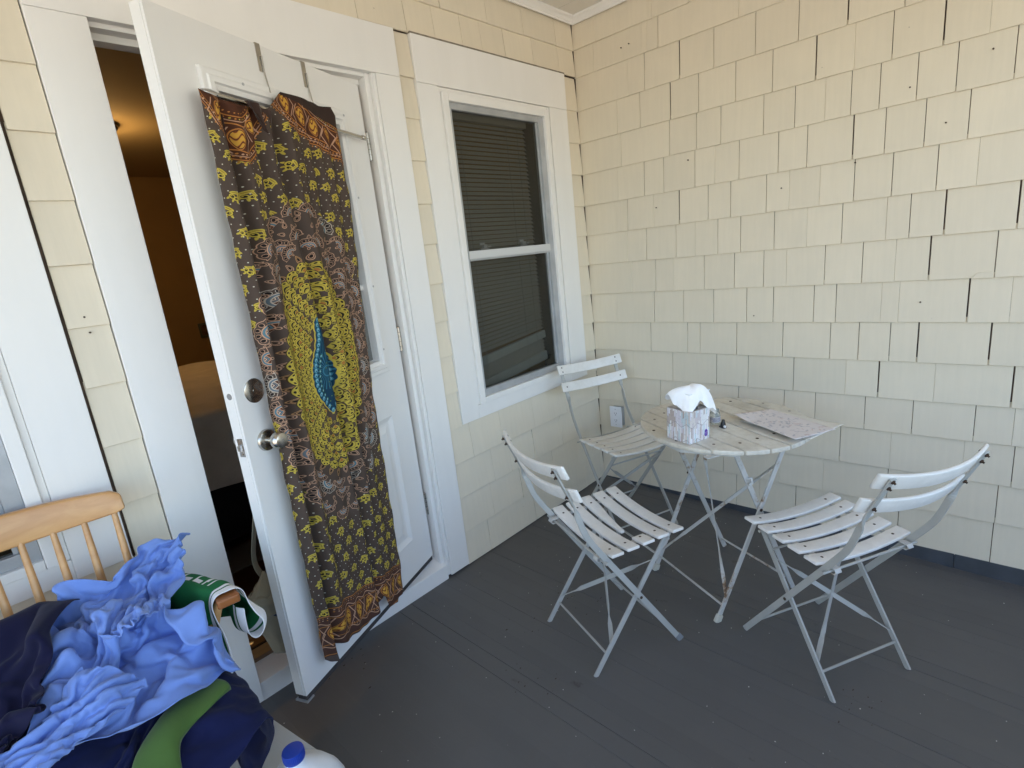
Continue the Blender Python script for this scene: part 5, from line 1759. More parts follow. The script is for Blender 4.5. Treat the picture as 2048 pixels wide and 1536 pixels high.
flap([(0.46, 1.885), (0.38, 1.893), (0.30, 1.887), (0.232, 1.893)], [(0.44, 1.80), (0.38, 1.80), (0.30, 1.80), (0.262, 1.80)], 0.026)
# ------------------------------------------------------------------ wooden armchair
AX = -2.705
arm = thing('armchair', 'honey maple spindle-back armchair heaped with clothes, in front of the left window', 'armchair', (AX, -0.36, FZ(0, -0.36)))
ZO = FZ(0, -0.36)
def L(p):
    return Vector((p[0] - AX, p[1] + 0.36, p[2] - ZO))
def crest_y(dx):
    return -0.068 - 0.062 * (dx / 0.245) ** 2
mb = MB()
n = 26
V = []; F = []
for i in range(n + 1):
    dx = -0.247 + 0.494 * i / n
    y = crest_y(dx)
    e = abs(dx) / 0.247
    zt = 0.956 - 0.012 * e ** 2 - 0.010 * max(0, (e - 0.93) / 0.07) ** 2
    zb = 0.872 + 0.018 * e ** 2 + 0.006 * max(0, (e - 0.93) / 0.07) ** 2
    lean = 0.016
    for (yy_, z) in ((y - 0.010, zb), (y - 0.010 + lean, zt), (y + 0.012 + lean, zt), (y + 0.012, zb)):
        V.append(L((AX + dx, yy_, z)))
for i in range(n):
    for q in range(4):
        F.append((4 * i + q, 4 * i + 4 + q, 4 * i + 4 + (q + 1) % 4, 4 * i + (q + 1) % 4))
F.append((0, 1, 2, 3)); F.append(tuple(4 * n + q for q in (3, 2, 1, 0)))
mb.add(V, F); mb.build('crest_rail', M_chairwood, arm, 0.006, True, 3)
for k in range(8):
    dx = -0.2222 + 0.0635 * k
    y0 = crest_y(dx)
    mb = MB()
    a = L((AX + dx, y0 + 0.002, 0.895)); b = L((AX + dx * 0.93, y0 - 0.105, 0.445))
    mb.tube([a, a.lerp(b, 0.3), a.lerp(b, 0.55), a.lerp(b, 0.8), b], [0.0068, 0.0092, 0.0105, 0.0095, 0.0072], 12)
    mb.build('spindle', M_chairwood, arm, 0, 40)
# seat
poly = []
for i in range(28):
    c = 2 * math.pi * i / 28
    ex = 0.30 if math.sin(c) > 0 else 0.24
    px = 0.270 * (abs(math.cos(c)) ** 0.55) * (1 if math.cos(c) > 0 else -1)
    py = 0.235 * (abs(math.sin(c)) ** 0.6) * (1 if math.sin(c) > 0 else -1)
    poly.append((px, py - 0.03))
mb = MB(); mb.prism(poly, 0.415 - ZO, 0.452 - ZO); mb.build('seat', M_chairwood, arm, 0.010, True, 3)
for sx in (-1, 1):
    # arm: from the back, spreading out to the scrolled hand
    pth = smooth_path([L((AX + sx * 0.235, -0.105, 0.690)), L((AX + sx * 0.275, -0.20, 0.682)), L((AX + sx * 0.325, -0.32, 0.676)), L((AX + sx * 0.352, -0.405, 0.672)), L((AX + sx * 0.350, -0.455, 0.671))], 6)
    wd = [0.036 + 0.020 * (i / (len(pth) - 1)) ** 2 for i in range(len(pth))]
    wd[-1] *= 0.8
    mb = MB(); mb.sweep(pth, (1, 0.4 * sx, 0), wd, 0.022); mb.build('arm', M_armwood, arm, 0.009, True, 3)
    mb = MB(); a = L((AX + sx * 0.343, -0.405, 0.664)); b = L((AX + sx * 0.245, -0.385, 0.440))
    mb.tube([a, a.lerp(b, 0.35), a.lerp(b, 0.7), b], [0.0105, 0.0145, 0.015, 0.010], 14); mb.build('arm_post', M_chairwood, arm, 0, 40)
    mb = MB(); a = L((AX + sx * 0.31, -0.29, 0.668)); b = L((AX + sx * 0.25, -0.29, 0.440))
    mb.tube([a, a.lerp(b, 0.5), b], [0.008, 0.010, 0.008], 12); mb.build('arm_spindle', M_chairwood, arm, 0, 40)
    for (yy_, out_y) in ((-0.52, -0.05), (-0.22, 0.06)):
        mb = MB(); a = L((AX + sx * 0.20, yy_, 0.418)); b = L((AX + sx * 0.265, yy_ + out_y, FZ(0, yy_ + out_y) + 0.001))
        mb.tube([a, a.lerp(b, 0.3), a.lerp(b, 0.6), b], [0.013, 0.018, 0.019, 0.012], 14); mb.build('leg', M_chairwood, arm, 0, 40)
    mb = MB(); mb.tube([L((AX + sx * 0.24, -0.545, 0.20)), L((AX + sx * 0.24, -0.37, 0.20)), L((AX + sx * 0.24, -0.185, 0.20))], [0.007, 0.011, 0.007], 12); mb.build('stretcher', M_chairwood, arm, 0, 40)
mb = MB(); mb.tube([L((AX - 0.24, -0.37, 0.20)), L((AX, -0.37, 0.20)), L((AX + 0.24, -0.37, 0.20))], [0.007, 0.011, 0.007], 12); mb.build('stretcher', M_chairwood, arm, 0, 40)
# ------------------------------------------------------------------ clothes on the armchair
def unroll(shape, org, q):
    a = np.array(q, dtype=np.int64).reshape(shape[0], shape[1], 3)
    return np.cumsum(a, axis=1) / 1400.0 + np.array(org)
def garment(name, key, mat, label=None, parent=None, thick=0.0016, sub=2):
    shape, org, q = CLOTH[key]
    P = unroll(shape, org, q)
    o = grid_mesh(name, P, mat, parent)
    m = o.modifiers.new('smooth', 'SUBSURF'); m.levels = sub; m.render_levels = sub
    m = o.modifiers.new('thickness', 'SOLIDIFY'); m.thickness = thick; m.offset = 0
    if label:
        tag(o, label, 'clothing', 'clothes heaped on the armchair')
    return o
CLOTH = {
    'navy_r': ((44, 46), (-2.7960000038146973, -0.6753000020980835, 0.15530000627040863), [
108,14,237,24,1,8,26,-6,8,27,-8,10,29,3,9,27,1,9,25,1,10,24,1,10,22,0,11,22,1,11,20,1,12,20,0,11,20,1,10,21,0,9,21,0,8,19,-1,9,18,0,9,16,-1,11,17,4,11,19,7,8,20,8,3,20,6,7,17,6,-12,12,8,-17,-6,7,-22,3,8,-20,1,9,-20,0,9,-19,-2,10,-19,0,12,-19,-1,14,-18,-1,13,-18,0,13,-17,-1,11,-16,-2,10,-17,-4,11,-17,-6,10,-17,-6,9,-17,-7,8,-18,-8,7,-18,-9,7,-19,-10,5,-18,-11,5,-19,-12,4,-18,-11,5,-18,-10,6,-18,
103,15,256,23,1,7,25,-5,8,26,-7,10,27,1,8,25,1,9,25,-1,9,23,0,10,23,1,12,21,2,12,19,3,11,20,3,11,19,0,10,21,0,9,21,0,8,20,-3,8,18,1,9,18,3,9,18,7,7,19,9,4,20,8,-1,20,8,-1,22,8,3,15,8,-15,-4,8,-22,4,8,-20,4,9,-20,1,9,-19,0,11,-19,0,13,-19,-2,14,-19,-1,13,-18,-1,12,-16,-2,11,-17,-3,10,-16,-4,11,-18,-4,10,-17,-6,8,-18,-6,9,-18,-5,8,-20,-7,8,-20,-9,6,-19,-11,6,-18,-12,4,-18,-12,5,-17,-11,5,-17,
100,13,276,22,1,6,23,-3,8,24,-4,8,24,-1,8,24,0,8,23,1,9,23,-4,10,23,-1,12,21,0,12,20,3,13,17,9,10,19,2,10,20,-2,8,21,-1,8,21,3,8,19,5,7,19,6,6,20,9,3,20,8,2,22,5,4,19,10,-7,21,9,-4,21,9,-3,5,8,-20,1,10,-21,1,9,-20,1,10,-19,-1,12,-19,1,14,-20,1,14,-18,1,13,-18,1,10,-17,1,10,-17,0,9,-19,-3,11,-19,-6,11,-16,-10,9,-16,-12,8,-17,-8,8,-20,-1,10,-21,-4,7,-21,-9,5,-19,-12,6,-17,-13,5,-17,-11,5,-15,
97,11,299,21,-1,5,21,-1,6,22,-1,6,21,-2,7,22,1,7,23,2,9,22,-8,9,22,4,12,22,2,14,19,-7,12,18,6,11,16,10,8,21,-1,8,21,3,8,20,7,5,20,7,5,20,9,3,21,9,1,21,8,1,23,5,3,24,1,5,21,12,-7,19,13,-7,11,10,-19,-1,10,-21,3,11,-19,2,11,-20,2,14,-19,3,14,-19,1,15,-19,-2,11,-17,-1,9,-17,3,10,-19,5,10,-21,4,8,-20,-5,10,-18,-12,9,-15,-16,8,-15,-17,8,-17,-6,9,-22,2,10,-20,-4,6,-21,-9,5,-19,-12,6,-16,-12,5,-15,
94,10,322,19,-2,5,20,0,4,19,1,5,20,-3,5,20,5,5,21,-6,8,22,-5,11,22,8,12,22,4,13,16,-11,12,19,1,11,18,7,8,20,9,7,20,9,2,21,8,4,20,9,4,20,11,0,21,10,1,22,5,7,25,5,4,25,0,5,18,13,-15,20,12,-10,19,12,-8,7,11,-21,0,12,-20,3,13,-20,4,14,-19,1,16,-20,-8,12,-19,-2,11,-17,1,9,-18,2,9,-21,4,11,-23,7,10,-21,11,6,-17,-12,8,-16,-18,9,-14,-20,8,-16,-16,8,-18,0,9,-21,-6,6,-21,-1,9,-20,-6,6,-19,-11,6,-15,
90,10,344,18,-1,5,18,3,3,18,0,3,19,-5,5,18,4,5,20,-3,7,21,-8,11,21,10,12,22,7,12,15,-13,11,17,9,4,19,10,-1,21,8,6,20,8,7,21,6,7,20,9,4,21,13,-3,22,6,10,22,-1,10,25,9,2,27,5,2,18,13,-16,20,13,-13,21,13,-8,15,11,-17,0,13,-21,7,14,-19,3,16,-21,-10,14,-19,-2,15,-19,0,10,-17,3,8,-19,7,9,-23,-6,11,-24,16,8,-17,9,7,-18,-8,7,-19,-18,9,-16,-20,8,-17,-18,8,-16,-13,7,-18,-4,7,-20,-3,10,-21,-2,9,-19,-4,7,-18,
84,11,365,18,1,4,17,4,3,18,-1,3,17,-6,4,18,2,5,19,-2,8,20,-9,10,21,11,12,20,7,12,19,-3,9,11,12,-12,19,8,7,21,6,8,21,10,2,20,2,10,22,9,4,21,15,-4,22,1,15,23,0,11,25,8,3,27,11,-3,20,14,-16,22,14,-14,19,13,-13,21,11,-10,9,13,-20,-2,15,-21,1,17,-21,9,11,-22,0,13,-20,-6,14,-13,0,9,-20,5,9,-24,-11,11,-23,18,7,-17,8,7,-18,-4,7,-20,-18,9,-18,-19,8,-18,-19,8,-15,-13,7,-17,-7,9,-20,-5,11,-21,-3,10,-19,-1,9,-19,
78,12,383,18,4,4,17,1,4,17,0,3,15,-7,5,18,-1,5,18,0,9,23,7,3,17,-3,18,20,4,11,17,11,0,10,11,-12,20,5,9,21,12,0,21,8,5,19,-2,13,22,12,-7,23,13,6,26,7,8,20,-6,18,26,8,3,27,12,-4,25,13,-12,25,14,-12,19,15,-14,17,14,-14,15,13,-18,7,13,-21,5,15,-22,3,14,-22,2,13,-19,-1,11,-17,-3,12,-18,-11,9,-21,-6,12,-24,10,7,-21,12,7,-16,0,8,-22,-16,8,-19,-21,7,-15,-16,8,-17,-13,7,-17,-8,11,-21,-3,13,-21,0,11,-21,-7,9,-17,
71,11,402,18,1,4,18,1,4,17,2,4,16,2,4,17,4,2,19,3,6,21,9,2,14,-6,19,19,2,11,13,11,-8,13,12,-7,21,5,9,20,13,-4,22,6,8,19,-1,12,21,11,-10,25,5,14,25,13,4,21,-5,17,27,9,2,27,14,-8,24,14,-17,29,14,-2,14,15,-20,17,14,-15,16,14,-15,16,13,-14,2,15,-21,-1,13,-23,5,14,-19,-5,9,-17,-5,10,-18,-4,12,-20,2,11,-24,4,8,-22,6,7,-19,7,9,-20,-19,5,-17,-15,9,-19,-11,7,-21,-19,8,-13,-7,13,-21,0,13,-23,-1,12,-21,-10,10,-16,
64,20,418,19,2,4,19,3,3,17,3,2,16,3,3,16,4,4,19,6,2,21,8,2,13,-6,18,18,1,11,16,8,-2,9,13,-11,21,6,7,20,13,-5,19,0,12,22,5,6,21,11,-11,23,2,18,26,11,5,23,-1,14,27,12,-1,24,12,-18,31,14,1,26,18,-8,17,15,-19,23,11,-9,15,14,-14,10,15,-18,0,14,-21,6,14,-20,-5,11,-20,-1,11,-17,1,11,-18,4,9,-21,4,9,-23,4,9,-21,3,8,-20,-3,10,-21,-16,6,-19,-8,9,-23,-13,7,-19,-21,8,-12,-8,13,-22,-3,14,-23,2,12,-21,-10,12,-17,
59,34,430,20,3,4,19,6,-2,17,4,1,16,2,6,16,1,7,17,7,0,19,8,1,21,-2,6,10,0,18,17,4,4,16,9,-5,14,13,-10,21,10,5,18,-1,11,23,7,3,20,10,-12,21,0,20,25,3,12,26,9,-4,27,14,3,26,13,-17,31,14,9,23,18,-14,27,10,-4,18,15,-14,11,15,-18,13,15,-15,6,13,-20,-4,13,-20,5,13,-19,5,9,-18,4,9,-18,3,10,-20,2,10,-23,0,9,-22,-1,8,-20,-6,9,-21,-14,7,-20,-9,8,-22,-8,10,-22,-21,8,-12,-7,13,-22,-4,14,-23,0,13,-22,-10,12,-17,
58,53,431,21,2,6,18,0,10,17,7,-2,16,5,0,13,-1,12,18,6,1,18,1,6,17,8,-7,17,1,7,13,5,11,17,7,2,14,11,-10,19,5,10,21,6,0,21,5,6,21,10,-11,21,0,18,25,4,13,24,9,-9,27,14,2,28,15,-13,30,13,12,30,10,-2,20,17,-12,8,13,-23,13,16,-16,12,15,-13,10,15,-17,17,10,-15,5,13,-19,4,10,-17,0,10,-17,0,10,-21,-1,10,-22,-4,9,-23,4,9,-20,-7,8,-21,-10,8,-21,-6,8,-24,-12,10,-20,-21,9,-14,-5,13,-23,-5,14,-23,-3,13,-22,-8,13,-18,
56,62,448,22,9,1,20,3,2,16,1,9,16,8,-4,17,2,1,11,1,15,19,5,1,16,8,-9,17,3,0,17,4,4,12,6,12,18,5,1,17,11,-6,20,5,3,20,5,9,22,9,-9,25,1,8,20,4,18,23,10,-11,27,14,1,29,15,-9,30,13,6,29,8,11,12,16,-21,19,15,-12,17,15,-13,14,15,-14,12,14,-15,10,14,-18,2,13,-20,-10,1,-18,-2,9,-18,1,11,-20,4,14,-21,4,13,-21,9,9,-19,-5,9,-21,-6,8,-23,-7,9,-23,-18,7,-18,-13,12,-20,-4,12,-24,-7,15,-22,-5,14,-21,-8,13,-19,
56,77,459,24,3,6,18,11,-5,17,1,10,18,0,3,14,10,-8,18,1,0,11,6,13,20,2,1,13,9,-10,17,5,-1,16,5,6,14,5,11,18,8,0,20,7,-3,18,4,10,22,9,-6,25,3,1,20,5,18,22,9,-12,26,13,-3,28,14,2,29,9,12,28,13,5,21,14,-14,18,16,-12,13,16,-15,9,16,-17,10,15,-18,12,15,-17,-7,8,-20,14,6,-14,-12,7,-14,3,12,-20,13,10,-19,0,15,-22,4,11,-21,-5,9,-21,-5,9,-23,-12,7,-22,-3,10,-24,-14,12,-19,-4,13,-24,-10,14,-22,-7,15,-21,-7,14,-20,
58,95,464,23,1,12,22,5,-2,17,8,-8,17,2,10,19,1,4,12,9,-12,17,3,1,12,5,13,18,2,2,11,11,-11,17,6,2,14,4,13,18,8,-1,19,7,-1,17,4,11,23,5,1,22,9,-7,21,5,15,22,8,-12,25,12,0,27,11,8,26,9,11,24,15,-8,22,16,-6,22,15,-6,6,15,-20,11,17,-16,12,16,-16,13,16,-15,1,10,-21,16,5,-12,-16,6,-12,5,12,-20,17,9,-17,-1,15,-22,-3,11,-21,-3,11,-22,-7,8,-22,-9,9,-23,2,11,-24,-7,12,-24,-10,13,-22,-9,15,-21,-7,15,-22,-6,15,-21,
61,111,466,21,0,15,24,4,1,16,10,-12,20,2,0,15,4,12,20,0,1,13,10,-10,18,5,1,12,3,14,16,2,-2,9,14,-9,13,4,14,18,6,-1,19,9,-1,17,4,12,21,5,5,19,10,-10,23,5,9,22,8,-10,25,9,7,24,10,8,26,13,2,25,11,6,24,14,-3,12,19,-15,18,15,-13,7,18,-17,10,17,-18,10,15,-17,17,7,-13,-9,2,-18,1,17,-12,18,4,-14,0,15,-20,-1,14,-21,-1,12,-22,-4,10,-22,-8,9,-21,-3,10,-24,0,12,-25,-2,12,-24,-9,15,-22,-9,15,-22,-6,16,-22,-5,16,-21,
57,122,475,26,3,0,22,6,10,23,2,-1,17,9,-11,20,3,1,15,3,13,18,2,2,15,14,-9,16,4,6,14,-4,9,4,16,-9,19,3,0,14,4,17,16,12,-8,20,4,0,15,6,14,22,3,2,18,13,-11,24,6,3,24,9,6,24,11,5,24,10,7,24,14,-6,22,15,0,24,13,0,11,18,-15,11,18,-16,13,16,-16,12,15,-15,-7,7,-20,11,10,-14,15,10,-11,-3,13,-19,-3,13,-20,3,13,-19,1,12,-21,-5,10,-22,-6,9,-22,-2,11,-24,1,12,-24,1,14,-25,-6,15,-23,-10,16,-21,-7,17,-21,-2,17,-22,
56,137,473,26,4,0,25,3,3,21,3,11,23,2,0,18,11,-8,20,1,0,12,4,16,17,-5,4,16,7,6,15,9,1,4,14,-10,15,9,-10,13,3,18,20,2,5,14,13,-10,20,4,1,16,6,15,19,12,-8,23,8,0,24,6,8,23,11,5,24,12,-2,23,14,2,23,11,7,21,16,-4,9,19,-16,12,18,-15,13,17,-13,3,13,-19,16,11,-10,7,13,-15,-4,11,-18,1,14,-18,6,13,-18,6,11,-19,1,11,-20,-5,10,-22,-7,10,-22,3,11,-24,4,12,-24,-8,14,-23,-1,17,-24,-7,17,-22,-7,17,-21,0,17,-21,
55,151,478,26,4,1,25,5,-2,24,2,3,21,1,13,23,3,-1,18,11,-10,20,0,4,8,-3,16,13,2,14,16,9,1,13,10,-11,5,14,-13,20,3,2,12,4,18,20,5,-1,14,13,-7,17,5,13,21,7,1,20,13,-6,23,9,2,23,10,4,23,11,6,22,13,2,24,12,6,21,16,-3,9,19,-15,11,19,-14,9,17,-14,12,15,-13,9,15,-13,0,14,-17,6,15,-16,10,13,-16,8,11,-17,3,10,-20,-2,10,-21,-5,10,-22,-6,11,-23,7,10,-23,-4,13,-23,-7,15,-22,1,17,-24,-2,17,-22,-6,17,-21,2,15,-22,
53,166,482,26,5,-1,25,2,5,25,4,-3,22,0,13,24,1,4,22,5,-5,20,5,-7,6,0,17,15,-3,-2,6,15,12,19,7,-1,6,14,-14,19,5,-4,17,1,9,12,5,15,13,13,-10,19,7,1,19,6,12,22,8,2,20,13,-4,23,12,3,22,10,8,23,12,4,22,15,-2,22,14,3,12,19,-12,9,19,-15,12,17,-13,9,18,-13,7,18,-14,12,15,-14,11,14,-14,9,14,-17,5,11,-18,-3,11,-20,-3,10,-22,-9,9,-21,5,11,-23,0,12,-23,-9,13,-22,-2,16,-23,0,16,-22,0,16,-22,3,15,-22,-1,15,-20,
51,181,483,26,2,6,25,4,2,25,5,-5,23,-2,13,25,1,3,23,2,1,18,7,-6,14,0,10,12,-3,-13,5,15,11,10,10,10,18,3,-2,11,11,-10,18,4,2,11,4,15,18,6,3,14,13,-9,19,7,4,19,6,12,23,11,3,20,14,-2,22,13,3,22,13,4,23,12,5,21,15,1,13,19,-13,15,17,-10,9,19,-14,9,18,-14,13,18,-12,13,17,-14,12,16,-15,9,15,-16,-1,13,-19,-9,9,-19,0,12,-22,-5,10,-22,4,12,-22,-6,12,-22,-4,14,-23,0,16,-22,2,14,-22,4,14,-22,1,14,-20,0,14,-19,
49,195,487,26,3,6,25,3,1,25,4,-4,23,-1,12,24,1,1,23,1,-1,19,4,5,16,7,1,9,0,-16,16,8,2,10,8,9,7,6,16,16,1,-1,9,10,-9,18,5,2,12,6,15,18,5,2,16,14,-4,21,9,3,20,8,11,21,13,4,22,14,0,22,13,2,22,13,6,22,14,2,19,16,-9,13,19,-12,11,19,-14,4,20,-15,11,19,-15,17,18,-12,13,17,-14,10,15,-17,-4,14,-18,-11,10,-19,1,13,-21,1,12,-22,-2,12,-22,-4,14,-22,0,15,-22,4,14,-22,5,11,-22,2,13,-21,-4,14,-19,-1,14,-18,
46,210,491,26,2,5,25,4,0,25,3,-2,22,-1,10,24,1,2,22,2,-4,18,4,1,16,5,-5,12,-1,11,11,12,-4,13,11,0,15,1,2,7,-1,15,15,4,0,12,10,-7,19,6,2,11,5,16,19,9,2,18,14,-2,20,11,6,21,10,7,22,13,3,22,13,1,22,14,3,21,14,0,23,14,-1,16,18,-11,13,19,-13,3,21,-15,3,20,-18,16,19,-14,14,18,-14,14,16,-14,-6,14,-19,-9,12,-20,1,14,-20,1,13,-21,-1,14,-22,2,14,-22,5,14,-22,7,10,-22,2,12,-21,-4,14,-20,-7,13,-17,1,14,-17,
43,226,496,26,2,3,24,2,0,25,3,-1,22,-1,8,23,1,2,20,2,-2,17,5,-5,15,1,8,15,4,8,14,6,5,15,6,2,10,9,-7,15,3,1,8,-2,14,15,6,-3,13,11,-6,18,8,4,13,5,16,20,10,4,18,15,-1,21,11,4,22,11,5,23,13,2,23,13,2,23,13,4,19,16,-7,20,18,-7,17,16,-10,4,22,-15,-2,21,-17,20,16,-12,14,20,-15,7,19,-18,-8,14,-20,-3,15,-20,2,14,-20,2,15,-21,3,14,-22,7,12,-22,7,13,-22,3,12,-21,-3,13,-20,-11,11,-18,-4,14,-18,5,13,-16,
39,243,501,25,1,4,25,2,0,23,2,-3,22,0,7,22,0,1,20,2,1,17,4,-4,15,3,6,16,5,3,13,6,8,14,5,5,15,3,3,10,9,-8,15,0,6,11,-2,13,14,10,-4,14,13,-4,18,8,7,16,5,14,20,11,3,19,15,-2,23,10,4,23,12,3,23,13,2,23,13,3,21,15,-5,17,19,-11,23,14,-3,6,22,-13,-7,21,-17,21,17,-11,13,20,-17,3,20,-20,-5,16,-21,0,16,-21,3,15,-20,4,15,-21,5,14,-22,7,13,-22,5,13,-22,0,13,-21,-10,9,-18,-7,13,-18,2,14,-18,8,12,-15,
35,260,508,25,0,4,23,3,-5,23,2,1,22,0,-1,20,-1,8,20,1,0,17,4,-2,16,3,3,16,5,0,15,6,4,14,5,5,12,3,9,14,4,4,13,7,-6,11,-1,14,16,3,8,12,14,-5,16,12,-1,19,6,10,19,5,12,21,13,0,21,13,-2,23,11,4,24,11,3,21,16,-4,24,14,1,17,19,-11,25,12,0,7,22,-13,-9,20,-16,21,17,-10,11,22,-19,2,20,-21,-2,18,-22,2,17,-21,5,16,-20,4,16,-21,4,14,-22,5,14,-21,3,13,-22,-3,12,-21,-10,9,-19,-1,14,-18,8,12,-16,12,5,-14,
31,279,515,25,1,-1,23,1,1,20,-4,7,22,-1,0,19,6,-6,19,-1,3,18,2,1,16,3,0,16,5,0,15,6,2,15,6,3,14,4,4,9,3,13,15,7,-1,15,3,7,12,0,14,17,8,3,12,16,-7,19,5,10,21,9,4,21,7,9,21,15,-4,23,11,2,24,11,3,21,15,-4,24,13,2,20,19,-9,25,10,2,8,22,-13,-11,20,-16,22,17,-11,10,23,-19,1,21,-23,0,19,-22,4,18,-21,6,16,-20,3,17,-20,2,16,-22,4,14,-21,-1,13,-22,-7,10,-21,0,13,-19,6,11,-18,14,4,-15,12,-5,-14,
27,298,523,24,-4,5,23,0,1,20,2,-9,20,-1,-1,18,-1,10,19,3,-4,18,1,1,16,3,0,15,4,0,15,3,7,15,6,3,15,8,-1,14,6,4,10,3,13,17,6,2,15,2,11,15,2,13,14,14,-5,17,12,-2,20,5,11,22,9,6,22,12,0,22,13,-1,23,11,1,24,12,1,22,15,-2,22,16,-5,26,8,4,7,23,-13,-11,20,-17,23,18,-11,9,23,-21,0,22,-23,0,20,-22,11,17,-19,5,18,-21,-1,18,-21,1,16,-21,3,16,-21,-5,13,-21,1,12,-22,6,10,-20,14,0,-16,12,-7,-15,6,-10,-14,
24,317,532,24,-4,5,21,2,-7,21,-1,-2,19,-6,5,18,5,-7,17,-1,9,18,2,-2,16,2,1,15,5,-3,14,2,9,16,5,6,16,6,4,13,10,-1,15,7,2,13,3,13,17,4,7,15,2,14,20,5,6,11,18,-6,20,8,6,22,9,3,23,10,4,22,11,0,22,11,0,24,12,1,21,15,-5,26,9,4,25,11,1,5,23,-14,-9,20,-17,23,19,-11,8,24,-21,-3,21,-24,6,21,-21,14,17,-18,1,19,-21,-3,18,-22,-1,17,-21,0,16,-22,3,15,-21,9,10,-21,14,-6,-18,7,-10,-18,3,-12,-17,3,-10,-15,
21,337,544,24,-2,-5,20,-7,8,21,-3,-1,20,0,-1,15,5,-11,19,1,2,17,0,5,16,2,1,15,3,1,16,7,-1,13,3,13,16,2,9,15,7,2,15,9,1,16,11,-1,16,3,13,17,3,13,17,3,14,18,12,0,13,18,-6,22,7,5,22,8,3,23,10,1,22,10,-1,22,12,-2,25,9,4,25,9,2,24,12,1,-2,21,-16,-1,23,-16,22,18,-11,6,25,-21,-2,22,-24,15,18,-19,9,19,-19,-2,20,-21,-4,18,-22,0,19,-22,4,17,-21,12,11,-21,12,-11,-20,4,-13,-20,3,-11,-19,4,-11,-18,5,-10,-16,
20,357,556,22,-2,-5,21,-6,3,19,-1,-6,20,-1,-3,17,-3,5,17,6,-5,17,0,3,15,1,2,17,1,5,17,7,-1,17,8,0,9,2,16,14,2,11,15,12,-4,18,11,1,20,6,9,19,5,13,15,2,19,20,7,7,11,19,-7,19,11,-2,23,6,4,22,7,1,23,9,0,21,12,-5,24,11,0,24,9,2,23,8,6,8,20,-14,-6,22,-15,19,19,-11,3,24,-22,4,22,-21,16,18,-18,6,20,-21,-4,20,-21,-3,19,-22,3,19,-22,13,14,-21,12,-14,-21,4,-14,-22,4,-13,-20,9,-10,-20,9,-7,-18,9,-5,-17,
19,376,569,22,-3,-3,20,-1,-5,20,-2,-3,18,-7,4,18,1,1,16,4,-6,17,1,0,16,1,2,17,1,6,18,3,5,16,12,-6,17,5,6,14,3,12,12,2,15,12,18,-7,23,9,6,22,6,13,14,3,21,18,4,13,18,13,-3,11,17,-9,22,6,3,22,6,1,23,6,2,21,10,-3,21,13,-5,22,9,2,23,7,7,13,18,-11,-5,21,-15,16,20,-12,1,22,-20,9,22,-20,14,19,-18,3,21,-21,-4,19,-21,2,21,-22,10,17,-21,13,-14,-22,5,-16,-22,11,-13,-22,13,-6,-21,11,-3,-22,9,-1,-20,8,1,-20,
20,397,581,21,-6,0,20,-5,0,20,-5,-1,19,2,-2,16,4,-8,17,-4,4,15,5,-5,17,2,-1,18,1,4,17,0,11,15,13,-5,18,8,2,9,-1,17,13,3,14,20,12,1,19,19,-3,25,8,9,18,3,19,12,3,20,20,10,1,10,17,-9,20,9,-3,22,4,4,21,6,1,22,6,2,18,12,-5,19,13,-3,22,6,6,18,15,-7,-1,20,-15,10,20,-13,3,21,-18,11,21,-17,11,21,-18,1,21,-22,-1,20,-21,5,20,-22,19,-10,-20,7,-18,-23,17,-7,-22,14,0,-25,10,2,-25,8,1,-24,7,1,-22,5,1,-22,
20,417,594,22,-7,1,21,-8,4,20,-5,-1,16,7,-9,18,2,-6,16,-5,4,16,3,-4,17,5,-3,18,2,1,14,-1,14,18,10,-1,18,3,7,16,12,0,5,3,19,19,6,10,20,18,-2,24,14,3,22,5,14,11,3,21,19,5,9,12,16,-8,18,10,-6,20,5,3,21,5,2,19,7,-1,20,6,4,16,14,-4,18,12,-3,21,10,0,3,19,-15,6,19,-14,6,21,-16,11,20,-15,9,21,-18,-2,21,-21,1,21,-22,23,-1,-19,11,-19,-22,19,3,-24,11,7,-27,8,4,-27,7,2,-27,8,1,-26,6,0,-24,5,1,-23,
19,436,610,25,-6,-2,23,-8,1,18,-9,6,20,-1,-5,17,1,-6,15,8,-7,16,-3,4,14,7,-7,18,6,-2,18,1,7,13,1,15,18,8,3,11,15,-5,18,6,7,13,7,18,20,9,12,21,18,-1,23,10,6,14,3,18,16,4,14,18,9,-1,13,13,-8,20,5,2,18,5,2,18,6,0,18,9,-1,18,6,6,15,13,-5,20,12,-1,6,18,-15,6,19,-14,7,20,-14,13,19,-14,3,22,-18,-3,20,-20,21,9,-19,18,-16,-20,14,12,-26,5,10,-29,4,7,-30,5,4,-29,7,2,-28,8,1,-27,9,-1,-25,8,0,-23,
19,454,627,25,-8,-1,25,-4,-5,19,-9,5,17,1,-11,18,0,-4,17,-1,4,17,2,0,17,4,-3,13,9,-6,17,7,0,14,2,13,13,4,14,18,8,2,13,15,-3,18,10,7,18,9,14,19,9,15,20,15,2,19,7,9,15,4,15,17,5,5,15,11,-5,18,5,0,18,4,2,17,5,1,17,7,1,14,11,-3,18,7,6,16,14,-6,8,17,-12,6,19,-14,11,19,-12,13,19,-13,-7,19,-19,15,18,-18,23,-9,-17,7,15,-27,1,11,-30,-1,9,-31,0,6,-31,2,2,-31,5,-1,-30,9,-1,-28,10,-2,-26,11,-2,-25,
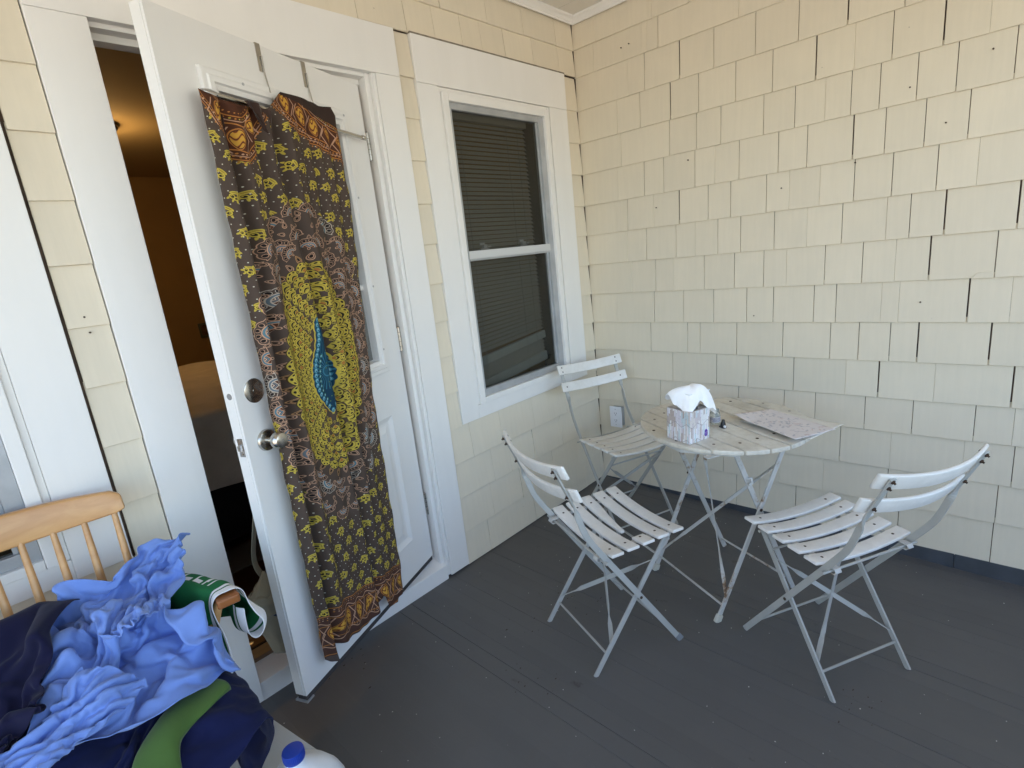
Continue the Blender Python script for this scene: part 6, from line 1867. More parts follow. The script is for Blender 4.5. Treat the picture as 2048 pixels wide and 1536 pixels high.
18,472,643,26,-8,0,25,-2,-8,21,-9,3,18,2,-10,18,0,-6,17,1,-3,17,1,2,16,0,4,16,4,0,12,12,-5,17,8,2,15,4,11,12,6,15,16,9,4,16,15,1,18,11,8,19,10,12,18,9,14,19,10,6,17,6,9,16,4,7,18,6,2,16,7,-1,17,4,1,16,4,1,17,4,3,14,9,-2,13,13,-3,17,10,1,9,18,-11,7,18,-12,14,17,-11,10,20,-13,-5,20,-19,25,-3,-14,5,16,-25,1,14,-29,0,13,-30,-2,11,-33,-2,8,-32,1,3,-32,4,0,-31,6,-6,-29,9,-7,-29,11,-5,-26,
19,489,659,26,-9,0,24,0,-8,23,-6,-1,19,0,-8,19,0,-5,17,0,-2,16,3,-5,16,2,0,14,0,8,15,6,3,10,14,-5,16,9,3,16,7,9,13,6,15,16,10,8,17,12,7,19,12,9,19,11,10,18,9,10,16,7,7,17,4,6,17,4,4,18,4,2,16,4,1,15,6,-2,15,6,-1,15,5,5,13,11,-3,13,13,-3,11,15,-7,8,18,-12,16,15,-8,-7,14,-21,24,10,-7,3,17,-23,3,16,-25,0,15,-30,3,17,-30,-6,11,-33,-5,8,-34,0,5,-33,4,-1,-31,8,-4,-30,8,-9,-30,8,-11,-29,
20,505,676,27,-6,-3,24,-7,-2,22,2,-9,20,-2,-5,19,-1,-5,18,0,-3,16,-3,0,13,9,-7,16,3,0,13,1,12,14,8,3,10,16,-4,16,11,5,15,9,8,15,9,10,16,12,10,18,11,11,19,10,12,17,8,11,16,6,7,17,4,6,18,4,3,18,3,3,17,3,3,16,2,2,10,10,-7,15,5,3,11,11,-4,12,13,-3,13,12,-3,10,16,-10,12,18,-11,-4,16,-20,25,10,-6,-2,16,-24,-3,14,-27,9,19,-26,-10,10,-33,-10,9,-35,-6,8,-35,-3,-5,-33,4,-1,-32,9,1,-31,12,2,-30,8,-12,-30,
19,508,699,28,-2,-5,25,-1,-5,22,0,-8,21,-2,-5,19,-2,-5,18,-1,-3,16,2,-3,15,5,-4,10,11,-7,16,5,2,11,2,13,14,8,5,10,17,-1,15,10,8,14,11,9,17,10,12,18,10,14,18,13,10,16,11,7,16,6,6,17,3,5,19,2,4,19,3,3,18,5,-2,16,3,3,16,2,3,6,12,-9,14,7,3,7,13,-9,13,13,0,8,14,-11,7,16,-17,24,2,-5,-6,21,-16,0,18,-22,11,20,-21,-11,2,-32,-11,3,-35,-9,5,-36,-5,6,-35,-4,14,-31,6,6,-31,8,0,-31,11,-1,-32,8,-13,-30,
17,531,695,28,-3,3,26,-4,3,22,0,-7,21,-1,-8,18,-1,-7,17,-1,-6,16,2,-4,15,0,4,15,6,-1,10,11,-5,14,7,4,8,2,15,14,7,8,14,12,7,13,12,9,16,14,10,18,16,9,17,16,4,16,11,8,15,4,8,17,2,4,21,2,3,21,1,5,20,2,2,15,7,-5,16,3,0,15,1,4,2,15,-8,16,9,3,-1,16,-10,6,14,-16,23,-5,-5,13,17,-10,0,25,-12,4,20,-19,-11,4,-29,-12,2,-32,-11,2,-35,-8,2,-36,-4,1,-35,2,6,-33,0,14,-29,10,-3,-31,7,11,-31,8,-7,-31,
11,549,708,29,-3,5,27,0,-4,24,-2,-4,21,-2,-6,18,-1,-7,17,0,-7,15,1,-5,14,2,-1,14,1,5,14,6,2,9,12,-5,13,7,5,8,5,15,12,11,9,14,13,9,16,17,7,18,18,5,18,15,6,15,9,11,15,5,3,17,0,8,22,1,3,22,0,2,20,2,6,18,1,2,14,1,-1,15,6,1,15,3,0,7,26,-3,10,26,-11,8,-2,-12,0,-7,-25,10,19,-5,3,7,-27,-1,30,-1,-8,13,-27,-12,2,-32,-12,1,-34,-8,0,-34,-5,0,-34,-2,-2,-33,2,1,-32,7,5,-31,7,12,-30,8,-4,-31,
5,570,720,29,-4,5,29,-1,-1,25,-2,-4,20,-1,-6,19,-2,-7,16,-1,-6,15,0,-5,13,4,-5,13,3,-1,12,2,8,13,7,2,7,13,-6,13,10,4,11,11,11,13,14,10,15,17,9,18,17,7,16,14,7,16,8,7,15,3,6,19,1,4,22,0,4,23,1,2,21,0,0,16,0,-1,14,-1,-4,14,1,-4,7,1,18,-2,33,-3,-1,30,-19,12,-1,-16,38,-13,0,-10,3,-20,11,21,-13,-13,15,-21,-6,25,-17,-7,7,-32,-10,2,-33,-8,0,-32,-4,0,-33,-1,0,-32,-1,-1,-33,1,0,-32,5,2,-32,9,3,-29,
0,592,728,29,-4,7,29,-2,2,25,-3,-2,20,-1,-8,18,-2,-8,16,-2,-6,15,0,-4,13,2,-4,11,5,-4,12,5,-1,10,3,11,11,11,-1,10,14,-3,12,15,3,15,16,7,16,17,6,17,15,7,17,12,5,16,6,5,16,2,5,20,1,6,21,1,8,22,0,4,20,-1,0,17,0,-2,15,1,-3,15,0,-7,14,-14,0,3,16,0,-20,27,-7,3,12,-17,34,-3,5,31,-3,-8,-19,25,-6,-15,12,-26,-6,18,-27,-7,17,-28,-5,10,-32,-1,3,-32,-1,1,-32,-2,0,-32,-3,-1,-32,-1,0,-32,2,-1,-31,8,2,-30,
    ]),
    'blue_a': ((50, 46), (-2.7811999320983887, -0.5662999749183655, 0.5030999779701233), [
0,66,132,6,13,-2,15,2,7,6,-11,-9,8,3,-15,11,0,-9,14,7,5,14,4,-4,13,0,-4,13,-3,-3,15,-7,-2,17,-11,0,18,-12,0,15,-10,-3,14,-9,-4,14,-6,1,16,-4,3,17,-5,1,15,-6,1,14,-6,-1,14,-4,-3,16,-1,-2,15,1,-1,14,0,-1,14,0,3,15,1,0,19,4,1,23,6,-7,23,8,-8,20,9,-7,10,8,-9,9,11,-9,15,20,-13,28,22,-7,29,17,5,13,4,-22,7,7,-14,16,-5,1,7,-17,10,-1,-19,11,-8,-14,6,-4,-4,16,-4,16,2,1,9,14,2,-15,6,-11,-10,4,
9,62,114,11,8,6,0,16,2,13,-1,5,15,-3,-7,-3,9,-18,12,1,-13,17,7,-7,9,10,3,13,-1,-4,13,-11,-3,19,-10,5,20,-15,2,20,-12,2,15,-11,-3,14,-8,-3,13,-8,-2,14,-9,0,14,-7,-1,14,-4,-1,16,2,0,16,3,2,15,2,3,13,0,3,13,-1,2,13,-1,6,16,2,3,21,5,-1,24,7,-6,19,11,-12,8,8,-12,8,10,-10,18,18,-4,25,22,-7,27,23,-5,22,4,-14,17,2,-6,15,-10,4,2,-19,11,-15,-15,4,-13,-13,-4,-6,-12,8,5,1,16,-4,15,5,8,3,13,-3,-12,9,
1,77,105,14,0,-1,13,6,3,7,11,9,12,3,6,14,-3,-12,-1,15,-16,5,7,-19,14,4,-9,13,0,-4,18,-6,1,20,-14,5,25,-12,10,21,-14,11,18,-12,1,11,-5,-11,8,-8,-10,14,-8,-1,13,-5,1,11,-1,11,15,2,5,16,3,5,14,3,0,13,-2,1,13,-2,0,14,-2,1,14,1,2,19,2,6,24,5,-1,13,12,-18,18,7,-2,14,-6,-5,16,17,-3,27,14,-11,28,17,-9,23,15,-6,10,15,-6,17,-6,3,-16,-17,-1,-15,-15,2,-12,-14,1,-6,-12,9,1,-10,13,9,5,13,-3,16,1,12,4,4,
0,93,110,15,-3,1,9,7,-10,15,4,2,4,8,12,17,-1,-2,17,3,-16,-8,18,-13,12,6,-12,15,-2,0,16,-9,4,19,-20,8,32,-4,3,28,-14,-2,21,-12,4,12,-12,3,7,-2,-12,1,5,-16,13,-6,4,9,-1,12,11,1,12,13,0,9,13,-1,5,13,-4,1,14,-4,0,14,1,-4,14,3,-2,17,3,-2,23,6,0,25,2,-1,15,-13,-4,16,1,-2,19,13,-3,23,21,-7,19,27,-12,13,20,-17,19,-2,6,17,5,2,-8,-19,2,-15,-15,2,-18,-6,-3,-8,-11,7,-2,-11,10,3,-8,14,14,8,4,2,14,3,
4,99,98,7,4,14,13,0,4,4,8,-11,12,7,-2,16,1,-2,17,1,10,1,18,-15,15,3,-13,4,-13,4,15,-12,4,30,-6,8,31,-18,4,35,0,-1,27,-6,-2,14,-12,3,4,2,-14,-8,7,-10,8,-1,-12,9,-4,9,10,0,11,11,0,11,11,-2,7,12,-4,2,13,-7,-8,14,3,7,12,0,6,16,-3,4,22,-6,2,25,-3,-2,23,0,-2,15,6,-3,15,15,-5,12,23,-16,15,21,-24,26,16,8,18,13,-3,15,0,7,2,-18,6,-18,-9,-2,-3,-19,2,-14,-5,5,-10,-8,7,-3,-9,13,12,-4,8,8,12,2,
1,115,99,15,-4,1,-2,3,16,13,3,4,13,6,0,7,8,-14,18,0,13,19,1,-10,11,14,-12,3,-15,4,17,-7,1,21,-21,14,41,-2,1,37,-12,2,30,-4,-1,19,0,-4,2,5,-14,-13,7,-7,1,1,-16,11,-5,-8,11,-6,5,10,-3,8,8,4,10,9,-10,-3,11,8,12,14,4,9,11,1,8,9,-6,11,22,-3,-4,23,-2,-11,24,-2,-6,16,4,8,8,9,-16,12,20,-17,22,25,-5,25,19,1,22,7,10,17,1,7,9,-13,6,-7,-18,3,-8,-15,3,-12,-8,5,-15,-3,4,-9,-8,8,0,-12,6,11,-6,4,
7,122,114,1,5,-14,15,-5,1,2,11,12,7,8,9,18,-7,2,13,9,-15,21,0,10,22,3,-6,6,-4,-15,-3,-10,18,23,-21,13,44,-5,3,42,-9,1,33,-5,0,18,7,-8,5,3,-13,-5,2,-15,-11,9,-13,7,-3,-14,13,-5,1,11,-5,-1,14,-3,1,14,-1,6,14,6,11,5,13,11,12,3,9,12,-7,8,-7,-3,21,27,-7,-3,25,-2,-8,9,0,-18,13,10,-9,15,19,-8,21,22,-1,30,3,9,19,16,8,19,3,9,13,-10,6,1,-17,5,-5,-16,5,-15,-2,1,-11,-9,6,1,-15,-2,-10,-4,8,0,-12,7,
1,138,119,11,2,-9,11,0,-9,15,0,-2,10,3,10,-1,12,12,23,4,1,17,-4,-21,23,8,1,15,-5,-2,3,-13,11,-6,-15,29,43,-14,6,45,-13,2,37,-2,-3,16,11,-13,8,4,-12,1,2,-16,1,0,-19,-6,9,-15,15,-2,0,15,-3,5,10,-4,11,15,6,-6,18,4,-4,18,-2,3,15,2,9,-5,10,12,-3,-3,22,2,-11,27,24,0,-16,22,-5,-7,15,7,-10,5,18,-13,27,-1,6,27,6,9,23,12,7,13,16,9,17,-5,6,8,-14,6,0,-17,5,-9,-12,2,-12,-7,5,3,-13,-6,-14,0,5,-12,-3,-4,
10,141,133,13,4,-10,4,11,-12,9,5,-9,16,1,-2,7,11,13,23,-2,-2,18,-1,-19,22,-2,-10,7,-16,-8,9,-9,12,-9,-12,28,20,4,39,45,-20,7,42,-1,-6,10,2,-25,10,7,-8,1,-1,-15,13,8,-10,-3,11,-16,17,1,-4,17,-1,4,15,-1,10,18,-1,6,20,4,-3,17,5,-7,13,0,-10,7,0,14,-4,-2,21,-16,2,25,18,-12,20,23,1,-13,15,6,-12,6,15,-12,19,-13,8,25,5,9,25,4,7,9,20,7,19,4,7,14,-10,6,2,-17,6,-4,-15,3,-3,-14,2,-7,-14,-3,-9,-12,-5,-11,10,2,
22,144,147,8,12,-13,4,12,-11,8,9,-10,10,6,-12,16,-9,-8,22,9,2,23,-1,-18,-6,-22,-11,-2,-8,15,8,-17,2,28,-13,11,4,27,37,31,-18,36,46,-7,-1,11,3,-29,8,2,-16,9,5,-10,10,6,-12,17,3,-7,3,13,-12,19,1,1,18,-1,2,16,1,13,21,3,0,8,0,-17,14,6,-3,13,1,10,5,-2,21,-17,2,22,18,-21,8,17,8,19,-2,1,-21,18,6,3,19,3,-13,21,4,12,13,-15,13,22,3,8,9,17,9,18,2,7,2,-13,-11,-3,-17,0,-4,-13,9,-5,-14,6,-3,-17,3,-9,-11,-8,
31,152,158,7,15,-12,11,5,-12,5,12,-10,11,4,-12,10,3,-17,16,3,-17,20,-17,-15,11,-25,1,-21,-4,2,12,-12,-1,30,-8,10,12,19,37,6,0,51,44,-11,13,18,4,-31,12,2,-17,9,4,-10,11,4,-8,15,-4,-3,3,13,-12,15,8,-5,19,-2,5,18,5,-9,19,2,-2,17,-2,10,7,11,-9,11,1,11,6,2,19,2,-3,25,-6,-27,9,18,14,11,3,4,-21,16,1,-12,20,7,6,12,-15,11,20,4,12,15,-15,9,16,7,12,11,16,5,12,-15,-2,-10,-10,-10,-2,-13,-10,-7,-17,9,-5,-12,14,-9,-17,1,
40,163,168,12,-2,-14,4,15,-7,9,6,-10,10,3,-12,7,10,-13,16,1,-16,18,-3,-21,8,-20,-16,-10,-20,-6,10,-10,2,20,-3,18,24,3,31,-3,14,47,31,-10,32,16,2,-35,20,5,-12,13,-5,-4,11,-1,-6,8,9,-6,15,-1,-5,-5,15,-9,15,8,-8,20,-2,3,16,6,-7,17,4,-1,9,-5,12,11,4,11,7,10,15,-4,-22,4,7,-3,23,18,13,3,16,2,-11,4,4,-20,12,-11,14,17,-6,13,19,-3,13,23,2,-3,4,-11,19,15,14,7,17,-8,3,-8,-14,-8,1,-14,-10,-19,-6,-10,-8,-16,15,-9,-18,-10,
42,181,172,13,-8,-4,13,-2,-6,9,7,-8,7,11,-6,3,13,-10,11,-12,-13,15,-5,-20,20,1,-19,1,-15,-18,8,-13,-4,17,-4,14,11,4,31,1,9,41,20,-10,35,16,4,-32,25,-5,-4,13,-10,-2,11,2,-5,11,3,-5,5,13,-5,13,4,-8,-7,15,-6,14,9,-9,17,-1,4,16,3,1,10,9,4,8,2,13,-2,-19,4,7,-4,20,18,10,0,17,8,-3,20,3,2,12,3,-17,18,-13,-1,8,-1,22,16,-3,16,23,-1,3,-6,-14,17,14,-13,8,18,-8,3,16,-6,-5,-18,-11,-3,-14,10,-18,-21,-19,4,-13,-20,-10,
45,199,173,11,-6,6,9,2,-11,12,0,9,14,0,1,11,0,-10,7,13,-12,0,-21,-11,8,-12,-21,14,-8,-16,14,-5,-7,12,11,1,17,5,21,13,-8,29,8,-1,34,15,2,-28,18,-16,4,16,-7,-1,13,0,-3,11,3,-6,8,7,-6,9,10,-4,3,14,-8,-4,16,-7,13,9,-8,11,-4,9,9,9,7,1,-14,8,16,6,11,16,1,12,16,0,8,12,10,-11,20,5,-8,22,-9,-1,18,1,-17,19,-9,11,8,6,21,9,-4,21,8,-15,17,7,-16,14,19,1,-6,13,-11,1,-9,-22,1,-22,1,-17,-27,1,-21,-20,-26,0,
55,210,160,1,4,15,14,3,5,12,5,-9,13,4,8,13,-2,5,5,-14,9,12,-8,-15,8,-6,-23,1,3,-22,7,-16,0,11,-7,3,15,2,14,20,6,16,15,-4,20,9,2,-23,17,-12,2,13,-7,-7,12,-1,6,12,2,-1,0,4,-13,12,6,3,7,12,-4,7,13,-7,-5,13,-10,14,6,0,2,-7,14,10,-4,14,15,3,13,17,4,11,17,7,0,15,8,-11,24,-3,-3,23,2,-14,24,1,-13,23,-8,9,18,-11,12,9,-7,21,10,-10,19,-11,3,20,19,-3,6,10,-12,5,-2,-23,0,-28,-8,-13,-31,3,-24,-31,-22,-10,
72,214,159,-10,12,2,1,10,14,12,3,13,13,1,10,14,-3,9,16,-3,2,13,-10,-9,2,-3,-23,12,-4,-19,11,-9,-11,4,-11,6,8,-6,14,15,1,12,19,-1,10,9,2,-18,11,-7,-10,10,-5,-8,13,-6,-4,6,5,10,10,5,0,4,0,-14,7,13,-6,5,12,10,9,12,-1,5,10,-9,15,-4,7,0,-7,21,15,2,16,19,7,8,17,6,1,21,3,-6,24,3,-12,27,2,-13,27,2,-13,20,-9,15,6,-15,19,21,0,12,15,-10,16,-8,2,21,3,-8,19,4,-14,6,14,-15,-7,-28,-15,-6,-34,2,-26,-39,-18,-16,
76,219,145,1,11,14,-3,15,10,5,9,17,15,3,10,5,-3,14,16,-2,-4,16,-9,-7,11,-17,-2,7,-12,-16,13,-2,-14,12,-2,-9,7,-14,0,11,2,13,12,3,11,11,-2,6,11,-8,-6,4,5,-12,7,-1,-10,6,3,-11,10,5,-1,12,-1,10,-3,14,-10,5,14,-8,5,10,10,11,9,0,17,-1,-3,-4,-12,21,24,0,5,16,10,13,18,5,0,21,4,-2,27,3,-8,31,1,-9,27,2,-14,4,-16,21,11,-11,19,12,-16,10,17,10,11,18,3,18,5,-22,3,6,-10,12,1,-9,21,-27,-15,-7,-36,0,-25,-42,-14,-20,
68,230,138,14,7,10,5,8,17,3,13,14,5,11,17,9,-2,12,7,-10,-14,12,-13,-7,18,-11,-1,16,-11,0,8,-14,-5,12,-4,-11,10,2,-12,12,-6,1,12,3,10,9,6,6,9,2,5,9,-4,6,9,-6,-8,9,4,-11,-6,12,-4,12,3,3,-2,13,-8,-7,12,-13,9,11,-7,13,9,0,17,3,7,-5,-17,21,27,-1,0,24,-4,3,17,11,1,17,10,4,25,1,-10,30,4,-6,30,4,3,9,-15,19,18,-12,9,3,-12,17,-1,-19,10,15,4,16,15,-3,18,17,2,5,-9,-11,14,-22,-17,0,-37,-14,-13,-41,-3,-25,
58,241,135,17,8,10,17,6,12,11,3,17,2,10,15,9,7,15,8,-14,-2,11,-8,-15,14,-12,-10,10,-16,-5,14,-6,10,9,-13,-1,8,4,-12,12,3,-9,10,0,-4,13,2,2,9,6,5,0,1,15,13,-6,-6,10,-5,11,5,11,-5,4,12,-5,8,9,-11,-17,12,-2,3,15,-10,9,11,-6,18,3,7,-3,-17,21,30,-4,4,22,-4,-14,16,14,2,17,9,0,23,1,-6,29,6,3,27,0,10,20,-7,12,9,-13,15,-8,-16,8,-3,-20,5,10,-2,19,21,3,4,13,0,18,-2,-6,16,-13,-20,-15,-34,-10,-7,-43,-9,1,
47,244,144,18,12,8,21,11,7,18,5,12,13,1,12,6,7,14,10,-14,7,9,-17,-7,14,-11,-10,11,-4,-14,8,-13,-4,10,-1,13,10,-12,-1,12,4,-8,4,11,-6,11,5,-7,11,6,-1,11,-7,6,-3,-3,19,10,-1,11,16,0,1,10,5,-6,-6,15,-6,1,16,-11,-13,16,-5,6,15,-7,17,4,3,10,-15,16,24,-5,-17,20,-11,16,16,17,0,16,8,1,20,-3,-3,19,18,-5,19,-16,8,19,5,11,8,-11,16,-7,-11,-13,-6,-15,8,13,3,16,11,-5,17,9,-10,14,5,-16,2,-12,-14,14,-24,3,-20,-30,-12,19,
43,255,152,21,-3,14,21,17,9,16,17,5,18,5,5,11,-9,-3,2,-18,5,20,-7,9,12,-18,1,11,-9,-12,7,3,-14,8,-11,-4,5,2,15,11,-2,5,12,4,-4,9,6,-5,9,9,-5,17,-2,5,-7,1,18,18,4,-1,9,0,15,5,-8,7,12,8,-10,-16,15,-4,6,10,-17,-8,16,-1,11,11,3,22,-5,-10,25,-11,-8,9,-13,26,23,1,-7,10,13,7,19,8,-1,5,21,-7,13,-18,8,16,13,3,19,2,3,-9,-13,7,-8,-12,8,-11,-15,4,8,-16,9,10,-10,12,11,1,15,-3,-7,16,-20,2,-18,-3,-17,26,
52,270,151,8,-7,28,22,19,10,23,5,14,19,4,6,14,2,-6,8,-11,-13,4,-19,-16,16,-15,7,17,-4,7,11,-10,-5,1,5,-16,13,-3,2,7,2,9,2,5,15,10,-3,5,12,3,0,2,11,-11,19,7,8,7,-4,23,-10,-7,18,13,1,9,13,-4,-2,13,13,-15,-15,19,-10,8,-11,-17,11,10,-4,16,-5,-10,16,16,2,14,-13,18,18,-12,1,14,9,4,1,19,-6,11,21,-1,22,-6,3,10,-12,10,13,12,4,13,-5,7,-10,-8,14,6,-10,-14,-14,-1,14,-12,-10,8,-5,-12,11,18,5,3,-5,-14,16,3,-18,18,
70,273,157,-5,12,30,23,-5,26,27,-3,14,20,-3,6,15,6,-5,12,7,-14,3,-18,-18,6,1,-25,13,-14,-4,7,0,15,13,-5,3,6,6,-13,12,4,-2,12,-3,7,-3,6,14,3,2,13,14,-6,6,17,14,4,-3,-3,24,-9,-6,21,14,3,10,6,-12,2,17,-3,-12,10,15,-21,8,11,-20,11,-9,-11,-1,16,-7,19,-3,1,22,-1,-3,-2,-6,20,14,7,8,3,17,-6,21,4,0,17,13,2,0,-17,9,16,-1,10,7,14,-3,16,-1,2,3,-11,9,3,-17,6,-13,-3,12,-13,3,11,-6,-6,15,10,-13,11,15,-13,-4,
72,294,164,10,5,29,21,-1,31,30,-3,15,10,-10,19,14,-6,-1,11,-3,-16,13,-2,-24,3,6,-27,10,-4,-19,12,-7,2,-1,2,15,14,-3,5,11,6,-6,11,5,-4,10,-1,7,6,-2,11,-10,5,13,3,-5,18,8,8,22,-7,-4,21,10,-6,13,14,2,-9,18,-12,1,7,14,-24,16,-6,-21,3,10,-14,12,5,-10,10,12,-15,19,-2,9,-8,-5,18,11,3,12,18,5,1,11,14,-3,17,6,5,13,-9,1,-1,-3,16,17,-1,2,8,14,-3,7,-10,9,-3,-13,10,14,-4,4,-11,0,14,-9,0,15,11,-14,5,13,-10,-10,
85,310,171,17,-3,24,21,-2,29,13,2,31,20,-7,15,13,-7,0,12,-9,-12,10,3,-25,9,-3,-27,0,8,-24,14,-7,-5,7,-3,10,2,1,14,15,-1,4,-1,10,-8,14,-2,4,12,3,6,1,-5,15,-12,6,14,-1,3,22,6,-2,21,11,-4,13,10,-13,4,12,2,-19,22,-8,-11,2,13,-24,17,5,-17,9,10,-10,-1,16,-12,17,-1,-4,10,-11,14,3,7,14,7,6,15,15,-4,8,17,-1,4,6,13,-7,15,-6,-2,-3,1,16,11,-3,11,10,-1,11,13,0,-10,-1,-4,15,10,-2,12,-7,0,16,12,-13,-4,12,-11,-9,
89,325,185,21,-2,14,24,-5,22,12,3,30,18,-5,15,14,-7,0,7,-10,-16,-11,-9,-24,23,11,-16,14,-9,-14,12,8,-11,11,-4,2,-5,4,13,-4,-7,12,10,-1,6,11,6,-3,15,9,2,-4,-6,12,12,2,10,-1,-13,14,4,7,16,10,-7,10,5,6,13,19,-11,-8,21,-1,-19,-5,17,-21,1,5,-26,12,12,8,11,-11,-5,17,7,-3,14,9,-8,8,-2,14,4,5,15,8,2,15,10,-2,11,15,3,-2,8,8,-13,12,-7,4,9,2,14,-1,5,15,16,-3,-5,10,-8,10,-5,7,14,9,-7,13,13,-13,-4,12,-12,-6,
91,341,195,15,-3,13,23,-1,14,24,-2,15,17,-6,12,12,-8,-3,5,-10,-15,-11,-8,-25,21,-1,-21,18,10,13,13,-1,4,13,3,-6,5,-8,11,-15,4,9,5,-3,12,11,0,5,11,11,-5,9,-5,7,-8,-2,13,12,-6,10,17,-2,1,-3,4,17,16,-3,3,21,-6,2,17,-1,-21,-2,14,-21,-22,7,-4,8,-1,-21,16,0,-5,15,10,9,18,4,3,18,6,7,13,1,8,11,-2,10,8,5,12,-3,8,15,14,-10,3,9,10,-10,14,5,0,10,-4,9,4,0,17,14,-3,-8,8,-7,11,6,2,18,14,-12,-3,11,-14,2,
101,353,207,14,-1,-10,17,-13,3,20,-7,12,16,4,10,1,-13,-2,6,-7,-15,25,1,-1,18,5,-25,23,-1,9,-1,11,10,5,1,10,13,-9,3,-20,4,6,9,-8,11,-7,-1,11,9,-4,6,13,9,-1,10,-6,7,2,-1,16,14,4,-9,9,-12,4,16,-2,5,19,5,11,19,-2,-19,-22,11,-9,-2,5,-20,-3,5,-20,17,3,3,10,-6,19,19,-1,5,17,6,9,16,11,8,8,13,-4,19,8,2,14,-1,7,5,3,17,-1,-1,16,14,1,0,6,9,-12,14,-5,5,8,-4,13,16,-7,-4,14,-7,10,12,-8,10,-8,-9,13,
112,362,220,11,4,-11,15,-6,-7,17,-9,-6,13,-11,-1,13,-5,1,16,-1,10,13,3,-22,26,4,-2,23,-1,4,4,6,12,-8,6,8,12,-12,6,-9,-10,14,-19,3,10,12,-5,11,-8,-4,10,10,-6,7,12,11,1,13,3,5,7,-12,6,12,4,-10,17,-4,-7,17,5,14,21,0,-13,-14,6,-19,-17,9,-10,14,-8,-6,13,14,-6,16,-7,2,17,3,12,7,7,18,11,7,15,16,6,8,22,9,3,-6,15,-3,9,10,9,12,4,5,12,0,6,14,-1,1,14,-5,-2,14,-6,4,13,-7,7,12,-7,12,5,-9,14,-14,-7,8,
129,362,233,4,13,-10,14,-4,-7,15,-8,-4,13,-5,-4,13,-2,-3,19,-1,-5,16,-17,2,20,15,-2,12,10,-14,12,4,2,4,-5,14,-1,-6,18,-18,-13,-2,5,-5,21,-8,4,17,1,-8,17,4,-11,12,16,-4,0,5,12,9,10,6,-8,11,5,-10,8,-7,-18,18,4,12,24,-1,0,1,6,-22,-14,11,-11,13,-5,-8,10,-11,10,13,14,-6,18,6,2,17,4,13,3,9,20,18,8,8,-11,-4,17,12,14,11,10,9,9,12,-13,2,13,-1,2,14,-3,-2,15,2,0,14,5,6,15,5,2,-6,-14,9,17,8,3,10,-13,-1,
136,368,255,8,11,-12,13,-5,-7,12,-9,-4,10,-11,-4,13,-1,-4,17,4,-5,22,-11,-1,1,21,-14,15,9,-7,12,4,3,8,-3,11,-11,-13,7,-9,-17,13,18,3,15,0,-10,19,-3,2,22,3,-10,16,15,-11,7,15,5,-1,4,14,-2,6,-7,-13,0,10,-17,10,11,-19,18,0,16,18,6,-10,-5,11,-16,17,-7,-6,1,-12,15,15,3,-4,9,16,-4,18,9,2,17,6,8,-12,0,23,1,6,22,10,0,19,16,-4,11,16,0,3,8,12,-6,14,-7,-1,13,7,-5,12,6,-7,0,-8,13,8,-5,16,14,-9,8,17,-4,1,
123,350,242,18,3,5,13,5,9,10,-10,-6,14,5,2,12,-4,-5,11,13,-7,15,-18,-4,16,10,-11,6,17,-7,7,12,1,9,-2,9,1,-15,8,-12,-14,10,19,7,10,12,-9,15,2,-7,22,-1,-2,21,7,-16,13,18,2,3,11,4,-10,7,11,-14,-12,9,-15,-1,11,-21,23,5,-9,14,7,14,10,9,-10,11,-12,0,14,-6,9,13,0,-3,3,16,-5,12,10,-5,18,7,2,3,0,19,-1,5,22,3,2,22,12,-5,15,13,-3,7,16,9,-4,5,2,-18,10,0,-12,9,8,13,15,-6,6,14,-10,8,4,0,20,1,-15,9,
112,337,260,18,0,4,15,0,6,15,2,4,14,3,1,14,4,-2,4,13,-8,12,5,-14,16,-15,2,15,6,-12,-4,11,-8,9,6,5,5,-1,13,-5,-13,10,16,8,5,16,-5,8,10,-7,19,3,-7,21,-4,-9,17,16,0,4,16,1,-6,5,13,-14,-4,8,-21,-11,12,-18,19,6,-14,17,8,4,10,-3,14,17,2,-2,13,-1,-10,7,-3,14,15,3,-1,7,13,-7,11,9,-4,16,1,10,4,2,21,-1,6,19,12,-9,10,2,9,13,14,5,-6,18,1,-8,0,4,-18,16,-1,2,15,-5,11,16,-9,12,7,-15,19,2,-4,20,
107,357,264,16,0,7,14,-1,9,14,-1,7,13,0,4,15,1,1,15,1,-3,7,9,-15,14,5,-8,11,-13,3,-4,6,-12,-3,12,-7,11,-3,6,6,-3,12,10,-4,8,12,-5,7,16,8,8,-4,-14,16,5,0,19,17,0,5,6,-7,-11,5,14,-7,7,15,-15,7,5,-19,0,11,-19,15,-1,13,15,3,6,15,2,-9,19,2,2,8,-3,15,12,-2,7,12,5,-6,8,11,-7,18,5,-3,1,7,18,13,-7,10,-11,5,16,15,-2,1,13,5,-8,7,14,8,16,2,1,14,4,-10,-3,-11,15,22,-9,11,20,-16,14,8,-19,15,
109,377,256,13,0,12,11,-1,12,12,-2,11,13,-2,6,15,0,1,14,2,-3,14,5,-5,-2,-2,-17,13,-6,6,15,2,-2,-4,10,-10,10,4,-8,8,-5,4,-1,-2,13,8,-3,7,10,-2,-12,3,-1,20,5,-1,19,16,3,6,1,-11,-10,6,5,-15,6,12,-16,8,20,3,13,10,-3,11,-7,-12,11,-1,16,21,3,-2,20,4,0,18,-3,3,9,1,14,11,-7,6,8,11,-8,1,13,-12,20,1,4,7,-1,14,0,4,16,9,5,13,9,7,-14,17,8,-6,4,10,16,8,-10,7,19,-10,1,-7,-24,14,30,1,16,18,-20,13,
